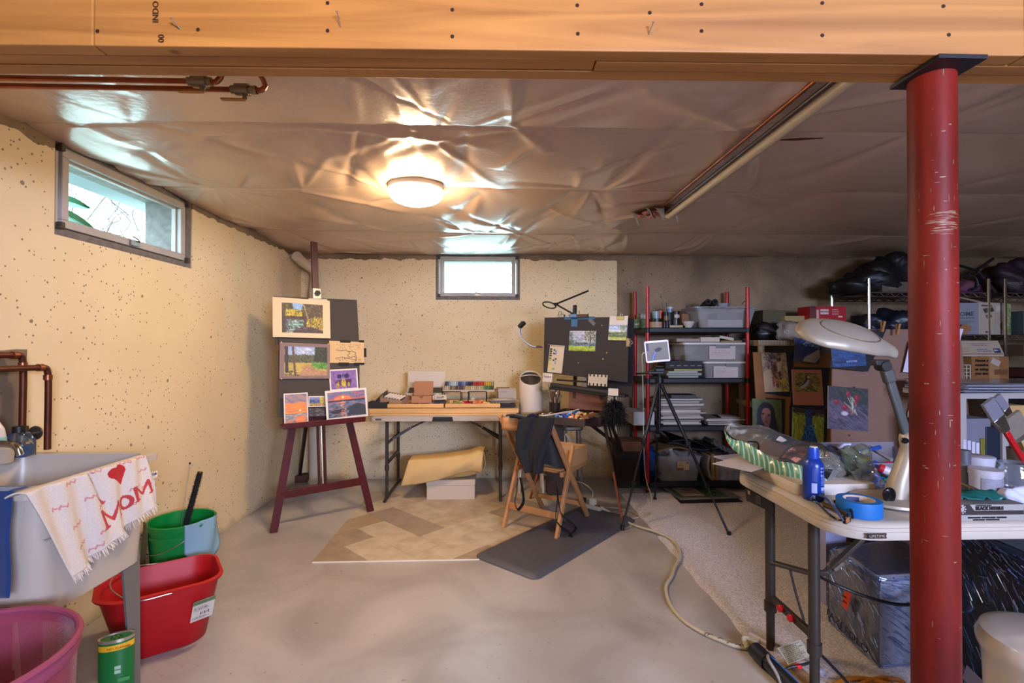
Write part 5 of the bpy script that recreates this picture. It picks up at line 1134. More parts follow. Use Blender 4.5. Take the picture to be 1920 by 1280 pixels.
# anti-fatigue mat
ms = Vector((.745,-.62,0));A = atz(887,1044);B = atz(1004,1090);D = atz(1148,964)
s1 = (B-A);ml = (D-B);ml = ml - s1.normalized()*ml.dot(s1.normalized());Lw,Ll = s1.length,ml.length;ma = math.atan2(s1.y,s1.x);mc = A+s1/2+ml/2
mt = thing('floor_mat','thick dark grey cushioned floor mat under the wooden chair','mat',mc)
mm = mat('mat_rubber','#48484f',.45,bump=.25,bscale=180)
loft(MB(),[rrect(mc.x,mc.y,Lw,Ll,.05,.0035,6,ma),rrect(mc.x,mc.y,Lw,Ll,.05,.006,6,ma),rrect(mc.x,mc.y,Lw-.045,Ll-.045,.04,.022,6,ma),rrect(mc.x,mc.y,Lw-.10,Ll-.10,.03,.0225,6,ma)]).build('pad',mm,mt)
b = MB();Mm = T(mc.x,mc.y,.0226,ma)
for w,l in ((Lw-.13,Ll-.13),(Lw-.23,Ll-.23)):
    for a,c_ in (((-w/2,-l/2),(w/2,-l/2)),((w/2,-l/2),(w/2,l/2)),((w/2,l/2),(-w/2,l/2)),((-w/2,l/2),(-w/2,-l/2))): b.M = Mm;b.bar((*a,0),(*c_,0),.004,.0015)
for k in range(46):
    for sgn in (-1,1):
        yy = lerp(-(Ll-.2)/2,(Ll-.2)/2,k/45);xx = sgn*(Lw-.18)/2;b.bar((xx-.016,yy,0),(xx+.016,yy+.014*(1 if k % 2 else -1),0),.003,.0014)
for k in range(14):
    for sgn in (-1,1): xx = lerp(-(Lw-.28)/2,(Lw-.28)/2,k/13);yy = sgn*(Ll-.18)/2;b.bar((xx,yy-.016,0),(xx+.01*(1 if k % 2 else -1),yy+.016,0),.003,.0014)
stuff(b.build('embossed_border',mm,mt,smooth=False))

# ---------------------------------------------------------------- French easel with board
walnut = mat('dark_walnut','#38211a',.45,var=.3,vscale=9,stretch=(2,2,.7))
fo = Vector((.64,3.93,0));fs = Vector((.85,-.53,0)).normalized();fd2 = Vector((.53,.85,0)).normalized()
def Q(s_,d,z): return fo+fs*s_+fd2*d+ez*z
fe = thing('box_easel','dark wooden box easel with open palette drawer and tripod legs','easel',fo)
def fbox(name,s0,s1,d0,d1,z0,z1,m=walnut,parent=None,bev=.002):
    b = MB();M4 = Matrix((( fs.x,fd2.x,0,fo.x),(fs.y,fd2.y,0,fo.y),(0,0,1,0),(0,0,0,1)));b.M = M4;b.bb((s0,d0,z0),(s1,d1,z1));return b.build(name,m,parent or fe,smooth=False,bevel=bev)
fbox('case_bottom',-.20,.24,-.10,.24,.66,.668);fbox('case_front',-.20,.24,-.10,-.088,.668,.735);fbox('case_side',-.20,-.188,-.088,.24,.668,.74);fbox('case_side',.228,.24,-.088,.24,.668,.74);fbox('case_back',-.188,.228,.228,.24,.668,.74)
fbox('drawer_front',-.26,.20,-.31,-.298,.688,.742,mat('grey_walnut','#3e302b',.5,var=.2));fbox('drawer_bottom',-.26,.20,-.298,-.10,.712,.718);fbox('drawer_side',-.26,-.248,-.298,-.10,.70,.742);fbox('drawer_side',.188,.20,-.298,-.10,.70,.742)
fbox('drawer_liner',-.248,.188,-.298,.2,.719,.722,mat('grey_liner','#77706a',.7))
fbox('handle_bar',.17,.215,-.28,-.06,.744,.762,mat('worn_wood','#7a5234',.5));fbox('handle_bar',-.25,-.22,-.28,-.1,.744,.756,mat('worn_wood'));fbox('divider',-.08,-.074,-.29,-.1,.72,.738)
b = MB();b.bar(Q(-.13,.19,.75),Q(-.13,.235,.93),.26,.015,cd); 
MB().bar(Q(.02,.2,.742),Q(.02,.225,.90),.34,.014,fd2).build('lid_panel',mat('lid_brown','#6e4433',.5,var=.2),fe,bevel=.002)
for s_ in (-.1,.14): MB().bar(Q(s_,.2,.70),Q(s_,.24,1.1),.03,.012,fd2).build('mast',walnut,fe)
def wleg(a,b_,w=.03): 
    a,b_ = Vector(a),Vector(b_);m_ = lerp(a,b_,.52)
    MB().bar(a,m_,w,.02,fs).build('leg',walnut,fe,bevel=.002);MB().bar(lerp(a,b_,.49),b_,w*.62,.016,fs).build('leg',mat('orange_wood','#7a3f24',.45,var=.2),fe,bevel=.002)
f1,f2,f3 = atz(1167,977),atz(994,935),atz(1183,893)
wleg(Q(.24,.0,.69),f1);wleg(Q(-.19,.0,.69),f2,.022);f3.y = min(f3.y,4.70);wleg(Q(.19,.24,.69),f3)
k1 = lerp(Q(.19,.24,.69),f3,.45);MB().bar(Q(.14,-.05,.67),k1,.025,.014,fs).build('leg_brace',walnut,fe)
MB().bar(Q(.20,.2,.66),lerp(Q(.24,0,.69),f1,.4)+Vector((.06,.1,0)),.02,.014,fs).build('leg_brace',walnut,fe)
# contents of the palette
pcs = ['#2c4a94','#3a6ab0','#c8ccd4','#5a8ac0','#e08848','#e8a858','#d87868','#c8c060','#9aa850','#e8c8a8','#c86850','#8c98c0']
for k in range(64):
    s_ = R.uniform(-.06,.17);d = R.uniform(-.28,.02);cidx = (R.choice((0,1,2,3,11)) if s_ < .03 else R.choice((4,5,6,9,10,4,5)) if s_ < .12 else R.choice((7,8,9,6)))
    pstick(Q(s_,d,.732+R.choice((0,.008,.014))),pcs[cidx],.026,.0075,R.uniform(0,3),group='chalk stubs on the palette drawer',label='short %s pastel stub on the box easel drawer' % ('blue or white' if s_ < .03 else 'orange or peach' if s_ < .12 else 'yellow or green'))
steel = mat('steel','#a8a096',.25,.9)
sc = thing('scissors','steel scissors lying at left of the box easel drawer','scissors',Q(-.15,-.15,.735))
MB().tube([Q(-.17+.022*math.cos(a),-.12+.022*math.sin(a),.742) for a in [2*PI*k/12 for k in range(12)]],.004,6,2,True).tube([Q(-.20+.02*math.cos(a),-.19+.02*math.sin(a),.742) for a in [2*PI*k/12 for k in range(12)]],.004,6,2,True).build('finger_loops',steel,sc)
MB().bar(Q(-.15,-.13,.742),Q(.0,-.11,.745),.012,.003).bar(Q(-.185,-.18,.742),Q(-.03,-.12,.743),.012,.003).build('blades',steel,sc)
for k,(a,b_,col) in enumerate(((Q(-.2,-.25,.735),Q(.0,-.16,.76),'#a8927a'),(Q(-.17,-.27,.735),Q(.03,-.14,.775),'#c4b8a8'),(Q(-.22,-.22,.735),Q(-.05,-.2,.74),'#8a6a4c'),(Q(-.1,-.06,.735),Q(.07,-.1,.785),'#b8b0a4'))):
    tag(MB().cyl(a,b_,.005,.0035,n=8).build('blending_stick',mat('bstick%d' % k,col,.6)),('tan','long pale','dark brown','grey upright')[k]+' blending stick on the box easel drawer','tool')
# brushes in a holder left of easel
jb = Vector((at(1040,770,4.25).x,4.25,.61));jr = thing('brush_jar','dark jar packed with paint brushes behind the drawer','jar',jb)
jb.z = .745 if 0 else .62
for nm in (0,): MB().lathe([(.0,0),(.045,0),(.05,.10),(.047,.10),(.042,.006),(0,.006)],jb+Vector((0,0,.07)),20).build('body',mat('dark_jar','#2a201a',.3),jr)
tag(MB().box((jb.x,jb.y+.02,.345),(.14,.14,.69)).build('side_box',mat('dark_side_box','#3a2c24',.7),bevel=.004),'narrow dark cabinet behind the box easel under brush jar','cabinet')
for k in range(16):
    a = R.uniform(0,2*PI);r0 = R.uniform(0,.03);p = jb+Vector((r0*math.cos(a),r0*math.sin(a),.09));q = p+Vector((.09*(k/15-.45)+R.uniform(-.02,.02),R.uniform(-.03,.03),R.uniform(.14,.24)))
    col = ('#6a2a1c','#3c2418','#8a6a34','#4a4a3c','#7a3a24','#b89868')[k % 6];cn_ = ('dark red','dark brown','ochre','olive grey','rust','pale wood')[k % 6];br = thing('paint_brush',cn_+' handled paint brush standing in the dark jar behind the drawer','brush',p,cn_+' brushes in the dark jar')
    MB().cyl(p,lerp(p,q,.78),.0035,.004,n=7).build('handle',mat('bh_'+col[1:],col,.5),br);MB().cyl(lerp(p,q,.78),lerp(p,q,.88),.0045,n=7).build('ferrule',steel,br);MB().cyl(lerp(p,q,.88),q,.0055,.002,n=7).build('bristles',mat('brush_hair','#6a5438',.9),br)
# board plane
BP = Vector((at(1020,650,4.10).x,4.10,1.28));bdir = (Vector((at(1177,650,3.62).x,3.62,1.28))-BP).normalized();BN = Vector((bdir.y,-bdir.x,0));BN = -BN if BN.y > 0 else BN;BN = (BN+ez*.10).normalized()
def BPt(px,py,off=0): return plane_pt(px,py,BP+BN*off,BN)
def Bsheet(tl,tr,bl,off): return quad_frame(BPt(*tl,off),BPt(*tr,off),BPt(*bl,off))
bk = mat('black_foamboard','#2f2b2d',.8)
M_,w_,h_ = Bsheet((1021,595),(1177,594),(1019.5,698),0)
# taller at right: build from four corners
def quadslab(name,corners,off,th,m,parent=None,bevel=.001,label=None,cat=None):
    P = [BPt(*c,off) for c in corners];n = BN;return MB().add(P+[p-n*th for p in P],[(0,1,2,3),(7,6,5,4),(0,4,5,1),(1,5,6,2),(2,6,7,3),(3,7,4,0)]).build(name,m,parent,smooth=False,bevel=bevel)
tag(quadslab('rear_board',((1100,600),(1187,598),(1185,745),(1100,735)),-.05,.02,mat('dark_grey_board','#262224',.8)),'dark board edge showing behind right side of black board','board')
bd = tag(quadslab('foam_board',((1021,595),(1178,594),(1177,717),(1019,698)),0,.012,bk),'large black display board with small landscapes on box easel','board')
def tape(c,col): quadslab('tape',c,.0015,.001,mat('tape_'+col[1:],col,.6),bd,0)
tape(((1058,594),(1115,593),(1115,598),(1058,599)),'#2c5a78');tape(((1071,596),(1083,596),(1082,612),(1071,612)),'#2f6486');tape(((1102,600),(1108,596),(1117,606),(1113,611)),'#5c5a5e');tape(((1020,640),(1026,640),(1025,658),(1020,658)),'#1c1a1c')
cv = Cv(80,60,'#8a94a8');cv.grad(0,.55,'#b4b4c0','#9ca4bc').strokes(0,0,1,.5,90,['#c8c8d0','#8c90a8','#a4a8bc','#7c84a0'],.14,.04,-.2,.3)
cv.rect(0,.68,1,.76,'#6a88b8').strokes(0,.5,.3,.75,40,['#3c5a30','#4a6a38','#2c4028'],.07,.03,1.3).strokes(.3,.6,1,.72,60,['#3a4434','#2c3430','#56604a'],.08,.025,0).strokes(0,.1,.12,.7,40,['#4a6a4c','#3c5440'],.08,.03,1)
cv.rect(0,.76,1,1,'#9ab03c').strokes(0,.76,1,1,110,['#b4c83c','#88a034','#c8c850','#6c8430'],.1,.025,.1,.2).strokes(.58,0,1,.5,170,['#4a4a30','#6c6a44','#3a3a28','#807850'],.05,.025,1,1).line(.82,.2,.80,.85,.03,'#3a3028').strokes(0,.94,1,1,20,['#6c8430'],.1,.03,0)
def bpic(name,cv,tl,tr,bl,off,parent=bd,th=.001):
    M_,w_,h_ = Bsheet(tl,tr,bl,off);return picture(name,cv,M_,w_,h_,parent,th)
lp = bpic('lake_landscape',cv,(1067,620),(1116,620),(1066,657),.006,None,.004);tag(lp,'small painting of green meadow and lake pinned mid black board','painting')
cv = Cv(36,64,'#bdb09c');cv.rect(.02,.02,.98,.05,'#8a7e70')
for (y,col) in ((.12,'#3a2c24'),(.2,'#2a2420'),(.28,'#4a3a2c'),(.36,'#24201c'),(.45,'#5c7030'),(.52,'#86a040'),(.66,'#b8b040'),(.74,'#c8b850'),(.82,'#d0b84c')): cv.rect(.04,y,.2,y+.06,col)
for (x,y,col) in ((.3,.15,'#3a3430'),(.3,.28,'#24201c'),(.42,.2,'#6478c0'),(.42,.28,'#5468b0'),(.3,.52,'#4a4a40'),(.45,.47,'#3a3a38'),(.44,.55,'#8a8a88'),(.44,.62,'#8a8a88'),(.3,.84,'#8aa850'),(.38,.84,'#7a9a44')): cv.ell(x+.04,y+.03,.07,.035,col)
sw = bpic('swatch_sheet',cv,(1029,646),(1056,648),(1026,697),.006,None,.002);tag(sw,'cream sheet of colour test swatches taped left on black board','paper')
for p in ((1029,646),(1054,698)): MB().lathe([(.0001,.008),(.006,.006),(.004,0)],BPt(*p,.006),8,rot=BN.to_track_quat('Z','Y').to_matrix()).build('pin',mat('pin_red','#a03048',.4),sw)
cv = Cv(44,64,'#c4bcb4');cv.grad(.4,.62,'#7ca0d8','#a8b8c8').rect(.0,.38,1,.4,'#7c94b8').strokes(0,.42,.7,.66,30,['#e0e4e8','#88acdc','#b8c4d0'],.1,.04,0).strokes(.65,.4,1,.9,70,['#5c6448','#7c8468','#9ca08c'],.06,.03,1).strokes(0,.68,1,.88,90,['#3c5c38','#54704c','#2c4430'],.08,.03,0).strokes(0,.88,1,1,40,['#a8b850','#88a040','#c0c070'],.1,.03,0)
rp = bpic('reference_photo',cv,(1142,592),(1176,592),(1140,637),.006,None,.002);tag(rp,'printed sheet with small tree photo clipped top right of board','photo')
tk = mat('brass_tack','#b8a050',.3,.8)
for p in ((1129,610),(1131,673),(1138,661),(1085,680)): MB().lathe([(.0001,.006),(.006,.004),(.004,0)],BPt(*p,.001),8,rot=BN.to_track_quat('Z','Y').to_matrix()).build('tack',tk,bd)
def bclip(name,label,p,w,h,col,wire_dir,rough=.3):
    c_ = BPt(*p,.008);t = thing(name,label,'clip',c_);Mx_ = frame(c_,bdir,ez)
    Mr = Mx_ @ Matrix.Rotation(wire_dir,4,'Z')
    MB(Mr).prism([(-w/2,-h/2),(w/2,-h/2),(w/2,h/2),(-w/2,h/2)],-.03,.004).build('jaw',mat('clip_'+col[1:],col,rough,.6),t,bevel=.003)
    MB(Mr).tube([(-w*.25,h*.4,.004),(-w*.2,h*1.2,.008),(0,h*1.5,.008),(w*.2,h*1.2,.008),(w*.25,h*.4,.004)],.0022,6,4).tube([(-w*.1,h*.4,-.02),(-w*.12,h*1.0,-.02),(w*.12,h*1.0,-.02),(w*.1,h*.4,-.02)],.0022,6,4).build('wire_handle',steel,t)
bclip('bulldog_clip','silver clip gripping top of black board at left',(1051,592),.06,.025,'#a09484',0)
bclip('bulldog_clip','brass clip holding the printed sheet at board top right',(1163,596),.06,.03,'#96804c',0)
bclip('bulldog_clip','tan clip gripping the right edge of black board',(1177,642),.065,.028,'#a08464',-PI/2)
# clip-on book light with two thin arms, and gooseneck lamp
blk = mat('matt_black','#131211',.45)
ll = thing('clip_lamp','black clip lamp with thin straight bar and looped ring','lamp',BPt(1075,585,.0))
c0 = BPt(1076,592,.01);MB().box(c0+Vector((0,0,.0)),(.07,.05,.03),math.atan2(bdir.y,bdir.x)).build('clamp_pad',mat('clamp_blue','#5c7c9c',.4),ll,bevel=.01)
MB().bar(BPt(1077,594,.01),BPt(1078,572,.0),.03,.02,BN).build('clamp',blk,ll,bevel=.004)
g0 = BPt(1074,588,.02);g1 = BPt(1042,570,.05);g2 = BPt(1103,545,.05)
MB().tube([g0,g1],.007,8,1).build('lower_arm',blk,ll);MB().tube([g1,g2],.0075,8,1).build('light_bar',blk,ll)
lc2 = BPt(1028,572,.05);MB().tube([lc2+bdir*.055*math.cos(a)+ez*.018*math.sin(a)+BN*.05*math.sin(a)+bdir*.01 for a in [2*PI*k/16 for k in range(16)]],.006,8,2,True).build('ring_head',blk,ll)
MB().cyl(g1-bdir*.015,g1+bdir*.02,.011,n=12).build('joint',blk,ll)
tag(MB().box(BPt(1092,592,.012),(.10,.02,.026),math.atan2(bdir.y,bdir.x)).cyl(BPt(1086,590,.03),BPt(1086,582,.03),.003,n=6).build('wood_clip',mat('dark_wood_clip','#4c3428',.6),bevel=.003),'brown wooden clip on the board top right of clip lamp','clip')
gl = thing('gooseneck_lamp','blue flexible-neck lamp reaching left from black board edge','lamp',BPt(1018,650,.02))
P_ = [BPt(1018,650,.02),BPt(1000,650,.05),BPt(985,641,.08),BPt(975,626,.1),BPt(976,612,.11)]
MB().tube(P_,.0055,8,8).build('neck',mat('neck_blue','#2c4a9c',.25),gl);MB().tube([p+Vector((-.004,-.004,.004)) for p in P_],.004,6,8).build('light_strip',mat('strip_white','#b8c4dc',.3),gl)
MB().bar(BPt(974,613,.11),BPt(983,604,.11),.045,.03).build('lamp_head',blk,gl,bevel=.004);MB().bar(BPt(1006,650,.04),BPt(1016,650,.03),.024,.02).build('clip_base',mat('dark_wood_clip'),gl,bevel=.003)
# ledge: roll, scraper card, papers
ldg = tag(MB().bar(BPt(1035,727,.05),BPt(1175,742,.05),.07,.02,ez).build('easel_ledge',mat('black_ledge','#1d1a1c',.5),bevel=.003),'black ledge along the foot of the black board','ledge')
tag(MB().cyl(BPt(1034,722,.07),BPt(1142,736,.07),.021,n=20).build('black_paper_roll',mat('black_roll','#211f22',.6)),'black paper roll lying along the board ledge','roll')
tag(MB().bar(BPt(1045,712,.03),BPt(1105,716,.03),.02,.012,ez).build('black_ruler',blk),'thin black bar lying behind the paper roll','bar')
M_,w_,h_ = Bsheet((1104,701),(1140,703),(1102,722),.075);Tt = []
n_ = 5
b = MB(M_);w5 = w_/n_
out = [(0,0)]
for k in range(n_): out += [(w5*(k+.3),0),(w5*(k+.3),h_*.22),(w5*(k+.7),h_*.22),(w5*(k+.7),0)]
out += [(w_,0),(w_,h_)]
for k in range(n_-1,-1,-1): out += [(w5*(k+.7),h_),(w5*(k+.7),h_*.8),(w5*(k+.3),h_*.8),(w5*(k+.3),h_)]
out += [(0,h_)]
b.prism(out,-.002,0);sc3 = tag(b.build('notched_card',mat('pale_card','#b4aa9c',.6),smooth=False),'pale card with notched top and bottom standing on ledge','card')
def note(lbl,tl,tr,bl,off,lines=2,word=None):
    M_,w_,h_ = Bsheet(tl,tr,bl,off);o = tag(slab('note_card',mat('note_white','#c4bcb4',.7),M_,w_,h_,.002),lbl,'note')
    if word: text(word,M_ @ Matrix.Translation((w_*.1,h_*.5,.0006)),h_*.38,mat('pencil','#3a3634',.7),o,w=w_*.75)
    return o
note('small white note reading Square at lower left of board',(1018,699),(1036,700),(1017,715),.02,word='Square')
note('blank white card lying on right end of board ledge',(1143,728),(1162,729),(1140,741),.09)
# black feather duster
fdm = mat('black_feather','#0f0d0d',.9);fc_ = Vector((at(1152,770,3.72).x,3.72,at(1152,770,3.72).z))
fth = thing('feather_duster','fluffy black feather duster hanging at right side of easel','duster',fc_)
b = MB()
for k in range(1500):
    d = Vector((NR.normal(),NR.normal(),NR.normal()*1.1)).normalized();d.z -= .25;L = R.uniform(.05,.098);p = fc_+Vector((R.uniform(-.03,.03),R.uniform(-.03,.03),R.uniform(-.05,.06)));s_ = d.orthogonal().normalized()*.004
    b.add([p,p+d*L*.5+s_,p+d*L+Vector((0,0,-.02)),p+d*L*.5-s_],[(0,1,2,3)])
stuff(b.build('feathers',fdm,fth,smooth=False));MB().cyl(fc_,fc_+Vector((0,0,.13)),.007).build('handle',blk,fth)

# ---------------------------------------------------------------- power strip and cords
psm = mat('strip_beige','#b8ab94',.4)
c1,c2 = atz(1086,946,.02),atz(1128,957,.02);pd = (c2-c1).normalized();pstr = thing('power_strip','beige power strip on the floor behind the mat','power strip',(c1+c2)/2)
MB().bar(c1+ez*.008,c2+ez*.008,.06,.04).build('housing',psm,pstr,bevel=.006)
for k in range(3): MB().box(lerp(c1,c2,.25+.25*k)+ez*.0285,(.022,.02,.002),math.atan2(pd.y,pd.x)).build('socket',mat('socket_dark','#4a4238',.5),pstr)
MB().box(lerp(c1,c2,.88)+ez*.03,(.016,.012,.006),math.atan2(pd.y,pd.x)).build('switch',mat('black_plastic'),pstr)
tag(MB().box(lerp(c1,c2,.62)+ez*.053,(.045,.045,.05),math.atan2(pd.y,pd.x)).build('plug_adapter',mat('adapter_cream','#d0c3a8',.4),bevel=.005),'cream cube plug adapter on the power strip','adapter')
tag(MB().box(lerp(c1,c2,.2)+ez*.05,(.035,.03,.035),math.atan2(pd.y,pd.x)).build('plug_adapter',mat('black_plastic'),bevel=.005),'black plug adapter on left end of power strip','adapter')
def cord(name,label,pts,r,m,lift=0.0):
    P = [atz(p[0],p[1],r+.0145 if len(p) < 3 else p[2]) for p in pts];return tag(MB().tube(P,r,8,8).build(name,m),label,'cord')
cream = mat('cord_cream','#b3a890',.5);greyc = mat('cord_grey','#8f8984',.5)
cord('extension_cord','long grey-beige extension cord winding across concrete to power strip',[(1128,952,.04),(1140,958,.02),(1166,974,.012),(1200,988,.012),(1228,996),(1255,1008),(1270,1024),(1275,1045),(1266,1062,.012),(1260,1080,.01),(1249,1098,.01),(1250,1115,.01),(1262,1142,.01),(1285,1166,.01),(1318,1186,.01),(1350,1200,.01),(1380,1211,.01),(1402,1213,.012),(1408,1205,.03)],.0085,cream)
tw2 = thing('twist_ties','thin dark wire wound round the beige extension cord','wire',atz(1340,1196));b = MB()
for (x,y) in ((1326,1190),(1332,1192),(1350,1199),(1368,1207),(1383,1211),(1390,1212)):
    p = atz(x,y,.01);b.tube([p+Vector((.0115*math.cos(a),.004*a-.012,.0115*math.sin(a)+.001)) for a in [k*.7 for k in range(10)]],.0012,5,2)
stuff(b.build('wire',mat('brown_wire','#4a2f1e',.6),tw2))
cord('white_cable','thin white cable running over the floor by power strip',[(1110,935,.06),(1112,925,.10),(1092,905,.12),(1050,900,.08),(1010,885,.2)],.004,mat('cable_white','#c8bca8',.5))
cord('thin_cord','thin tan cord curling from strip past tripod foot',[(1130,951,.02),(1155,952,.008),(1180,958,.008),(1205,968),(1220,962)],.0035,mat('cable_tan','#a58c68',.5))
# ---------------------------------------------------------------- tripod with tablet
ap_ = Vector((at(1236,712,3.62).x,3.62,at(1236,712,3.62).z))
tp = thing('camera_tripod','black camera tripod holding a white tablet','tripod',(ap_.x,ap_.y,0))
trb = mat('tripod_black','#17171a',.35,.3)
for (px,py) in ((1167,990),(1367,1002),(1228,936)):
    f = atz(px,py,.012);a = ap_+(f-ap_).normalized()*.03;l1,l2 = lerp(a,f,.42),lerp(a,f,.70)
    lg = MB().cyl(a,l1,.0125,n=12).build('leg',trb,tp)
    MB().cyl(l1,l2,.0098,n=12).build('middle_section',trb,lg);MB().cyl(l2,f,.0075,n=12).build('lower_section',trb,lg)
    MB().box(l1,(.034,.03,.03)).box(l2,(.03,.026,.026)).build('lock',mat('black_plastic'),lg,bevel=.004);MB().cyl(f+Vector((0,0,.02)),f-Vector((0,0,.011)),.013,.016,n=12).build('rubber_foot',mat('black_plastic'),lg)
    mid = lerp(a,f,.3);MB().bar(mid,Vector((ap_.x,ap_.y,ap_.z-.34)),.012,.005).build('spreader',trb,tp)
MB().cyl(ap_+Vector((0,0,-.36)),ap_+Vector((0,0,.06)),.012,n=14).cyl(ap_+Vector((0,0,-.02)),ap_+Vector((0,0,.02)),.032,n=16).build('centre_column',trb,tp)
MB().box(ap_+Vector((0,0,.075)),(.07,.05,.03)).box(ap_+Vector((0,0,.10)),(.055,.04,.015)).build('pan_head',mat('black_plastic'),tp,bevel=.006)
MB().tube([ap_+Vector((0,0,.08)),ap_+Vector((-.08,.05,.05)),ap_+Vector((-.15,.09,.04))],.007,8,3).build('pan_handle',mat('black_plastic'),tp)
MB().box(ap_+Vector((-.03,-.01,.055)),(.12,.03,.02)).build('level_bar',mat('black_plastic'),tp,bevel=.004)
tl,tr,blc = at(1214,640,3.60),at(1258.5,636,3.60),at(1212,680.5,3.60)
M_,w_,h_ = quad_frame(tl+Vector((0,.01,0)),tr,blc)
tb_ = thing('tablet','white tablet showing a lamp photo, mounted on tripod','tablet',blc)
MB(M_).prism([(p[0],p[1]) for p in rounded(0,w_,0,h_,.012)],-.008,0).build('body',mat('tablet_white','#cfcad0',.3),tb_,bevel=.001)
cv = Cv(60,60,'#6b6560');cv.rect(0,0,.12,.45,'#24305c').poly([(.18,1),(.26,.7),(.42,.45),(.5,.45),(.38,.68),(.3,1)],'#2c48a0').poly([(.22,1),(.28,.74),(.40,.52),(.44,.52),(.33,.75),(.27,1)],'#6a84c8').poly([(.38,.38),(.6,.28),(.72,.34),(.7,.45),(.52,.55),(.4,.5)],'#17171c')
em_s = colmat('tablet_screen',.5);nt = em_s.node_tree; 
nt.links.new(nt.nodes['Attribute'].outputs['Color'],nt.nodes['Principled BSDF'].inputs['Emission Color']);nt.nodes['Principled BSDF'].inputs['Emission Strength'].default_value = .12
picture('screen',cv,M_ @ Matrix.Translation((w_*.05,h_*.09,.0008)),w_*.9,h_*.82,tb_,.0004,m=em_s)
cbp = [at(1214,660,3.60),at(1206,662,3.62),at(1205,690,3.7),at(1206,760,3.75),at(1207,830,3.85),atz(1213,905,.12),atz(1222,935,.03),atz(1219,950),atz(1200,968),atz(1180,973,.012)]
tag(MB().tube(cbp,.0035,8,8).build('charging_cable',mat('cable_white')),'white charging cable dropping from the tablet to the floor','cord')
# ---------------------------------------------------------------- red and black shelving with its load
SX0,SX1,SY0,SY1 = atz(1217,924).x,at(1402,700,4.27).x,4.27,4.655
redpost = mat('post_red','#9c0f12',.3);blks = mat('shelf_black','#131112',.5)
sh_ = thing('storage_shelf','shelving unit with red posts and four black shelves by bare wall','shelves',((SX0+SX1)/2,4.46,0))
for x in (SX0,SX1):
    for y in (SY0,SY1):
        MB().cyl((x,y,0),(x,y,1.80),.0165,n=14).build('post',redpost,sh_)
        b = MB(); 
        for z in (.065,.555,.975,1.42): b.cyl((x,y,z-.025),(x,y,z+.02),.0195,n=14)
        b.cyl((x,y,0),(x,y,.02),.019,n=14);stuff(b.build('joint',blks,sh_))
SZ = [.085,.575,.995,1.44]
for z in SZ: MB().bb((SX0-.01,SY0-.012,z-.045),(SX1+.01,SY1+.012,z)).build('shelf',blks,sh_,bevel=.008)
def bx_(name,label,cat,px0,px1,ytop,Y,z0,d,m,group=None,rz=0,bev=.003,h=None):
    """a plain carton by its front edge in the photo: px0..px1 wide, top at ytop, standing at z0"""
    a,b_ = at(px0,700,Y).x,at(px1,700,Y).x;zt = at(px0,ytop,Y).z if h is None else z0+h
    o = MB(T((a+b_)/2,Y+d/2,z0+.0005,rz)).bb((-(b_-a)/2,-d/2,0),((b_-a)/2,d/2,max(.004,zt-z0))).build(name,m,bevel=bev,smooth=False)
    if label: tag(o,label,cat,group)
    return o,(a,b_,zt)
o,e = bx_('green_box','olive green printed box at left end of top shelf','box',1186,1213,598,4.45,SZ[3],.12,mat('box_olive','#3c4a28',.7,col2='#566a3c',vscale=14))
text('uild',frame((e[0]+.02,4.449,SZ[3]+.03),(1,0,0),(0,0,1)),.03,mat('print_white','#b8b8a0',.6),o)
bx_('white_label_box','small black and white labelled box on the green box','box',1197,1219,587,4.46,e[2]+.002,.06,mat('bw_box','#b0a898',.6,col2='#4a443c',vscale=60))
def jar(name,label,px,Y,z,r,h,m,lidm=None,lidh=.02,cat='jar',labm=None,taper=1.0):
    x = at(px,700,Y).x;t = thing(name,label,cat,(x,Y,z));hb = h-(lidh if lidm else 0)
    MB().lathe([(.0001,0),(r*taper,0),(r,hb*.1 if taper == 1 else hb),(r,hb),(r*.9,hb),(r*.88,hb-.004),(.0001,hb-.005)],(x,Y,z+.0005),24).build('body',m,t)
    if lidm: MB().lathe([(r*1.02,hb),(r*1.02,h),(r*.97,h+.001),(.0001,h+.001)],(x,Y,z+.0005),24).build('lid',lidm,t)
    if labm: MB().lathe([(r*1.012,hb*.2),(r*1.012,hb*.8)],(x,Y,z+.0005),20,a0=-2.4,a1=-.7).build('label',labm,t)
    return t
bl_ = mat('lid_black','#14110f',.4);tan = mat('jar_tan','#a88868',.5)
jar('wide_jar','wide tan jar with black lid on top shelf beside the red post',1230,4.42,SZ[3],.058,.085,tan,bl_,.03)
jar('glass_jar','pale blue glass jar behind the wide tan jar on top shelf',1230,4.55,SZ[3],.035,.16,mat('pale_blue_jar','#7c9098',.3),None)
for k,px in enumerate((1238,1244)): jar('orange_cup','%s orange plastic cup on top shelf' % ('left' if k == 0 else 'right'),px,4.56+.05*k,SZ[3]+.0,.026,.17-.02*k,mat('cup_orange','#b8401c',.4),cat='cup',taper=.7)
jar('brown_bottle','slim tan bottle among the jars on top shelf',1249,4.48,SZ[3],.022,.15,mat('bottle_tan','#7c5c3a',.4),bl_,.035,cat='bottle')
for k in range(3): jar('paint_tube',('left','middle','right')[k]+' of three small purple paint bottles on top shelf',1246+k*5,4.36,SZ[3],.011,.06+.006*k,mat('paint_purple','#2c2234',.4),bl_,.015,cat='bottle')
bx_('flat_tin','flat tan tin under the two black jars','tin',1256,1281,611,4.34,SZ[3],.1,mat('tin_tan','#8c7a5c',.4,.2),h=.026)
jar('black_jar','lower black jar standing on the flat tan tin',1267,4.39,SZ[3]+.028,.035,.052,mat('jar_black','#191516',.3),bl_,.012)
jar('black_jar','upper black jar with white label on top of another',1268,4.39,SZ[3]+.082,.032,.068,mat('jar_black'),bl_,.02,labm=mat('label_white','#a89c90',.6))
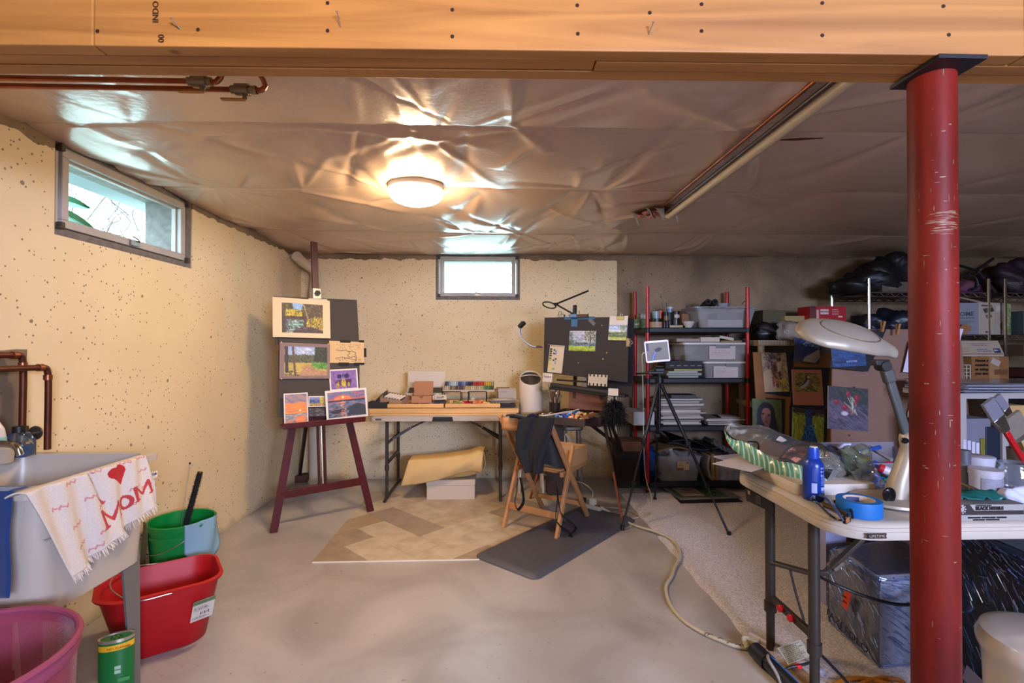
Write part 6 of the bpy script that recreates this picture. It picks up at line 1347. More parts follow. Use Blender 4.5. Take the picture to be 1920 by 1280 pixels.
jar('bottle','clear blue-tinted bottle behind the black jars on top shelf',1256,4.50,SZ[3],.03,.2,mat('blue_bottle','#5c7488',.3),mat('white_cap','#a8a8a4',.4),.02,cat='bottle')
for px,dx in ((1250,-.02),(1256,-.01)):
    x = at(px,580,4.5).x;tag(MB().cyl((x,4.55,SZ[3]+.01),(x+dx,4.57,SZ[3]+.25),.006,.002,n=8).build('black_brush',blks),'thin black pointed brush, %s of two on top shelf' % ('left' if px == 1250 else 'right'),'brush')
bx_('brown_carton','small brown carton behind the white bowl','box',1279,1295,588,4.52,SZ[3],.08,cardd)
x = at(1291,700,4.36).x;tag(MB().lathe([(.001,0),(.028,0),(.03,.008),(.048,.035),(.052,.058),(.049,.058),(.042,.035),(.02,.012),(.001,.01)],(x,4.36,SZ[3]+.0005),28).build('bowl',mat('bowl_white','#b4ac9c',.4)),'small white footed bowl on the top shelf','bowl')
binm = film('bin_plastic','#b8b4ae',.38,.15,.1,8,.5)
def clear_bin(name,label,x0,x1,y0,y1,z,h,lid=None,lat=None,latm=None,t0=.9,angle=0):
    t = thing(name,label,'storage bin',((x0+x1)/2,(y0+y1)/2,z));cx_,cy_ = (x0+x1)/2,(y0+y1)/2;w,d = x1-x0,y1-y0;b = MB()
    loft(b,[rrect(cx_,cy_,w*t0-.01,d*t0-.01,.02,z+.004),rrect(cx_,cy_,w*t0,d*t0,.025,z),rrect(cx_,cy_,w,d,.025,z+h),rrect(cx_,cy_,w+.02,d+.02,.03,z+h),rrect(cx_,cy_,w+.02,d+.02,.03,z+h+.008)],True,False);b.build('body',binm,t)
    if lid: loft(MB(),[rrect(cx_,cy_,w+.03,d+.03,.03,z+h+.004),rrect(cx_,cy_,w+.03,d+.03,.03,z+h+.02),rrect(cx_,cy_,w-.02,d-.02,.03,z+h+.026)]).build('lid',lid,t)
    if lat: MB().bb((cx_-.01,y0-.014,z+h-.028),(cx_+.12,y0-.008,z+h+.022)).build('latch',lat,t,bevel=.004)
    return t
xb0,xb1 = at(1308,600,4.30).x,at(1408,600,4.30).x
cb1 = clear_bin('storage_bin','large clear plastic bin on the top shelf',xb0,xb1+.05,4.30,4.60,SZ[3],.165,t0=.84)
MB().bb((xb0+.11,4.34,SZ[3]+.01),(xb1-.03,4.55,SZ[3]+.075)).build('white_insert',mat('insert_white','#b0a296',.7),cb1,bevel=.004)
bx_('lilac_case','lilac-grey case inside the clear bin of top shelf','case',1345,1392,586,4.38,SZ[3]+.08,.12,mat('lilac_case','#5c5458',.6))
loft(MB(),[rrect((xb0+xb1)/2-.0,4.44,.56,.34,.03,SZ[3]+.176),rrect((xb0+xb1)/2,4.44,.56,.34,.03,SZ[3]+.188)]).build('lid',binm,cb1)
for k,px in enumerate((1321,1334)):
    x = at(px,570,4.4).x;tag(MB().lathe([(.012,-.06),(.027,-.06),(.029,0),(.027,.06),(.012,.06),(.012,-.06)],(x+.01,4.40,SZ[3]+.219),20,rot=Matrix.Rotation(PI/2-.3,3,'X')).build('grip_tape_roll',mat('foam_black','#1a1715',.8)),'%s black foam tube lying on the clear bin lid' % ('left' if k == 0 else 'right'),'tube')
x = at(1356,570,4.45).x;tag(MB().lathe([(.001,0),(.05,0),(.062,.04),(.059,.04),(.047,.004),(.001,.004)],(x,4.45,SZ[3]+.1895),24,sy=.7).build('clear_dish',film('dish_clear','#b8b8b4',.3,.1,.1,8,.6)),'small clear dish on the lid of the top-shelf bin','dish')
x = at(1398,570,4.3).x;tag(MB().tube([(x-.03,4.31,SZ[3]+.21),(x,4.3,SZ[3]+.24),(x+.02,4.3,SZ[3]+.2),(x-.01,4.29,SZ[3]+.195)],.006,6,5,flat=.5).build('metal_clip',chrome),'small shiny metal clip on right of top-shelf bin','clip')
# second shelf
z = SZ[2]
c1_ = clear_bin('storage_bin','lower clear latch bin on second shelf, paper inside',at(1322,700,4.29).x,at(1403,700,4.29).x+.0,4.29,4.62,z,.125,mat('bin_lid_white','#b4aca4',.4),mat('latch_grey','#6c6c6c',.4),t0=.93)
zb = z+.152
c2_ = clear_bin('storage_bin','upper clear latch bin on second shelf with handwritten sheet',at(1283,700,4.29).x+.0,at(1403,700,4.29).x,4.29,4.62,zb,.14,mat('bin_lid_white'),mat('latch_grey'),t0=.93)
cv = Cv(40,26,'#aa9c94');cv.lines_text(.1,.2,.85,5,.14,'#8c7c74',.3,4)
picture('handwritten_sheet',cv,T(at(1330,700,4.28).x,4.283,zb+.015,0,PI/2+.04),.235,.115,c2_,.001);picture('handwritten_sheet',cv,T(at(1338,700,4.28).x,4.283,z+.004,0,PI/2+.03),.22,.10,c1_,.001)
MB().bb((at(1292,700,4.4).x,4.36,zb+.01),(at(1325,700,4.4).x,4.55,zb+.05)).build('contents',mat('bin_dark','#4a4440',.8),c2_);MB().bb((at(1333,700,4.4).x,4.34,z+.01),(at(1400,700,4.4).x,4.58,z+.09)).build('contents',mat('bin_grey','#6c6058',.8),c1_)
zt = zb+.167
bx_('pale_box','long pale flat box, left on top of the latch bins','box',1269,1316,0,4.33,zt,.2,mat('pale_box_a','#8f8478',.7),h=.03)
bx_('pale_box','cream flat box in middle of the boxes on latch bins','box',1314,1350,0,4.31,zt+.0,.2,mat('pale_box_b','#b0a494',.7),h=.042)
bx_('yellow_pad','thin yellow-edged pad under the tilted box on latch bins','pad',1352,1392,0,4.31,zt,.22,mat('pad_yellow','#8a7448',.7),h=.012)
tag(MB(T(at(1363,700,4.33).x,4.42,zt+.034,.0,0,.18)).bb((-.065,-.09,-.012),(.065,.09,.014)).build('pale_box',mat('pale_box_b'),bevel=.003),'tilted pale box, rightmost on the latch bins','box')
bx_('dark_book','dark thin booklet at right end above latch bins','book',1375,1402,0,4.40,zt+.0135,.18,mat('dark_book','#2c2826',.7),h=.02)
bk_c = [('#9a9082',1254,1310),('#8a9080',1250,1316),('#b4ac9c',1252,1308),('#a89a58',1262,1316)];zz_ = z
for k,(c_,a,b_) in enumerate(bk_c):
    h = (.018,.022,.014,.02)[k];o,_ = bx_('book',('lowest pale grey book','second grey-green book','third cream book','yellow-edged book')[k]+' in pile under the black game box','book',a,b_,0,4.33+.01*k,zz_,.22,mat('book%d' % k,c_,.6),h=h,rz=.03*(k-1));zz_ += h+.001
o,e = bx_('black_game_box','black box with red and white artwork above pile of books','box',1250,1318,0,4.32,zz_+.001,.26,mat('game_black','#120e0d',.65),h=.075,rz=-.06)
b = MB(); 
for k in range(16): b.box((e[0]+.06+R.random()*.22,4.37+R.random()*.16,zz_+.0775),(.03,.012,.0015),R.uniform(0,3))
stuff(b.build('artwork',mat('game_art','#a0402c',.5),o));b = MB()
for k in range(5): b.box((e[0]+.05+k*.06,4.3245-.004*k,zz_+.03),(.035,.002,.008),-.06)
stuff(b.build('side_print',mat('print_grey','#6c645c',.5),o))
# third shelf: stacks of boards and papers
z = SZ[1]+.001;n_sh = 0
def sheets(px0,px1,Y,z,n,hmax,label,group,jitter=.02,cols=('#b0a494','#c4b8a8','#8c8074','#a0968a','#6c6058')):
    a,b_ = at(px0,700,Y).x,at(px1,700,Y).x;h = 0
    for k in range(n):
        t = R.choice((.003,.006,.009,.014));w = (b_-a)*R.uniform(.8,1.0);d = R.uniform(.22,.3)
        if h+t > hmax: break
        tag(MB(T((a+b_)/2+R.uniform(-jitter,jitter),Y+.15+R.uniform(-.01,.02),z+h,R.uniform(-.07,.07))).bb((-w/2,-d/2,0),(w/2,d/2,t)).build('art_board',mat('sheet_'+str(cols.index(c) if 0 else cols[k % len(cols)][1:]),cols[k % len(cols)],.75),smooth=False),label,'board',group);h += t+R.choice((.0006,.0006,.005))*0+.0006
    return z+h
zt1 = sheets(1236,1322,4.30,z,34,.24,'board or sheet in the tall paper stack on third shelf','tall paper stack on third shelf')
zt2 = sheets(1322,1400,4.30,z,12,.07,'board or sheet in the low paper stack at right of third shelf','low paper stack on third shelf',.01)
bx_('black_case','black patterned case on top of tall paper stack','case',1258,1306,0,4.36,zt1,.16,mat('case_black_pattern','#191718',.5,col2='#4a4644',vscale=90),h=.03)
tag(MB().grid(lambda u,v: Vector((at(1355,700,4.28).x+.2*u+.0*v,4.30+.2*v,zt2+.004+.03*math.sin(PI*v)*(1-u)*.6)),10,8).build('curled_sheet',mat('sheet_pale','#a09488',.8),solid=.001),'loose curled sheet over the low paper stack','paper')
bx_('white_portfolio','white carton corner at left end of third shelf','box',1188,1227,772,4.30,z,.3,mat('portfolio_white','#a09a96',.7))
# fourth shelf
z = SZ[0]+.001
cb4 = clear_bin('storage_bin','clear open bin holding a plastic jug on bottom shelf',at(1236,880,4.28).x,at(1316,880,4.28).x,4.28,4.58,z,.215,t0=.86)
xj = at(1276,880,4.36).x;jg = thing('plastic_jug','clear plastic jug with orange label leaning in the bin','jug',(xj,4.37,z+.03));Mj = T(xj,4.37,z+.02,0,0,-.35)
MB(Mj).lathe([(.001,0),(.058,0),(.062,.02),(.062,.15),(.05,.2),(.022,.235),(.02,.26),(.001,.26)],(0,0,0),24).build('body',film('jug_plastic','#bcb8b0',.45,.2,.2,20,.5),jg);MB(Mj).cyl((0,0,.255),(0,0,.28),.023,n=16).build('cap',mat('cap_white','#b8b0a4',.4),jg)
cv = Cv(24,18,'#b89a68');cv.rect(0,.8,.55,1,'#6c2c1c').lines_text(.15,.2,.7,2,.2,'#a05030').rect(.75,.05,.95,.3,'#5c5c30');picture('orange_label',cv,T(at(1270,880,4.26).x,4.262,z+.105,0,PI/2),.105,.075,jg,.001)
MB().bb((at(1246,880,4.4).x,4.33,z+.01),(at(1300,880,4.4).x,4.53,z+.03)).build('contents',mat('bin_grey'),cb4)
tag(MB().lathe([(.001,-.13),(.07,-.12),(.115,-.05),(.12,.02),(.09,.1),(.04,.14),(.001,.15)],(at(1219,880,4.45).x+.0,4.47,z+.135),26,sx=.85,sy=1.1).build('blue_bag',film('blue_bag_film','#24489a',.8,.15,1.0,18,.7),sub=0),'blue plastic bag bulging at the left of bottom shelf','bag')
tag(MB().grid(lambda u,v: Vector((at(1228,860,4.35).x+.36*u,4.30+.26*v,z+.235+.055*math.sin(u*2.6+.3)+.015*v)),18,8).build('cardboard_flap',cardd,solid=.005),'bent brown cardboard lying across the bottom shelf bin','cardboard')
tag(MB().grid(lambda u,v: Vector((at(1255,840,4.35).x+.5*u,4.29+.28*v,z+.345-.07*u+.035*math.sin(u*5+v*2)+.02*v)),24,10).build('black_portfolio',mat('portfolio_black','#111012',.35,bump=.3,bscale=12),solid=.012),'glossy black folder sagging over the bottom shelf contents','folder')
tag(MB().grid(lambda u,v: Vector((at(1250,840,4.35).x+.55*u,4.31+.26*v,z+.315-.05*u+.02*math.sin(u*7+v*2+1))),24,10).build('black_portfolio',mat('portfolio_grey','#232224',.5),solid=.012),'second dark folder just beneath the glossy one, bottom shelf','folder')
tag(MB().grid(lambda u,v: Vector((at(1338,840,4.3).x+.20*u,4.31+.2*v,z+.24+.10*(1-u)**1.3+.012*math.sin(u*30)*math.sin(v*30))),40,30).build('egg_foam',mat('foam_grey','#5c5450',.9,bump=1,bscale=150),solid=.03),'dark grey speckled foam pad at right of bottom shelf','foam')
x = at(1322,880,4.29).x
tag(MB().grid(lambda u,v: Vector((x+.035+.05*math.cos(-1.2+2.0*u)*-1+.05,4.29+.22*v,z+.22*u)),12,4).build('curved_card',mat('sheet_pale'),solid=.003),'curved pale card standing beside wooden panels','card')
for k in range(2): bx_('wooden_plaque',('left','right')[k]+' of two narrow wooden panels standing on bottom shelf','panel',1333+k*8,1340+k*8,0,4.30,z,.24,mat('panel_wood','#8a6c48',.7,var=.2),h=.235-.01*k)
clear_bin('storage_bin','dim grey clear bin at right end of bottom shelf',at(1350,880,4.29).x,at(1404,880,4.29).x,4.29,4.58,z,.135,t0=.92)
tag(MB().box((at(1364,890,4.28).x,4.272,z+.075),(.02,.004,.014)).build('red_label',mat('label_red','#a8321c',.5)),'tiny red label on the grey bottom shelf bin','label')
tag(MB().box((1.20,4.50,.165),(.20,.22,.33)).build('dark_crate',mat('dark_crate','#241d19',.8),bevel=.004),'dark low crate between box easel leg and red shelf','crate')
tag(MB(T(at(1190,845,4.38).x,4.49,.331,-.05)).bb((-.115,-.12,0),(.115,.12,.09)).build('brown_carton',mat('carton_brown','#6c4a30',.85),bevel=.004),'shallow brown carton beside the left shelf post','carton')
# art lying on the floor under the shelf
fa = thing('flat_artwork','green bordered print on boards lying on carpet under shelf','artwork',atz(1310,932))
FP = [atz(1233,916),atz(1340,916),atz(1392,940),atz(1277,946)]
def fslab(name,P,z0,z1,m,parent): return MB().add([Vector((p.x,p.y,z0)) for p in P]+[Vector((p.x,p.y,z1)) for p in P],[(3,2,1,0),(4,5,6,7),(0,1,5,4),(1,2,6,5),(2,3,7,6),(3,0,4,7)]).build(name,m,parent,smooth=False)
fslab('dark_board',[atz(1245,914),atz(1345,914),atz(1393,944),atz(1276,947)],.014,.019,mat('board_black','#16110f',.7),fa)
fslab('grey_board',[atz(1232,912),atz(1345,912),atz(1390,938),atz(1276,942)],.020,.026,mat('board_grey','#77727a',.7),fa)
cv = Cv(60,40,'#24351f');cv.rect(.03,.05,.97,.95,'#8f8a7c').rect(.05,.08,.62,.92,'#20331e').rect(.10,.16,.56,.84,'#a3947c').strokes(.16,.3,.5,.7,40,['#5c4248','#7c5a58','#4a3438','#8a7468'],.12,.05,.4).rect(.62,.08,.97,.92,'#26401f').strokes(.64,.1,.95,.9,30,['#6c7c60','#8c987c','#2c4028'],.2,.02,.2,.1)
q0,q1,q2 = atz(1276,940),atz(1368,938),atz(1248,915);fx_ = (q1-q0);Mf = frame(Vector((q0.x,q0.y,.027)),fx_,Vector((0,1,0)));picture('printed_artwork',cv,Mf,fx_.length,.36,fa,.0008)

# ---------------------------------------------------------------- beige resin shelf behind, boxes
rz_ = 4.20;rx0 = at(1424,640,rz_).x;rs = thing('resin_shelf','beige plastic shelf unit behind the art boards','shelves',(rx0+.45,4.4,0));rm = mat('resin_beige','#94836a',.6)
for x in (rx0+.03,rx0+.80):
    for y in (rz_+.03,rz_+.37): MB().cyl((x,y,0),(x,y,1.30),.028,n=14).build('leg',rm,rs)
for z in (.75,1.30):
    MB().bb((rx0-.01,rz_-.01,z-.02),(rx0+.84,rz_+.41,z+.03)).build('shelf',rm,rs,bevel=.006);b = MB()
    for k in range(34): b.bb((rx0+.0+.025*k,rz_-.016,z-.018),(rx0+.0+.025*k+.012,rz_-.01,z+.028))
    stuff(b.build('rib',rm,rs,smooth=False))
z = 1.331
bx_('olive_box','olive box with cream lower half on the beige shelf','box',1431,1474,581,4.35,z,.2,mat('olive_card','#4a422c',.8))
bx_('cream_carton','long cream carton beneath the red box on beige shelf','box',1472,1518,592,4.30,z,.2,mat('cream_carton','#8f7850',.8))
def lump(name,label,cat,c,s,m,seed=0,n=28,sub=0,parent=None):
    r_ = random.Random(seed);ph = [r_.uniform(0,6) for _ in range(6)]
    def f(u,v):
        a,t = u*2*PI,(v-.5)*PI;d = Vector((math.cos(a)*math.cos(t),math.sin(a)*math.cos(t),math.sin(t)))
        k = 1+.16*math.sin(d.x*4+ph[0]+d.z*3)+.12*math.sin(d.y*6+ph[1])+.07*math.sin(d.z*11+ph[2]+d.x*7)+.04*math.sin(d.x*17+ph[3])*math.sin(d.y*15)
        z_ = d.z*k*s[2];z_ = max(z_,-s[2]*.82);return Vector((c[0]+d.x*k*s[0],c[1]+d.y*k*s[1],c[2]+s[2]*.82+z_))
    b = MB().grid(f,n,n//2+2,True);o = b.build(name,m,parent,angle=1.5)
    if label: tag(o,label,cat)
    return o
bagm = mat('black_nylon','#0d0c0e',.45,bump=.4,bscale=14)
lump('black_cloth','black cloth heap on the left of beige shelf','cloth',(at(1450,640,4.3).x,4.34,z),(.15,.12,.085),bagm,3)
rb0,rb1 = at(1519,600,4.22).x,at(1586,600,4.22).x
rdb = thing('red_box','red retail box with white panel and picture on beige shelf','box',((rb0+rb1)/2,4.3,z));rtz = at(1550,574,4.22).z
MB().bb((rb0,4.22,z+.001),(rb1,4.40,rtz)).build('body',mat('retail_red','#8f0f14',.45),rdb,bevel=.003,smooth=False)
cv = Cv(70,60,'#8f0f14');cv.rect(0,0,.16,.5,'#3a0c10').rect(.02,.1,.14,.45,'#54201f').rect(.17,.12,.24,.6,'#b88a84').rect(.28,.10,.52,.26,'#b8a8a0').ell(.66,.62,.14,.2,'#241c1e').line(.6,.6,.7,.5,.02,'#a08080').line(.62,.78,.78,.9,.12,'#241c1e')
for k in range(5): cv.rect(.3,.44+k*.1,.42,.48+k*.1,'#b88080')
cv.lines_text(.62,.1,.85,3,.07,'#c09890',.5);cv.rect(.78,.32,.9,.36,'#c8a8a0')
picture('box_face',cv,T(rb0,4.218,z+.03,0,PI/2),rb1-rb0,rtz-z-.03,rdb,.001)
text('INDOOR SAFE',frame((rb0+(rb1-rb0)*.29,4.2165,rtz-.055),(1,0,0),(0,0,1)),.02,mat('retail_red'),rdb,w=(rb1-rb0)*.22)
lump('clear_bag','crumpled clear bag beside the red box on beige shelf','bag',(at(1495,640,4.05).x,4.12,1.331),(.13,.09,.09),film('clear_bag_film','#a89c90',.35,.08,1,25,.7),8)

# ---------------------------------------------------------------- art boards leaning in front
kd = Vector((0,-1,.12)).normalized();KP = Vector((2.1,3.92,.0))
def lean(px,py,P,N,off=0): return plane_pt(px,py,P+N*off,N)
def lsheet(c,P,N,off): return quad_frame(lean(*c[0],P,N,off),lean(*c[1],P,N,off),lean(*c[2],P,N,off))
def quadsl(name,c,P,N,off,th,m,parent=None,label=None,cat=None,bevel=.001):
    Q_ = [lean(*q,P,N,off) for q in c];o = MB().add(Q_+[q-N*th for q in Q_],[(0,1,2,3),(7,6,5,4),(0,4,5,1),(1,5,6,2),(2,6,7,3),(3,7,4,0)]).build(name,m,parent,smooth=False,bevel=bevel)
    if label: tag(o,label,cat)
    return o
kraftb = mat('kraft_board','#7f5430',.85,var=.06)
P4 = [lean(1412,660,KP,kd),lean(1562,662,KP,kd)];a,b_ = P4
Q_ = [a,b_,Vector((b_.x,KP.y-.0,0.0165)),Vector((a.x-.01,KP.y,.0165))]
Q_ = [a,b_,Vector((b_.x,KP.y-.002,.014)),Vector((a.x-.01,KP.y-.002,.014))]
kb = tag(MB().add(Q_+[q-kd*.008 for q in Q_],[(0,1,2,3),(7,6,5,4),(0,4,5,1),(1,5,6,2),(2,6,7,3),(3,7,4,0)]).build('kraft_board',kraftb,smooth=False),'brown kraft cardboard panel carrying four animal and portrait paintings','board')
navy = mat('tape_navy','#15171f',.6)
def art(name,label,cv,c,P,N,off,frame_c=None,cat='painting',under=None,th=.003):
    M_,w_,h_ = lsheet(c,P,N,off);o = picture(name,cv,M_,w_,h_,None,th);tag(o,label,cat)
    if frame_c:
        Q_ = [lean(*q,P,N,off-.003) for q in frame_c]
        MB().add(Q_+[q-N*.003 for q in Q_],[(0,1,2,3),(7,6,5,4),(0,4,5,1),(1,5,6,2),(2,6,7,3),(3,7,4,0)]).build('tape_border',navy,o,smooth=False)
    return o
cv = Cv(54,84,'#8a7860');cv.strokes(0,0,1,1,200,['#9a8468','#7c6c58','#a8937a','#6c5c4c'],.1,.04,1,1).poly([(.0,.5),(.45,.3),(.5,1),(0,1)],'#a08a6c').strokes(.15,.02,.75,.4,120,['#3a2c30','#54423c','#2a2228','#8a7870'],.08,.03,1,1).strokes(.35,.3,.7,.85,110,['#3a2424','#5c3428','#2a1c20','#a8602c'],.08,.03,1.4,.3).poly([(.6,.25),(.78,.2),(.76,.45),(.58,.5)],'#a89888').strokes(.6,.7,1,1,40,['#8a7a2c','#b09a34','#4a4430'],.08,.03,1)
art('bark_painting','tall brown and grey abstract painting, upper left on kraft panel',cv,((1440,663),(1486,662),(1434,735)),KP,kd,.012,((1444,660),(1489,660),(1482,744),(1434,737)))
cv = Cv(60,76,'#4a5430');cv.grad(0,1,'#4c5430','#3a4428').strokes(0,0,1,1,80,['#525c34','#444e2e'],.2,.05,1)
cv.ell(.46,.38,.31,.30,'#15141c').poly([(.16,.4),(.76,.4),(.95,1),(.1,1)],'#15141c').ell(.46,.44,.17,.22,'#7a5048').ell(.48,.36,.14,.13,'#8a5c50').ell(.5,.56,.11,.12,'#70463e').poly([(.4,.65),(.56,.65),(.6,.95),(.36,.95)],'#6c443c').rect(.31,.37,.40,.395,'#1f1516').rect(.50,.39,.60,.415,'#1f1516').rect(.32,.40,.38,.425,'#2c1c1c').rect(.51,.42,.58,.445,'#2c1c1c').line(.445,.42,.44,.52,.02,'#5a3832').ell(.455,.60,.055,.02,'#5c2426').ell(.66,.67,.015,.03,'#b0a898').strokes(.2,.5,.3,.95,30,['#1c1c2c','#101018'],.2,.03,1.4).poly([(.62,.3),(.7,.45),(.68,.9),(.6,.7)],'#12121a')
art('portrait_painting','portrait of long dark haired woman on green, lower left',cv,((1414,747),(1468,750),(1412,818)),KP,kd,.012,((1436,745),(1472,748),(1471,822),(1430,820)))
cv = Cv(80,96,'#a86c54');cv.rect(.1,.1,.93,.62,'#7a6a34').strokes(.1,.1,.93,.62,200,['#8a7c34','#6a6a30','#9aa044','#54482c','#3c3c24'],.08,.025,.3,.6)
cv.rect(.02,0,.10,1,'#a86c54').rect(.93,0,1,1,'#a86c54').rect(0,.62,1,1,'#a86c54').rect(0,0,1,.1,'#a86c54').poly([(.25,.5),(.5,.28),(.58,.3),(.5,.46),(.3,.54)],'#9a94a0').poly([(.22,.5),(.38,.36),(.48,.24),(.52,.3),(.38,.42)],'#2c2830').ell(.52,.21,.08,.055,'#2a262e').ell(.545,.21,.045,.035,'#b0a8a4').poly([(.6,.19),(.66,.22),(.6,.25)],'#c06c24').line(.4,.52,.42,.57,.015,'#b0602c')
art('puffin_painting','puffin painting on salmon sheet inside navy tape border',cv,((1493,693),(1549,694),(1488,759)),KP,kd,.012,((1489,688),(1556,689),(1548,766),(1482,760)))
cv = Cv(80,72,'#7c8a30');cv.strokes(0,.2,1,1,220,['#8c9a34','#a8ac44','#6c7c30','#b0b460'],.12,.025,1.5,.3).rect(0,0,1,.14,'#3a2f2c').strokes(0,0,1,.2,50,['#3a2e2e','#54463c','#241c1e'],.1,.03,0)
cv.ell(.52,.16,.13,.15,'#1c2c6c').poly([(.42,.2),(.6,.2),(.62,.5),(.82,1),(.28,1),(.42,.55)],'#1c3c84').strokes(.42,.05,.62,.45,60,['#24509c','#182458','#3a70b0'],.05,.03,1,1).strokes(.36,.5,.7,1,110,['#1f4c9c','#142a68','#2f6cb4','#4a8cc0'],.06,.03,1,1).ell(.53,.15,.05,.03,'#8a2430').poly([(.63,.12),(.75,.18),(.63,.2)],'#2a2420')
art('blue_bird_painting','bright blue bird against yellow-green grass, below the puffin',cv,((1486,763),(1545,769),(1485,826)),KP,kd,.012,((1481,760),(1556,768),(1548,830),(1480,826)))
cv = Cv(60,46,'#1c2c54');cv.poly([(0,.55),(.5,.3),(1,.2),(1,.9),(.3,1),(0,.9)],'#1a2850').poly([(.35,.8),(.95,.35),(1,.7),(.8,1),(.3,1)],'#8a8078').strokes(.3,0,1,.3,40,['#2f60a8','#8fa8c8','#54a0c0'],.14,.05,-.4).strokes(0,0,.5,.7,40,['#1f3870','#16244c'],.15,.05,-.6)
MM,w_,h_ = lsheet(((1500,636),(1548,642),(1487,676)),KP,kd,.03);o = cloth('blue_abstract',cv,lambda u,v: MM @ Vector((w_*(u+.04*math.sin(v*3)),h_*(1-v),.03*math.sin(PI*u)*v)),solid=.002,m=colmat('painted_sheet',.55));tag(o,'curled blue and white abstract sheet above the puffin','painting')
# blue framed picture leaning across the top
GP = Vector((2.2,3.06,0));gd = Vector((-.02,-1,.10)).normalized()
fr_ = quadsl('framed_picture',((1572,621),(1662,617),(1628,696),(1556,689)),GP,gd,.05,.015,mat('frame_black','#121217',.5),None,'dark framed blue picture hung over left corner of large panel','picture')
cv = Cv(60,50,'#1f3560');cv.strokes(0,0,1,1,120,['#24406c','#1c2c54','#2c4c80'],.2,.05,0,.3).rect(.05,.86,.4,.9,'#141c38').lines_text(.42,.84,.85,1,.08,'#b0b8c8',.6)
Mg_,w_,h_ = lsheet(((1580,626),(1648,623),(1562,688)),GP,gd,.0525);picture('blue_print',cv,Mg_,w_*.92,h_,fr_,.0006)
for (px,py,nm) in ((1655,612,'on top corner of the dark framed picture'),(1683,617,'on the top edge of large panel')):
    c_ = lean(px,py,GP,gd,.06);t = thing('clothespin','wooden clothespin '+nm,'clothespin',c_);b = MB();d_ = Vector((.15,0,1)).normalized()
    for s_ in (-1,1): MB().bar(c_-d_*.035+Vector((0,s_*.004,0)),c_+d_*.035+Vector((0,s_*.012,0)),.012,.007).build('prong',mat('pin_wood','#8c6238',.7),t)
    MB().cyl(c_-Vector((.009,0,0)),c_+Vector((.009,0,0)),.006,n=8).build('spring',steel,t)
# large grey-brown panel
pm_ = mat('taupe_panel','#77594a',.85,var=.04)
a,b_ = lean(1555,690,GP,gd),lean(1800,617,GP,gd);tl_ = lean(1562,617,GP,gd)
Q_ = [tl_,Vector((b_.x,b_.y,tl_.z)),Vector((b_.x+.0,GP.y-.02,.013)),Vector((lean(1546,822,GP,gd).x-.03,GP.y-.02,.013))]
lp_ = tag(MB().add(Q_+[q-gd*.01 for q in Q_],[(0,1,2,3),(7,6,5,4),(0,4,5,1),(1,5,6,2),(2,6,7,3),(3,7,4,0)]).build('display_panel',pm_,smooth=False),'large taupe cardboard panel leaning behind the foreground table','board')
cv = Cv(88,92,'#2f2a38');cv.strokes(0,0,1,.4,120,['#24301f','#1c2420','#344428','#2a2a30'],.12,.03,.6,.6).poly([(0,.35),(.3,.3),(.6,.6),(1,.7),(1,1),(0,1)],'#4a4050').strokes(0,.4,1,1,160,['#544a5c','#3e3648','#5c5264','#342c3c'],.16,.03,.5,.4)
for (x,y,rx,ry) in ((.5,.16,.06,.08),(.72,.24,.07,.085),(.22,.36,.075,.06),(.42,.47,.085,.075),(.58,.56,.055,.055),(.68,.36,.05,.05)): cv.ell(x,y,rx,ry,'#6c1828').ell(x-.02,y-.02,rx*.4,ry*.4,'#94303c')
for (x0,y0,x1,y1) in ((.5,.25,.62,.45),(.62,.25,.6,.48),(.56,.22,.62,.5),(.4,.36,.58,.5)): cv.line(x0,y0,x1,y1,.018,'#9aa07c')
cv.ell(.42,.62,.09,.055,'#988a94').ell(.42,.62,.07,.04,'#b0a4ac').ell(.19,.72,.08,.055,'#544a5a').ell(.19,.72,.06,.04,'#5f5566').strokes(.55,.25,.7,.6,20,['#b8b89c','#6c8050'],.1,.015,1.2).line(.08,.3,.16,.34,.015,'#8a4450')
art('radish_painting','dark still life of red radishes pinned on the large taupe panel',cv,((1566,725),(1641,731),(1552,803)),GP,gd,.012)
for p in ((1601,726),(1592,816)): MB().lathe([(.0001,.006),(.006,.003),(.004,0)],lean(*p,GP,gd,.013),8,rot=gd.to_track_quat('Z','Y').to_matrix()).build('pin',blk,lp_)
quadsl('white_sheet',((1706,640),(1718,640),(1718,700),(1693,697)),GP,gd,.03,.002,mat('sheet_lilac_white','#b8b4c4',.7),None,'white sheet on large panel half hidden behind the red column','paper')
quadsl('white_sheet',((1790,616),(1807,616),(1797,650),(1790,662)),GP,gd,.03,.002,mat('sheet_lilac_white'),None,'white sheet corner just right of the red column','paper')
quadsl('note_strip',((1707,752),(1716,752),(1714,785),(1701,782)),GP,gd,.02,.002,mat('print_white'),None,'perforated pale strip at left edge of column','paper')

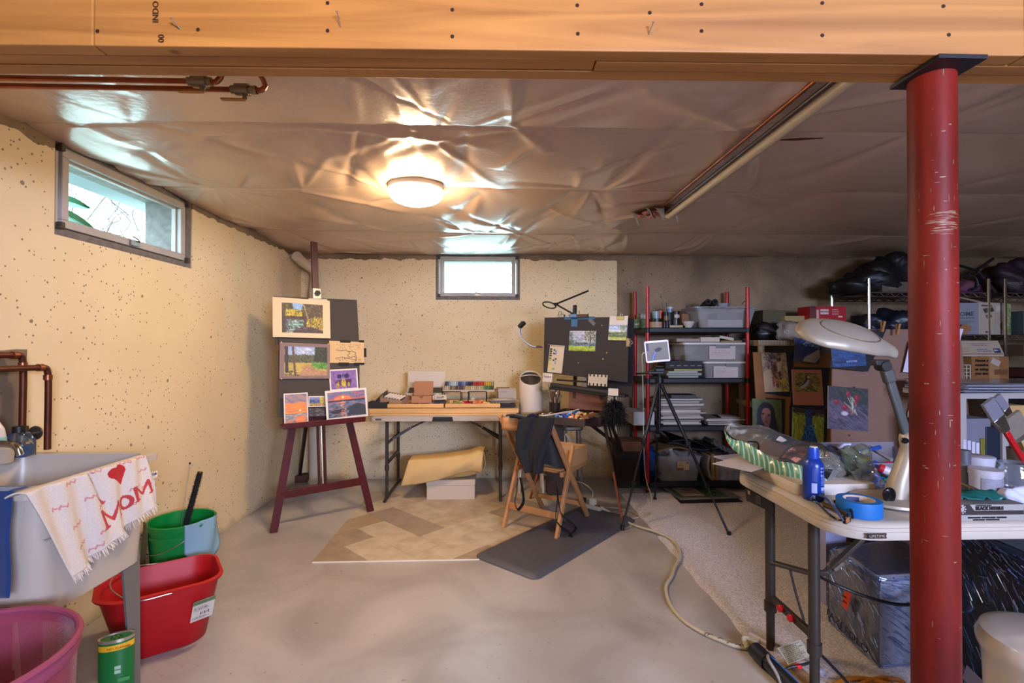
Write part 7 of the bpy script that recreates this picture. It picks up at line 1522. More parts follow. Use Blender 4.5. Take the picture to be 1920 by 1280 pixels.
# ---------------------------------------------------------------- chrome wire racks and their load
def post(b,x,y,z1):
    b.cyl((x,y,0),(x,y,z1),.0125,n=10)
    for k in range(int(z1/.0254)): b.cyl((x,y,k*.0254),(x,y,k*.0254+.004),.0138,n=10,cap=False)
def rack(x0,x1,y0,y1,zs,label,h=1.85):
    t = thing('wire_rack',label,'wire shelving',((x0+x1)/2,(y0+y1)/2,0))
    for x in (x0,x1):
        for y in (y0,y1): b = MB();post(b,x,y,h);b.build('post',chrome,t)
    for z in zs:
        b = MB()
        for y in (y0,y1):
            b.cyl((x0,y,z),(x1,y,z),.004,n=6).cyl((x0,y,z-.035),(x1,y,z-.035),.003,n=6);n = int((x1-x0)/.045)
            for k in range(n): xa = x0+(x1-x0)*k/n;xb_ = x0+(x1-x0)*(k+1)/n;b.cyl((xa,y,z-.035*(k % 2)),(xb_,y,z-.035*((k+1) % 2)),.0038,n=5,cap=False)
        for x in (x0,x1): b.cyl((x,y0,z),(x,y1,z),.004,n=6).cyl((x,y0,z-.035),(x,y1,z-.035),.003,n=6)
        n = int((x1-x0)/.03)
        for k in range(1,n): b.cyl((x0+(x1-x0)*k/n,y0,z+.003),(x0+(x1-x0)*k/n,y1,z+.003),.0018,n=4,cap=False)
        b.build('wire_shelf',chrome,t,smooth=False)
    return t
WX0,WX1,WY0,WY1 = 3.15,4.19,4.04,4.50;WZ = [.995,1.37,1.73]
rack(WX0,WX1,WY0,WY1,WZ+[.3],'chrome wire rack behind the column, loaded with bags and boxes');rack(4.335,5.3,WY0,WY1,[.62,1.0,1.37,1.73],'second chrome wire rack at right edge of photo')
zr = WZ[2]+.006
for (px,s,seed,lbl,dy) in ((1622,(.24,.2,.10),2,'flat black bag at left end of the wire rack top',.1),(1668,(.20,.19,.19),5,'tall black nylon bag heaped on top of wire rack',.12),(1600,(.16,.15,.05),9,'limp black strap bundle drooping at left rack corner',.16)):
    lump('black_bag',lbl,'bag',(at(px,540,4.2).x,4.12+dy,zr),s,bagm,seed)
lump('black_bag','black bag on the rack just behind the red column','bag',(at(1720,540,4.2).x,4.27,zr),(.17,.17,.2),bagm,13)
o,e = bx_('grey_box','grey-brown box with silver lettering on wire rack top','box',1656,1704,528,4.05,zr,.08,mat('box_greybrown','#4a4036',.6));text('PERT',frame((e[0]+.05,4.049,zr+.02),(1,0,0),(0,0,1)),.03,mat('print_grey'),o);text('EXPERT',frame((e[0]+.06,4.049,zr+.052),(1,0,0),(0,0,1)),.012,mat('print_grey'),o)
zr = WZ[1]+.006
for (px,s,seed,lbl) in ((1642,(.13,.17,.10),21,'black bag at left of rack second shelf'),(1680,(.16,.17,.12),22,'dark blue-black jacket bundle on rack second shelf'),(1725,(.17,.17,.11),23,'black bundle behind the column on rack second shelf')): lump('black_bundle',lbl,'bag',(at(px,600,4.2).x,4.27,zr),s,mat('dark_nylon','#12161f',.4,bump=.4,bscale=16),seed)
tag(MB().bb((WX0+.02,4.06,WZ[0]+.3),(4.0,4.4,WZ[0]+.33)).build('brown_board',mat('brown_board','#4c3a26',.8),smooth=False),'brown board lying under the rack second shelf','board') if 0 else None
# DOME carton
dx0,dx1,dxr = at(1797,600,3.99).x,at(1843,600,3.96).x,at(1906,600,4.08).x;zr = WZ[1]+.006
do = thing('printed_carton','grey and cream DOME carton with flaps on wire rack','box',(dx1,4.15,zr));dh = at(1843,566,3.98).z-zr
A_,B_,C_ = Vector((dx1-.34,4.16,zr)),Vector((dx1,4.0,zr)),Vector((dxr,4.13,zr));D_ = A_+(C_-B_)
def vbox(pts,h,m,parent,name='body'): P = [Vector(p) for p in pts];return MB().add(P+[p+Vector((0,0,h)) for p in P],[(3,2,1,0),(4,5,6,7),(0,1,5,4),(1,2,6,5),(2,3,7,6),(3,0,4,7)]).build(name,m,parent,smooth=False)
vbox((A_,B_,C_,D_),dh,mat('carton_grey','#66646c',.6),do)
cv = Cv(70,66,'#a89a88');cv.rect(.08,.08,.42,.12,'#4a4038').poly([(.12,.2),(.42,.14),(.48,.26),(.2,.34)],'#2c2c20').poly([(.2,.40),(.36,.35),(.42,.44),(.26,.52)],'#3a3c28').rect(.55,.08,.84,.26,'#c0b4a4').lines_text(.5,.32,.82,8,.045,'#84786c',.4).ell(.74,.72,.09,.1,'#3a2418').ell(.74,.72,.07,.08,'#9a7a3c').rect(.2,.9,.33,.96,'#3a322c').strokes(.86,0,1,1,60,['#5c7838','#7c9448','#a8a878','#48682c'],.12,.05,1).lines_text(.58,.86,.8,2,.06,'#84786c',.4).rect(.485,0,.495,1,'#958775')
n2 = (C_-B_).normalized();picture('printed_face',cv,frame(B_+Vector((.001,-.003,0)),C_-B_,ez),(C_-B_).length,dh,do,.001)
n1 = (B_-A_).normalized();fo_ = Vector((n1.y,-n1.x,0))*.0015
text('DOME',frame(B_-n1*.155+fo_+ez*dh*.58,n1,ez),.05,mat('ink_dark','#1a1816',.6),do,w=.125,bold=.001);text('GREENHOUSE',frame(B_-n1*.16+fo_+ez*dh*.49,n1,ez),.02,mat('ink_dark'),do,w=.135)
for k in range(3): text('WITH VENTED LID'[k*0:],frame(B_-n1*.13+fo_+ez*dh*(.40-.05*k),n1,ez),.01,mat('ink_dark'),do,w=.10-.02*k)
b = MB();b.lathe([(.001,0),(.034,0),(.034,.001),(.001,.0015)],B_-n1*.075+fo_+ez*dh*.2,20,rot=fo_.normalized().to_track_quat('Z','Y').to_matrix());b.build('round_picture',mat('round_pic','#3a2c20',.6,col2='#7a6a4c',vscale=40),do)
MB().add([B_+ez*dh,C_+ez*dh,C_+ez*(dh-.0)+Vector((-.02,.12,.02)),B_+Vector((-.22,.04,dh+.065))],[(0,1,2,3)]).build('flap',mat('flap_cream','#8c7c68',.8),do,solid=.004)
MB().add([A_+ez*dh,B_+ez*dh,B_+ez*dh+Vector((-.12,.1,-.05)),A_+ez*dh+Vector((.05,.1,-.05))],[(0,1,2,3)]).build('inner_flap',mat('black_card'),do,solid=.004)
tag(MB().lathe([(.001,-.004),(.04,-.004),(.042,0),(.04,.004),(.001,.004)],(at(1813,622,3.98).x,4.0,WZ[1]+.049),24,rot=Matrix.Rotation(PI/2,3,'X')).build('wood_disc',mat('wood_disc','#8a5c38',.6)),'round wooden disc with pale centre against the DOME carton','disc')
# third shelf: carton with slogan, mailer on top
zr = WZ[0]+.006;o,e = bx_('brown_carton','brown carton with bold slogan on the wire rack','box',1822,1892,668,3.99,zr,.3,mat('carton_tan','#86592e',.8))
ink = mat('ink_dark')
for k,s_ in enumerate(('Almost s','sustaine','as using','your slee')): text(s_,frame((e[0]+.028,3.988,e[2]-.045-.036*k),(1,0,0),(0,0,1)),.032,ink,o,w=.115,bold=.0015)
for (x,zz2,w,h,c_) in ((.15,.0,.09,.18,'#96703f'),): slab('packing_tape',mat('packing_tape','#99734a',.3),frame((e[0]+x,3.9885,zr+.002),(1,0,0),(0,0,1)),w,e[2]-zr-.004,.0008,o)
slab('printed_panel',mat('panel_print','#4a2c18',.6),frame((e[1]-.13,3.9865,zr+.035),(1,0,0),(0,0,1)),.115,.045,.001,o);slab('panel_inside',mat('carton_tan'),frame((e[1]-.127,3.9855,zr+.038),(1,0,0),(0,0,1)),.109,.039,.001,o)
for k in range(14): slab('barcode_bar',ink,frame((e[1]-.122+k*.0075,3.9845,zr+.041),(1,0,0),(0,0,1)),.003,.033,.0006,o)
slab('white_label',mat('label_white'),Matrix.Translation((e[0]+.155,3.983,zr+.135)) @ frame((0,0,0),(1,0,-.45),(.45,0,1)),.08,.05,.001,o)
zc = e[2]+.001;fb0 = thing('flat_mailer','white priority mailer box lying on the slogan carton','box',(e[0],4.05,zc))
MB().prism([(e[0]-.10,3.97),(e[1]-.07,3.965),(e[1]-.14,4.22),(e[0]-.03,4.24)],zc,zc+.012).build('body',mat('mailer_white','#ac9c88',.6),fb0,smooth=False)
cv = Cv(60,36,'#a4937e');cv.lines_text(.3,.2,.8,2,.1,'#6c5c6c').rect(.78,.55,.95,.85,'#1c2a48').poly([(.8,.6),(.93,.68),(.8,.76)],'#b0a8a0').lines_text(.38,.58,.75,2,.14,'#5c5468',.6).lines_text(.02,.5,.25,3,.12,'#8a5c50').rect(0,.92,1,.98,'#8a4a34')
Mm_ = frame((e[0]-.10,3.96,zc+.013),(1,0,0),(0,.45,1));picture('mailer_top',cv,Mm_,e[1]-e[0]+.03,.13,fb0,.002)
tag(MB().add([(e[1]-.14,4.15,zc+.002),(e[1]-.02,4.08,zc+.002),(e[1]-.03,4.10,zc+.12),(e[1]-.16,4.2,zc+.10)],[(0,1,2,3)]).build('brown_flap',mat('carton_tan'),solid=.02,smooth=False),'brown folded carton standing behind the mailer box','cardboard')
wb_ = thing('wire_basket','white grid basket beside the slogan carton, by the column','basket',(at(1806,700,3.9).x,3.99,zr));b = MB();bx0,bx1 = at(1780,700,3.95).x,at(1815,700,3.95).x
for k in range(6): x = lerp(bx0,bx1,k/5);b.cyl((x,3.93,zr),(x,3.93,zr+.12),.004,n=6)
for k in range(5): b.cyl((bx0,3.93,zr+.03*k),(bx1,3.93,zr+.03*k),.004,n=6);b.cyl((bx1,3.93,zr+.03*k),(bx1,4.1,zr+.03*k),.004,n=6)
b.build('grid',mat('basket_white','#a8a094',.5),wb_)
# top right: folded light stand, purple bag, maroon bag
zr = WZ[2]+.006;stn = thing('light_stand','black folded light stand resting on wire rack top','stand',(at(1840,500,4.1).x,4.1,zr));P = lambda x,y: at(x,y,4.10)
MB().cyl(P(1780,492),P(1838,509),.011,n=10).build('pole',mat('satin_black','#1a191c',.25,.4),stn);MB().cyl(P(1832,506),P(1862,485),.013,n=10).build('leg',blk,stn);MB().cyl(P(1833,508),P(1866,547),.012,n=10).build('leg',blk,stn)
MB().tube([P(1838,509),P(1822,517),P(1808,515),P(1800,525)],.009,8,4).tube([P(1815,512),P(1830,522),P(1832,538),P(1822,543)],.01,8,4).build('strap',blk,stn);MB().cyl(P(1833,511),P(1840,503),.012,n=8).build('joint',chrome,stn)
lump('purple_bag','small purple and brown pouch beneath the folded light stand','pouch',(at(1812,540,4.2).x,4.22,zr),(.11,.08,.07),mat('purple_cloth','#432450',.7,col2='#5c2a1c',vscale=8),31)
mr = lump('maroon_bag','dark maroon drawstring bag on top at right edge','bag',(at(1908,540,4.2).x,4.25,zr),(.20,.17,.17),mat('maroon_nylon','#1f1014',.6,bump=.3,bscale=10),33,40)
text('HEXPLO',frame(at(1889,533,4.02),(1,0,0),(0,0,1)),.03,mat('print_grey'),mr,w=.13)
for k in range(4):
    bx_('side_item',('grey plastic bin','red folder stack','black tray','brown parcel')[k]+' on the right-edge wire rack','box',1920,1990,0,4.08,(1.37,1.0,.62,1.18)[k]+.01,.35,mat('side%d' % k,('#3c4440','#4a1c18','#1c1a1a','#54402c')[k],.7),h=(.2,.07,.2,.1)[k])

# ---------------------------------------------------------------- stack behind the table: white frame, sleeves, books
wf = thing('white_table','low white framed side table behind the gloves and jars','table',(2.5,2.75,0));wm_ = mat('white_paint','#9c9490',.5)
tX0,tX1,tY0,tY1,tz_ = at(1800,735,2.62).x,3.5,2.62,3.0,at(1850,737,2.62).z
MB().bb((tX0,tY0,tz_-.03),(tX1,tY1,tz_)).build('top',wm_,wf,smooth=False)
for x,y in ((at(1886,800,2.62).x,tY0+.02),(tX1-.03,tY0+.02),(tX0+.22,tY1-.02),(tX1-.03,tY1-.02),(tX0+.02,tY0+.02)): MB().bb((x-.018,y-.018,0),(x+.018,y+.018,tz_-.03)).build('leg',wm_,wf,smooth=False)
MB().bb((tX0,tY0,.45),(tX1,tY1,.47)).build('lower_shelf',wm_,wf,smooth=False)
for k in range(9): tag(MB(T(2.98+R.uniform(-.02,.02),2.8,tz_+.003+k*.006,R.uniform(-.06,.06),0,.008*(k % 3-1))).bb((-.42-.02*R.random(),-.2,0),(.5,.18,.0035)).build('sleeved_sheet',mat(('sleeve_a','sleeve_b','sleeve_c')[k % 3],('#7c7c8c','#a8a8b4','#5c5654')[k % 3],.15),smooth=False),('lowest','second lowest','third lowest','fourth lowest','middle','fourth highest','third highest','second highest','topmost')[k]+' sleeved sheet in the flat stack on the white side table','sheet','sleeved sheets on the white side table')
zl = .471
o,_ = bx_('grey_storage_box','grey box with black lower edge on side table shelf','box',1790,1857,785,2.64,zl+.18,.2,mat('box_slate','#6c6874',.6));bx_('black_box','black box holding up the grey box on side table shelf','box',1788,1856,0,2.645,zl,.2,mat('black_card'),h=.178)
bx_('navy_book','upright navy and black book on side table shelf','book',1848,1880,800,2.635,zl,.14,mat('navy_book','#141c2c',.5));bx_('yellow_book','upright olive-yellow book beside the navy one','book',1838,1847,822,2.633,zl,.12,mat('olive_yellow','#6a6420',.6))
for k in range(4): bx_('upright_papers',('leftmost','second','third','rightmost')[k]+' of four upright white papers left of the olive-yellow book','paper',1806+k*8,1812+k*8,824+k*2,2.62-.003*k,zl,.1,mat('sheet_lilac_white'),'upright papers on the side table shelf',rz=0)
bx_('wood_slab','tan wooden boards standing at right of side table','board',1894,1925,760,2.66,zl,.1,mat('plywood'))
# ---------------------------------------------------------------- foreground table
FX0,FX1,FY0,FY1,FZ = 1.045,2.87,1.455,2.17,.74
f2t = fold_table('folding_table','large white folding table in the right foreground by the column',FX0,FX1,FY0,FY1,FZ,th=.052,r=.12,leg_in=.105,lr=.0195,legys=(1.745,2.03),zc=.185,brace=False)
nameplate(f2t,at(1624,1010,FY0).x,FY0-.001,at(1624,1009,FY0).z,.062,.0155,'LIFETIME')
lx = FX0+.105
MB().bar((lx-.005,2.03,.375),(lx+.09,1.90,.385),.03,.014).build('brace_plate',tleg,f2t,bevel=.003);MB().bar((lx+.085,1.90,.385),(lx+.14,1.87,.40),.02,.018).bar((lx+.13,1.88,.39),(lx+.42,1.85,FZ-.055),.026,.016).build('brace_arm',tleg,f2t,bevel=.003)
MB().box((lx+.17,1.875,.43),(.012,.045,.045),(0,.9,0)).build('brace_ring',steel,f2t)
for y in (1.93,1.86): MB().cyl((lx-.008,y,.232),(lx-.026,y-.004,.236),.014,n=14).build('red_button',mat('button_red','#b01218',.3),f2t,bevel=.004)
def cable(label,pts,r,m,name='cable'): return tag(MB().tube(pts,r,8,8).build(name,m),label,'cord')
blc = mat('cable_black','#0f0e10',.35)
cable('black cable looping under table from leg towards the column',[(lx+.088,1.90,.39),(lx+.13,1.85,.375),(lx+.24,1.8,.34),(lx+.36,1.78,.32),(lx+.45,1.76,.34),(lx+.56,1.74,.45),(lx+.6,1.74,FZ-.06)],.006,blc)
cable('thin black cable hanging from the table leg brace to floor',[(lx+.042,1.965,.385),(lx+.05,1.94,.3),(lx+.06,1.9,.2),(lx+.075,1.87,.1),(lx+.09,1.86,.02)],.0045,blc)
cable('pair of black wires from the near leg foot curving right',[(lx+.02,1.75,.17),(lx+.08,1.68,.10),(lx+.12,1.6,.03),(lx+.13,1.5,.01)],.005,blc)
# white shallow case, sheets
wc0,wc1 = atz(1407,884,FZ),atz(1494,929,FZ)
wcs = thing('white_case','white plastic tray case under the striped bag','case',((wc0+wc1)/2));wcm = mat('case_white','#b9aea2',.4)
cxx,cyy = wc1.x+.15,(wc0.y+wc1.y)/2
loft(MB(),[rrect(cxx,cyy,.30,wc0.y-wc1.y,.02,FZ+.0008),rrect(cxx,cyy,.305,wc0.y-wc1.y+.005,.022,FZ+.022),rrect(cxx,cyy,.305,wc0.y-wc1.y+.005,.022,FZ+.024),rrect(cxx,cyy,.295,wc0.y-wc1.y,.02,FZ+.04)]).build('shell',wcm,wcs)
tag(MB(T(1.11,2.08,FZ+.043,.28)).bb((-.11,-.12,0),(.14,.12,.006)).build('tan_card',mat('lilac_board','#8f8ba8',.5),smooth=False),'lavender-edged board on back left of white case','board')
b = MB(T(1.07,2.03,FZ+.052,.62));out = [(-.16,-.08)]+[(-.16+.32*k/24,.08+(.006 if k % 2 else 0)) for k in range(25)]+[(.16,-.08)];b.prism(out,0,.0015);tag(b.build('notched_sheet',mat('sheet_white','#b0a6a4',.7),smooth=False),'white sheet with perforated edge sticking out past table corner','paper')
tag(MB(T(1.065,2.0,FZ+.003,.45)).bb((-.03,-.1,-.045),(.045,.1,.0)).build('black_booklet',mat('booklet_black','#141214',.5),smooth=False),'x','book') if 0 else None
bb0 = thing('black_board','black printed board edge hanging below the table corner','board',(1.17,2.06,.6));P = [atx(1398,921,1.03),atx(1450,944,1.03)]
MB().add([at(1398,915,2.03),at(1450,940,1.86),at(1452,962,1.86),at(1401,938,2.03)],[(0,1,2,3)]).build('panel',mat('booklet_black','#141214',.5),bb0,solid=.006,smooth=False)
lum = at(1425,940,1.94);du = (at(1450,940,1.86)-at(1398,915,2.03)).normalized()
for k in range(4): slab('print_line',mat('print_grey'),frame(at(1418,928+k*4,1.945)-Vector((.004,.004,0)),du,ez),.03,.0025,.0005,bb0)
slab('print_mark',mat('print_tan','#8a6a4c',.5),frame(at(1403,925,1.995)-Vector((.004,.004,0)),du,ez),.014,.016,.0005,bb0)

# clear bag with the green striped gusset
bagc = thing('striped_gusset_bag','big clear plastic bag with green striped gusset and cards','bag',(1.3,1.95,FZ+.045))
T0 = lambda px,py,z: atz(px,py,z)
def pl(P,t): f = t*(len(P)-1);i = min(len(P)-2,int(f));return lerp(Vector(P[i]),Vector(P[i+1]),f-i)
g_top = [at(1357,806,2.13),at(1372,822,2.09),at(1395,828,2.04),at(1425,845,1.97),at(1455,862,1.91),at(1485,868,1.86),at(1520,880,1.81),at(1560,905,1.79)]
g_bot = [at(1357,807,2.125),at(1368,835,2.08),at(1400,862,2.01),at(1430,880,1.94),at(1460,892,1.875),at(1490,900,1.83),at(1520,905,1.79),at(1558,912,1.78)]
def smooth_pl(P,t):
    n = len(P)-1;f = t*n;i = min(n-1,int(f));u = f-i;a,b,c,d = P[max(0,i-1)],P[i],P[i+1],P[min(n,i+2)]
    return 0.5*((2*b)+(c-a)*u+(2*a-5*b+4*c-d)*u*u+(3*b-a-3*c+d)*u**3)
gm = mat('gusset_green','#4c8464',.3,coat=.4,bump=.5,bscale=20);gs = mat('gusset_stripe','#a8b098',.3)
NS = 22
for k in range(NS):
    for (a0_,a1_,m_,nm) in ((k/NS,(k+.68)/NS,gm,'green_panel'),((k+.68)/NS,(k+1)/NS,gs,'white_stripe')):
        if k == NS-1 and nm == 'white_stripe': continue
        def f(u,v,a0_=a0_,a1_=a1_): t = lerp(a0_,a1_,u);p = lerp(smooth_pl(g_top,t),smooth_pl(g_bot,t),v);return p+Vector((-.3,-1,.2)).normalized()*(.012*math.sin(PI*v)+.003*math.sin(t*60))
        MB().grid(f,3,6).build(nm,m_,bagc,angle=2)
bf = film('bag_film','#c0c4c0',.08,.07,.8,16,.55)
back = [at(1380,803,2.16),at(1400,802,2.15),at(1440,806,2.14),at(1480,818,2.12),at(1520,828,2.1),at(1555,838,2.05),at(1590,860,1.95),at(1600,900,1.85)]
def body(u,v):
    p,q = smooth_pl(g_top,u),smooth_pl(back,u);r = lerp(p,q,v);r.z += .035*math.sin(PI*v)+.006*math.sin(u*13+v*5)+.004*math.sin(u*31)*math.sin(v*17);return r
MB().grid(body,44,20).build('film',bf,bagc,angle=2)
def patch(name,u0,u1,v0,v1,m,off=.004):
    return MB().grid(lambda u,v: body(lerp(u0,u1,u),lerp(v0,v1,v))+Vector((0,-.002,-off)),8,8).build(name,m,bagc,angle=2)
pb = mat('card_black','#15110f',.4);pale = mat('print_pale','#8a948c',.5,var=.3,vscale=30,col2='#5c6a68')
patch('pale_print',.03,.40,.05,.95,mat('print_greypaper','#a8a194',.55,var=.06,vscale=20),.007);patch('pale_print',.03,.55,.6,.98,mat('print_bluegrey','#a9bcbc',.5,var=.14,vscale=45),.0055)
patch('black_card',.44,.55,.30,.78,pb,.003);patch('barcode_label',.47,.52,.34,.48,mat('label_white'),.001);patch('pale_print',.56,.66,.3,.8,mat('print_bluegrey'),.003)
patch('black_card',.58,.95,.02,.62,pb,.003);patch('salmon_label',.60,.74,.05,.50,mat('label_salmon','#b0705c',.5),.001);patch('black_card',.62,.68,.8,.97,pb,.002)
patch('clear_insert',.66,.96,.4,.95,mat('print_lilacgrey','#98929c',.4),.008)
hk = [body(.80,.62),body(.80,.82),body(.83,.9),body(.88,.88),body(.9,.62)];MB().tube([p+Vector((0,-.004,.008)) for p in hk],.0035,6,6,True).build('hang_loop',mat('loop_navy','#24284c',.4),bagc)
MB().tube([body(.30,.02)+Vector((0,-.01,.005)),body(.36,.12)+Vector((0,-.01,.008)),body(.40,.02)+Vector((0,-.01,-.006))],.003,6,6).build('cord_loop',blc,bagc)
cb_ = [('crumpled_bag','crumpled clear bag end with pale green stripes by blue bottle',at(1605,885,1.87),(.055,.07,.06),41,'#87987c'),('crumpled_bag','small knot of clear plastic right behind the blue bottle',at(1555,890,1.85),(.045,.05,.05),43,'#8c8478')]
for nm,lb_,c_,s_,sd,col in cb_: lump(nm,lb_,'bag',(c_.x,c_.y,FZ+.041),s_,film('crumple_%d' % sd,col,.38,.06,1.0,30,.7),sd,36)
cr_ = MB().grid(lambda u,v: at(1618,905,1.80)+Vector((.11*(u-.5)+.02*v,-.05*v+.02*math.sin(u*7),-.015+.06*(1-v)+.008*math.sin(u*19+v*7))),16,10).build('clear_film_scrap',film('scrap_film','#9aa08c',.3,.06,1,30,.7));tag(cr_,'flat scrap of clear film lying in front of crumpled bag','film')
tt = thing('white_tissue','folded white tissue corner standing behind the bag','tissue',at(1580,850,2.05));MB().add([at(1568,842,2.0),at(1583,831,2.02),at(1596,831,2.04),at(1583,862,2.0)],[(0,1,2),(0,2,3)]).build('sheet',mat('tissue_white','#b4b4c8',.8),tt,solid=.002,smooth=False)
# blue bottle
bc_ = atz(1525,936,FZ);bc_ = Vector((bc_.x,bc_.y,FZ+.0005));bm_ = mat('bottle_blue','#0b2c78',.3)
bt = thing('blue_bottle','blue plastic bottle with flip cap standing near table edge','bottle',bc_)
MB().lathe([(.001,0),(.031,0),(.033,.005),(.033,.118),(.030,.132),(.021,.143),(.0185,.145)],bc_,36).build('body',bm_,bt);MB().lathe([(.0185,.145),(.0175,.178),(.0165,.183),(.001,.183)],bc_,30).build('cap',mat('cap_blue','#0f3a98',.3),bt);MB().lathe([(.001,.1835),(.013,.1835),(.012,.1865),(.001,.187)],bc_+Vector((0,-.003,0)),20).build('flip_lid',mat('cap_white'),bt)
def onbot(a,z,w,h,m,name='label'): b = MB();n = 6;b.lathe([(.0334,z),(.0334,z+h)],bc_,n,a0=a-w/2,a1=a+w/2);return b.build(name,m,bt)
wl = mat('bottle_print','#9098b8',.5)
onbot(-2.05,.03,.50,.034,wl,'barcode_label')
for k in range(5): onbot(-2.2+k*.085,.07,.02,.045,mat('bottle_print_dim','#5a6ca8',.5),'print_line')
for k in range(3): onbot(-1.35,.112-k*.012,.12,.007,wl,'print_dot');onbot(-1.05,.113-k*.012,.35,.005,mat('bottle_print_dim'),'print_line')
for k in range(10): onbot(-1.1,.084-k*.0068-(.004 if k > 4 else 0),.55+.05*(k % 2),.0042 if k != 6 else .008,wl if k in (5,6) else mat('bottle_print_dim'),'print_line')
onbot(-2.1,.010,.25,.012,wl,'print_mark')
# sunglasses
sg = thing('sunglasses','dark wrap-around sunglasses with amber side lens on table','glasses',atz(1560,965,FZ));gk = mat('glasses_black','#131418',.2)
G = lambda px,py,z: atz(px,py,FZ+z)
a1_ = [G(1520,935,.012),G(1528,928,.02),G(1545,932,.026),G(1562,948,.026),G(1578,970,.018),G(1582,976,.01)]
MB().tube(a1_,.0045,8,8,flat=1.6).build('temple',mat('glasses_blue','#3c4a6c',.25),sg);MB().tube([G(1519,936,.006),G(1535,945,.006),G(1552,962,.004),G(1575,975,.005),G(1590,976,.008)],.003,6,6).build('lower_rim',gk,sg)
MB().tube([G(1565,940,.012),G(1582,946,.02),G(1597,960,.022),G(1598,970,.012)],.004,8,6,flat=1.5).build('temple',gk,sg);MB().tube([G(1530,940,.015),G(1545,955,.012),G(1558,968,.008)],.003,6,6).build('bridge',gk,sg)
MB().box(G(1588,972,.014),(.04,.012,.026),.6).build('side_shield',gk,sg,bevel=.004);MB().box(G(1588,973,.014)+Vector((-.003,-.007,0)),(.024,.003,.016),.6).build('amber_lens',mat('amber','#8a5210',.15),sg,bevel=.002)
MB().grid(lambda u,v: lerp(G(1540,940,.02),G(1590,962,.024),u)+Vector((0,-.01*v,-.016*v+.004*math.sin(PI*u))),8,3).build('lens',mat('lens_gold','#5c4a2c',.1,.3),sg)
# blue tape roll
tc_ = atz(1630,972,FZ);tc_ = Vector((tc_.x,1.545,FZ+.0005));tpr = thing('tape_roll','roll of blue painter tape lying on the table front','tape roll',tc_)
MB().lathe([(.044,0),(.0625,0),(.0632,.003),(.0632,.045),(.0625,.048),(.044,.048)],tc_,44).build('tape',mat('painter_blue','#0a5c9c',.55),tpr)
MB().lathe([(.044,.0),(.044,.048),(.0425,.048),(.0425,0)],tc_,44).build('core',mat('core_cream','#b0a08c',.7),tpr);MB().lathe([(.0421,.008),(.0421,.042)],tc_,12,a0=.9,a1=1.9).build('core_print',mat('core_navy','#34345c',.6),tpr)
# magnifier desk lamp
sil = mat('lamp_champagne','#9a8e7c',.45,.35);dg = mat('lamp_grey','#3b3b38',.5)
lb = Vector((1.372,1.665,FZ+.0005));dlp = thing('desk_lamp','champagne desk lamp with wide oval head and dark grey arm','lamp',lb)
MB().lathe([(.001,0),(.118,0),(.122,.006),(.12,.014),(.10,.022),(.001,.026)],lb,48).build('base',sil,dlp);MB().lathe([(.119,-.0003),(.1235,.0),(.1235,.005),(.119,.006)],lb,48).build('base_ring',dg,dlp)
def bodyr(px,py,w,d,z=None,Y=1.64): c = at(px,py,Y);return rrect(c.x,c.y,w,d,min(w,d)*.42,c.z,5)
loft(MB(),[bodyr(1690,955,.10,.075),bodyr(1688,930,.098,.072),bodyr(1692,900,.082,.064),bodyr(1702,860,.062,.055),bodyr(1707,838,.054,.052),bodyr(1705,824,.058,.054),bodyr(1704,815,.05,.048),bodyr(1703,810,.03,.03)]).build('body',sil,dlp,angle=2)
b = MB();c_ = at(1668,928,1.60);b.lathe([(.001,.004),(.018,.004),(.022,.001),(.022,-.004)],(0,0,0),24,sy=1.15); 
for i in range(len(b.v)): v = b.v[i];b.v[i] = Vector((c_.x+v.x,c_.y-v.z,c_.z+v.y))
b.build('switch_button',mat('black_gloss','#0c0b0c',.2),dlp)
b = MB();c_ = at(1697,826,1.612);b.lathe([(.001,.003),(.011,.003),(.0125,0),(.0125,-.003)],(0,0,0),20,sy=.8)
for i in range(len(b.v)): v = b.v[i];b.v[i] = Vector((c_.x+v.x,c_.y-v.z,c_.z+v.y))
b.build('pivot_cap',mat('black_gloss'),dlp)
j0,j1 = at(1702,822,1.64),at(1662,694,1.64);MB().bar(j0,j1,.030,.018,(0,1,0)).build('arm',dg,dlp,bevel=.006);MB().bar(lerp(j0,j1,.82),lerp(j0,j1,1.02),.036,.026,(0,1,0)).build('arm_collar',dg,dlp,bevel=.006)
jj = at(1655,686,1.64);MB().cyl(jj+Vector((0,-.02,0)),jj+Vector((0,.02,0)),.018,n=20).box(jj+Vector((-.01,0,.012)),(.05,.03,.02)).build('joint',mat('joint_black','#1c1a18',.4),dlp,bevel=.003)
H0,H1 = at(1494,622,1.62),at(1674,662,1.64);hx = (H1-H0);HL = hx.length;hx.normalize();hy = Vector((0,.80,.60));hy = (hy-hx*hy.dot(hx)).normalized();hz = hx.cross(hy);hz = -hz if hz.z < 0 else hz
def head(u,v):
    prof = [(0,.001),(.02,.028),(.07,.055),(.18,.078),(.35,.085),(.55,.08),(.72,.066),(.82,.048),(.9,.034),(.97,.03),(1.0,.024)]
    for (a,ra_),(b2,rb_) in zip(prof[:-1],prof[1:]):
        if a <= u <= b2: w = lerp(ra_,rb_,(u-a)/(b2-a));break
    th = .030*min(1,w/.03)*(.8+.5*math.sin(PI*min(1,u*1.05)));a = 2*PI*v;cz = math.sin(a);z = cz*th*(1.0 if cz > 0 else .55)+.020*math.sin(PI*u)
    return H0+hx*HL*u+hy*(math.cos(a)*w)+hz*z
MB().grid(lambda v,u: head(u,v),40,40,True).build('head',sil,dlp,angle=2)
b = MB();rp_ = []
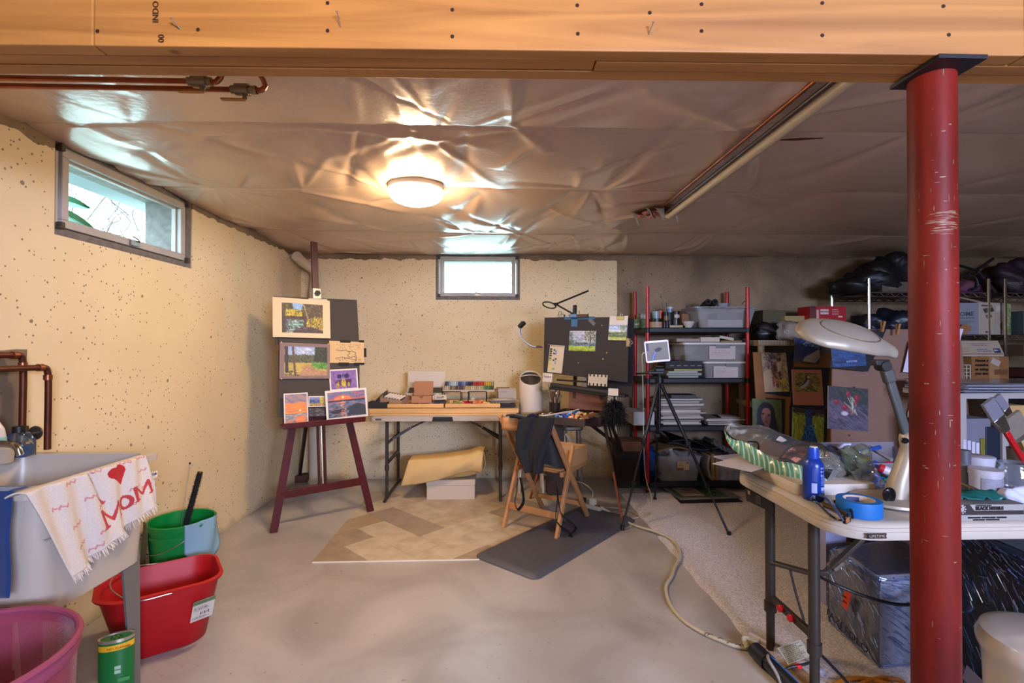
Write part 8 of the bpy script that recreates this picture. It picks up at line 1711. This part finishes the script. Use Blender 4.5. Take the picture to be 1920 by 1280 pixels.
for k in range(40):
    a = 2*PI*k/40;u = .47+.29*math.cos(a);y = .056*math.sin(a)*(1.0);w = .08;zz = .030*(.8+.5*math.sin(PI*min(1,u*1.05)))*math.sqrt(max(0,1-(y/w)**2))+.020*math.sin(PI*u);rp_.append(H0+hx*HL*u+hy*y+hz*(zz+.0005))
b.tube(rp_,.0022,6,1,True).build('head_groove',mat('lamp_champagne_dark','#7c6c54',.4,.5),dlp)
MB().grid(lambda u,v: H0+hx*HL*(.12+.6*u)+hy*(.1*(v-.5))+hz*(-.004+.020*math.sin(PI*(.12+.6*u))-.012),12,4).build('light_panel',mat('unlit_panel','#8c8880',.3),dlp)
# clutter behind the bag: markers, scissors, glue
def stick2(name,label,cat,a,b_,r,col,capcol=None,capt=.8):
    t = thing(name,label,cat,a);m_ = mat(name+col[1:],col,.35);MB().cyl(a,lerp(a,b_,capt if capcol else 1),r,n=16).build('barrel',m_,t)
    if capcol: MB().cyl(lerp(a,b_,capt),b_,r*1.05,r*.9,n=16).build('cap',mat(name+capcol[1:],capcol,.35),t)
    return t
zC = FZ+.012;tray_c = atz(1640,900,FZ)
ct = thing('clear_organiser','clear plastic organiser tray behind the desk lamp','tray',(1.52,1.95,FZ));clr = film('organiser_clear','#8c8c94',.3,.1,.2,10,.6)
MB().bb((1.38,1.84,FZ+.001),(1.74,2.10,FZ+.005)).build('base',clr,ct); 
for a,b_ in (((1.38,1.84,FZ),(1.74,1.845,FZ+.09)),((1.38,2.095,FZ),(1.74,2.10,FZ+.12)),((1.38,1.84,FZ),(1.385,2.10,FZ+.12)),((1.735,1.84,FZ),(1.74,2.10,FZ+.10))): MB().bb(a,b_).build('wall',clr,ct)
stick2('yellow_marker','yellow highlighter lying in the organiser','marker',at(1612,856,1.93),at(1632,866,1.90),.014,'#a89a1c','#8a8018')
stick2('glue_stick','white glue stick with red cap and pink label','glue stick',at(1676,888,1.80),at(1648,876,1.82),.016,'#b8a8b0','#a81c24',.72)
lump('blue_sponge','round dark blue ball-shaped cap in the organiser','cap',(at(1634,870,1.9).x,1.9,at(1634,874,1.9).z-.02),(.028,.025,.024),mat('deep_blue','#0f3c84',.35),51,24)
bs_ = thing('blue_scissors','blue-handled scissors lying behind the lamp base','scissors',at(1640,890,1.8));dblue = mat('handle_blue','#0d4a94',.35)
for c_ in ((1628,895),(1655,905)): p = at(*c_,1.82);MB().tube([p+Vector((.034*math.cos(a),.008*math.sin(a),.018*math.sin(a))) for a in [2*PI*k/12 for k in range(12)]],.0075,8,2,True).build('finger_loop',dblue,bs_)
MB().bar(at(1610,886,1.85),at(1690,896,1.80),.014,.004).build('blades',mat('black_gloss'),bs_)
for k,(a,b_,col,lb_) in enumerate(((at(1605,848,1.95),at(1650,838,1.98),'#1c3f86','blue pen in clear sleeve, topmost in organiser'),(at(1630,838,2.0),at(1672,862,1.9),'#6c6a74','grey transparent ruler slanting down behind the lamp'),(at(1600,842,1.96),at(1618,858,1.9),'#18161a','short black marker beside the white tissue'),(at(1640,872,1.9),at(1672,868,1.88),'#a0141c','red pen lying behind the glue stick'),(at(1655,900,1.82),at(1690,890,1.82),'#1c4a34','dark green pen beside the lamp body'),(at(1600,860,1.93),at(1625,845,1.95),'#a8a490','cream pencil crossing the yellow highlighter'))): stick2('pen',lb_,'pen',a,b_,.008,col)
lump('blue_cloth','bright blue cloth bunched behind the lamp body by column','cloth',(at(1706,930,1.9).x+.01,1.86,FZ),(.05,.05,.04),mat('bright_blue','#0c3c9c',.6),55)
# gloves box, jars, brushes on the right end
gy = 1.47;gx0,gx1 = at(1775,960,gy).x,at(1775,960,gy).x+.245;gz1 = at(1850,944,gy).z;gz0 = FZ+.001
gvb = thing('glove_box','black and silver box of black nitrile gloves on table edge','box',((gx0+gx1)/2,gy+.06,gz0));gh = gz1-gz0
MB().bb((gx0,gy,gz0),(gx1,gy+.125,gz1)).build('body',mat('glove_box_top','#77706c',.4),gvb,smooth=False,bevel=.001)
cv = Cv(240,44,'#8c857e');cv.rect(0,.0,1,.62,'#241a18').poly([(.30,.05),(1,.05),(1,.42),(.36,.42)],'#8c857e').rect(0,.72,1,1,'#8c857e').rect(0,.62,1,.66,'#3a302c');cv.ell(.18,.27,.045,.22,'#a09890').ell(.18,.27,.028,.13,'#241a18')
picture('printed_front',cv,T(gx0,gy-.0008,gz0,0,PI/2),gx1-gx0,gh,gvb,.0005,.85)
fr_g = lambda u,v: frame((lerp(gx0,gx1,u),gy-.0022,gz0+gh*v),(1,0,0),(0,0,1));ikb = mat('glove_ink','#120c0b',.5);iks = mat('glove_silver','#a8a098',.4)
gW = gx1-gx0;text('AMMEX',fr_g(.02,.60),gh*.27,iks,gvb,w=gW*.15,bold=.0006);text('X',fr_g(.155,.58),gh*.34,iks,gvb,bold=.0008)
b = MB(fr_g(.185,.70))
for k in range(10): a = 2*PI*k/10;b.box((.0125*math.cos(a),.0125*math.sin(a),0),(.004,.004,.0008),a)
stuff(b.build('gear_logo',iks,gvb,smooth=False))
text('PROFESSIONAL SERIES',fr_g(.37,.86),gh*.10,ikb,gvb,w=gW*.2);text('BLACK NITRILE',fr_g(.37,.65),gh*.26,ikb,gvb,w=gW*.36,bold=.0008);text('EXAM GRADE \u00b7 POWDER FREE \u00b7 TEXTURED',fr_g(.27,.155),gh*.11,ikb,gvb,w=gW*.50,bold=.0004);text('LATEX FREE \u00b7 NON-STERILE',fr_g(.335,.03),gh*.10,ikb,gvb,w=gW*.34,bold=.0004)
def glove(u,v): x = lerp(gx0+.06,gx1-.04,u);return Vector((x,gy+.01+.10*v+.008*math.sin(u*13),gz1+.004+.016*abs(math.sin(u*9+v*4))*math.sin(PI*min(1,v*1.2+.1))+.01*math.sin(u*23+v*9)*.4+.004))
tag(MB().grid(glove,44,18).build('teal_glove',mat('teal_nitrile','#0a5450',.45,bump=.2,bscale=30),solid=.003,angle=2),'crumpled teal rubber glove lying on the glove box','glove')
wj = mat('tub_white','#a09ca4',.35);prn = mat('tub_print','#7c7a84',.6,var=.3,vscale=60,stretch=(1,1,8))
def tub(label,px,py,Y,r,h,z0=FZ,m=wj,lid=wj):
    x = at(px,900,Y).x;t = thing('white_tub',label,'tub',(x,Y,z0));c_ = (x,Y,z0+.0008)
    MB().lathe([(.001,0),(r*.92,0),(r*.96,h*.8),(r*.96,h*.82)],c_,32).build('body',m,t);MB().lathe([(r*.975,h*.12),(r*.985,h*.76)],c_,16,a0=-2.6,a1=-.4).build('label',prn,t);MB().lathe([(r,h*.82),(r,h),(r*.97,h+.001),(.001,h+.001)],c_,32).build('lid',lid,t)
tub('nearer white screw-top tub with small print beside glass jar',1848,905,1.68,.047,.105);tub('white tub with white lid and green mark, behind the nearer',1834,880,1.79,.05,.125)
xg = at(1903,900,1.72).x;gj = thing('glass_jar','wide clear glass jar at the right edge of the table','jar',(xg,1.72,FZ));MB().lathe([(.001,.002),(.048,.002),(.054,.012),(.054,.085),(.045,.102),(.044,.112),(.047,.113),(.047,.118),(.044,.119),(.042,.102),(.051,.083),(.051,.012),(.001,.006)],(xg,1.72,FZ),36).build('glass',film('jar_glass','#9ca0ac',.12,.04,.05,5,.75),gj);MB().lathe([(.001,.008),(.048,.008),(.049,.02),(.001,.022)],(xg,1.72,FZ),24).build('contents',mat('jar_contents','#3a4254',.5),gj)
jar('small_bottle','grey-capped clear bottle close to the column right side',1806,1.78,FZ,.02,.15,mat('bottle_grey','#6a6870',.3),mat('cap_grey','#4c4a50',.4),.05,cat='bottle')
tag(MB().lathe([(.001,0),(.012,0),(.012,.01),(.001,.012)],(at(1822,905,1.60).x,1.60,FZ+.075),18).build('white_disc',wj) if 0 else MB().lathe([(.001,0),(.014,0),(.014,.014),(.001,.016)],(at(1820,905,1.63).x,1.63,FZ+.001),18).build('white_disc',wj),'small white bottle cap beside the nearer white tub','cap')
tag(MB().cyl(at(1800,905,1.62),at(1845,925,1.56)+Vector((0,0,.0)),.006,n=10).build('silver_tube',chrome),'silver metal tube lying in front of white tubs','tube')
tissue = mat('tissue_white');lump('crumpled_tissue','crumpled white paper by the glass jar at right edge','paper',(at(1912,940,1.60).x,1.61,FZ),(.05,.03,.035),tissue,61)
def brush(label,a,b_,hw,ferr,m_h,Y,bris='#9c98a8',wv=.05,t0=.36,t1=.2,thk=.012):
    t = thing('paint_brush',label,'brush',a);d = (b_-a).normalized()
    p1,p2 = lerp(a,b_,t1),lerp(a,b_,t0);MB().bar(a,p1,wv,thk,(0,1,0)).build('bristles',mat('br_'+bris[1:],bris,.9,bump=1,bscale=200,stretch=(12,1,1)),t); 
    x = d.cross(Vector((0,1,0))).normalized();b = MB();L = [[p+x*s_*w_/2+Vector((0,q*t_/2,0)) for s_,q in ((-1,-1),(1,-1),(1,1),(-1,1))] for p,w_,t_ in ((p1,wv*1.02,thk*1.1),(p2,hw*1.5,hw))]
    loft(b,L).build('ferrule',chrome,t,bevel=.002);MB().bar(p2,b_,hw,hw*.8,(0,1,0)).build('handle',m_h,t,bevel=.003);return t
hp_ = thing('brush_pot','tall grey pot behind the glass jar holding big brushes','pot',(at(1935,880,1.80).x,1.82,FZ));MB().lathe([(.001,0),(.05,0),(.055,.14),(.05,.14),(.046,.006),(.001,.006)],(at(1945,880,1.80).x,1.84,FZ+.0005),28).build('body',mat('pot_grey','#4c4844',.5),hp_)
brush('large flat brush with red handle leaning left over jars',at(1851,752,1.76),at(1945,905,1.80),.018,.05,mat('handle_red','#a00f16',.3),1.8)
brush('slim flat brush with silver ferrule behind the red one',at(1868,742,1.84),at(1950,860,1.86),.012,.04,mat('handle_cream','#8f8068',.5),1.84,wv=.03)
brush('wide cream hake brush at the right edge',at(1893,780,1.80),at(1955,900,1.84),.03,.05,mat('handle_pale_wood','#9c8258',.6),1.8,bris='#a89c88',wv=.085,t0=.34,t1=.3)

# ---------------------------------------------------------------- under the table
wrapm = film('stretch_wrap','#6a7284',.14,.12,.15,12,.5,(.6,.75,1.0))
def wrapped(name,label,P,h,inner,seed,bulge=.03):
    P = [Vector((*p,0)) for p in P];c_ = sum(P,Vector())/len(P);t = thing(name,label,'wrapped parcel',(c_.x,c_.y,0));n = len(P);L = []
    for z,k in ((.015,.97),(.03,1),(h*.5,1.0),(h*.85,.99),(h*.96,.95),(h,.86)):
        ring_ = []
        for i in range(n):
            a,b2 = Vector(P[i]),Vector(P[(i+1) % n])
            for s_ in range(5): p = lerp(a,b2,(s_+.0)/5);ring_.append(Vector((c_.x+(p.x-c_.x)*k,c_.y+(p.y-c_.y)*k,z)))
        L.append(ring_)
    loft(MB(),L).build('carton',inner,t,angle=.9)
    def f(u,v):
        m_ = len(L[0]);g_ = u*m_;i = int(g_) % m_;fr2 = g_-int(g_);j = v*(len(L)-1);jj = min(len(L)-2,int(j));q = j-jj
        p = lerp(lerp(L[jj][i],L[jj][(i+1) % m_],fr2),lerp(L[jj+1][i],L[jj+1][(i+1) % m_],fr2),q);d = (p-Vector((c_.x,c_.y,p.z)));  d.normalize()
        k = .007+.002*math.sin(u*40+v*14+seed)+.001*math.sin(u*90-v*30)+.001*math.sin(v*22+u*19);return p+d*max(.005,k)+Vector((0,0,.004))
    MB().grid(f,160,44,True).build('stretch_film',wrapm,t,angle=2)
    top = [p+Vector((0,0,.006)) for p in L[-1]];MB().add(top,[tuple(range(len(top)))]).build('film_top',wrapm,t,smooth=False)
    r_ = random.Random(seed);st_ = MB()
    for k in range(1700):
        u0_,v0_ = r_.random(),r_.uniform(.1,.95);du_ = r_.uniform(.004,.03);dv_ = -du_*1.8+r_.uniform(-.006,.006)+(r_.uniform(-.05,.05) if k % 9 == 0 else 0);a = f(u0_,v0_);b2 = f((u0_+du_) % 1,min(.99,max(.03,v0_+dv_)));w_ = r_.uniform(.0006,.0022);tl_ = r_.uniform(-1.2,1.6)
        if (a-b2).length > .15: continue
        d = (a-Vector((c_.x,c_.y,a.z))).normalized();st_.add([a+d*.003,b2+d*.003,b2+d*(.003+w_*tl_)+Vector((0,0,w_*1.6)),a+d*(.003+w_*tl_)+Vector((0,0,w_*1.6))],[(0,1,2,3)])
    stuff(st_.build('ridge_glint',mat('ridge_glint_blue','#9db4e4',.28,.85),t));return t  # wrap ridges as blue metallic strips, their colour standing in for blue highlights
pa = wrapped('wrapped_box','grey cling-wrapped box with orange sticker under the table',[(1.50,1.88),(1.95,1.92),(1.93,2.32),(1.52,2.20)],.36,mat('wrap_inner_grey','#8d8890',.8,var=.2,vscale=8,stretch=(9,9,1)),3)
sk_ = slab('orange_sticker',mat('sticker_orange','#c43a1c',.5),frame((1.476,2.06,.175),(0,-1,-.3),(-.0,-.3,1)),.035,.085,.001,pa)
for k,s_ in enumerate(('2','BOX','OF 4')): text(s_,frame((1.474,2.052-.0*k,.237-.022*k),(0,-1,0),(0,0,1)),.012,ikb,pa)
text('1AZJ FOLO',frame((1.474,2.16,.085),(0,-1,-.12),(0,-.12,1)),.042,mat('marker_black','#18161c',.6),pa,w=.24)
pb_ = wrapped('wrapped_box','tall dark parcel in glossy blue-lit stretch wrap at right edge',[(1.68,1.50),(2.4,1.50),(2.4,1.82),(1.70,1.84)],.60,mat('wrap_inner_brown','#1c1518',.6),9)
slab('white_slip',mat('slip_lilac','#8c84a0',.6),frame((1.655,1.70,.10),(0,-1,-.3),(0,.2,1)),.06,.06,.001,pb_)
tag(MB().box((1.72,2.26,.19),(.05,.03,.36)).build('white_carton_piece',mat('lilac_board'),smooth=False) if 0 else MB(T(1.66,2.38,.013,.1)).bb((-.05,-.02,0),(.06,.02,.44)).build('white_packet',mat('lilac_board')),'pale lilac packet standing behind the wrapped box','packet')
# wicker basket
bkc = Vector((at(1585,1030,2.62).x,2.62,.014));wk = thing('wicker_basket','brown wicker basket standing on carpet behind the table legs','basket',bkc);wkm = mat('wicker','#6a4a30',.7,col2='#3c2818',vscale=60)
b = MB()
for k in range(22):
    a = 2*PI*k/22;b.cyl(bkc+Vector((.10*math.cos(a),.085*math.sin(a),.0)),bkc+Vector((.125*math.cos(a),.105*math.sin(a),.27)),.004,n=5)
for j in range(26):
    z = .005+j*.0103;r = lerp(.10,.125,z/.27);b.tube([bkc+Vector(((r+.004*(1 if (k+j) % 2 else -1))*math.cos(2*PI*k/22),(r*.85+.004*(1 if (k+j) % 2 else -1))*math.sin(2*PI*k/22),z)) for k in range(22)],.0052,5,1,True)
stuff(b.build('woven_side',wkm,wk));MB().tube([bkc+Vector((.128*math.cos(a),.108*math.sin(a),.272)) for a in [2*PI*k/24 for k in range(24)]],.009,8,1,True).build('rim',wkm,wk);MB().lathe([(.001,.002),(.095,.002)],bkc,20,sy=.85).build('bottom',wkm,wk)
# white round bin, lower right
bn = Vector((1.475,1.25,0));bt2 = thing('white_pedestal','glossy white rounded pail in the bottom right corner','pail',bn);MB().lathe([(.001,0),(.13,0),(.145,.40),(.150,.445),(.158,.46),(.160,.482),(.150,.502),(.12,.512),(.001,.514)],bn,48).build('body',mat('pail_white','#b4a898',.25,coat=.4),bt2)
# strips, cables at the lower right
sp0,sp1 = atz(1404,1188,.018),atz(1545,1262,.018);tag(MB().bar(sp0,sp1,.035,.03).build('power_bar',mat('bar_lilac','#a8a0a8',.35),bevel=.012,seg=3),'long white power bar lying along the carpet edge','power bar')
g0_,g1_ = atz(1416,1218,.035),atz(1500,1300,.035);sc4 = thing('stand_leg','thick black pole with blue stripe lying by the power bar','pole',g0_);MB().cyl(g0_,g1_,.026,n=20).cyl(g0_,lerp(g0_,g1_,.32),.031,n=20).build('tube',mat('pole_black','#191a20',.3),sc4);MB().cyl(g0_+Vector((.012,0,.0225)),g1_+Vector((.012,0,.0225)),.003,n=6).build('blue_stripe',mat('stripe_blue','#1a6cc0',.3),sc4)
pgc = atz(1411,1204,.03);tag(MB().box(pgc,(.04,.045,.035),.6).tube([pgc,pgc+Vector((-.03,.01,.012)),pgc+Vector((-.03,-.02,-.01))],.012,8,4).build('cord_plug',mat('plug_cream','#aca48c',.4),bevel=.005),'cream plug where the beige cord meets the black pole','plug')
cable('grey cable arching from the power bar to bottom of frame',[atz(1440,1225,.05),atz(1443,1240,.07),atz(1456,1262,.05),atz(1468,1290,.02)],.006,greyc)
lt_ = thing('paper_tag','printed paper tag hanging on the black cord by power bar','tag',atz(1500,1240));cv = Cv(50,30,'#a8a088'); 
for k in range(9): cv.lines_text(.05,.08+k*.1,.95,1,.1,'#54503c',.45,k)
c_ = atz(1478,1246,.06);d_ = (atz(1520,1230,.075)-c_);picture('tag_sheet',cv,frame(c_,d_,Vector((0,1,.9))),.11,.06,lt_,.001);MB().tube([atz(1530,1238,.06),atz(1505,1246,.05),atz(1478,1252,.04),atz(1470,1256,.03)],.005,6,5).build('cord',blc,lt_)
tag(MB().box(atz(1497,1248,.045),(.018,.02,.012)).build('red_switch',mat('switch_red','#b8141c',.3,emit=.4),bevel=.003),'small glowing red switch beneath the paper tag','switch')
tag(MB().bar(atz(1475,1248,.02),atz(1530,1300,.02),.07,.034).build('cardboard_strip',mat('strip_tan','#85694a',.85,var=.3,vscale=30),bevel=.002),'rough tan strip between the black pole and power bar','strip')
oc = mat('cord_orange','#a8681c',.4)
for (lb_,pts) in (('orange extension cord coil in front of the wrapped box',[(1560,1285),(1590,1272),(1625,1272),(1660,1280),(1690,1290)]),('second strand of orange cord rising at bottom right',[(1600,1290),(1630,1276),(1665,1271),(1690,1276),(1700,1292)])):
    cable(lb_,[atz(x,y,.02) for x,y in pts],.008,oc,'extension_cord')
# small floor debris and stains are in the concrete; one brown lump near the sink leg
tag(MB().grid(lambda u,v: Vector((lerp(-1.50,-1.28,u),lerp(1.62,1.84,v)+.03*u,.004+.006*math.sin(PI*u)*math.sin(PI*v)+.0012*math.sin(u*40)*math.sin(v*37))),24,24).build('worn_rug',mat('worn_rug_tan','#967a58',.95,bump=1,bscale=300),solid=.003),'ragged tan fibre mat piece on floor under the sink leg','rug')
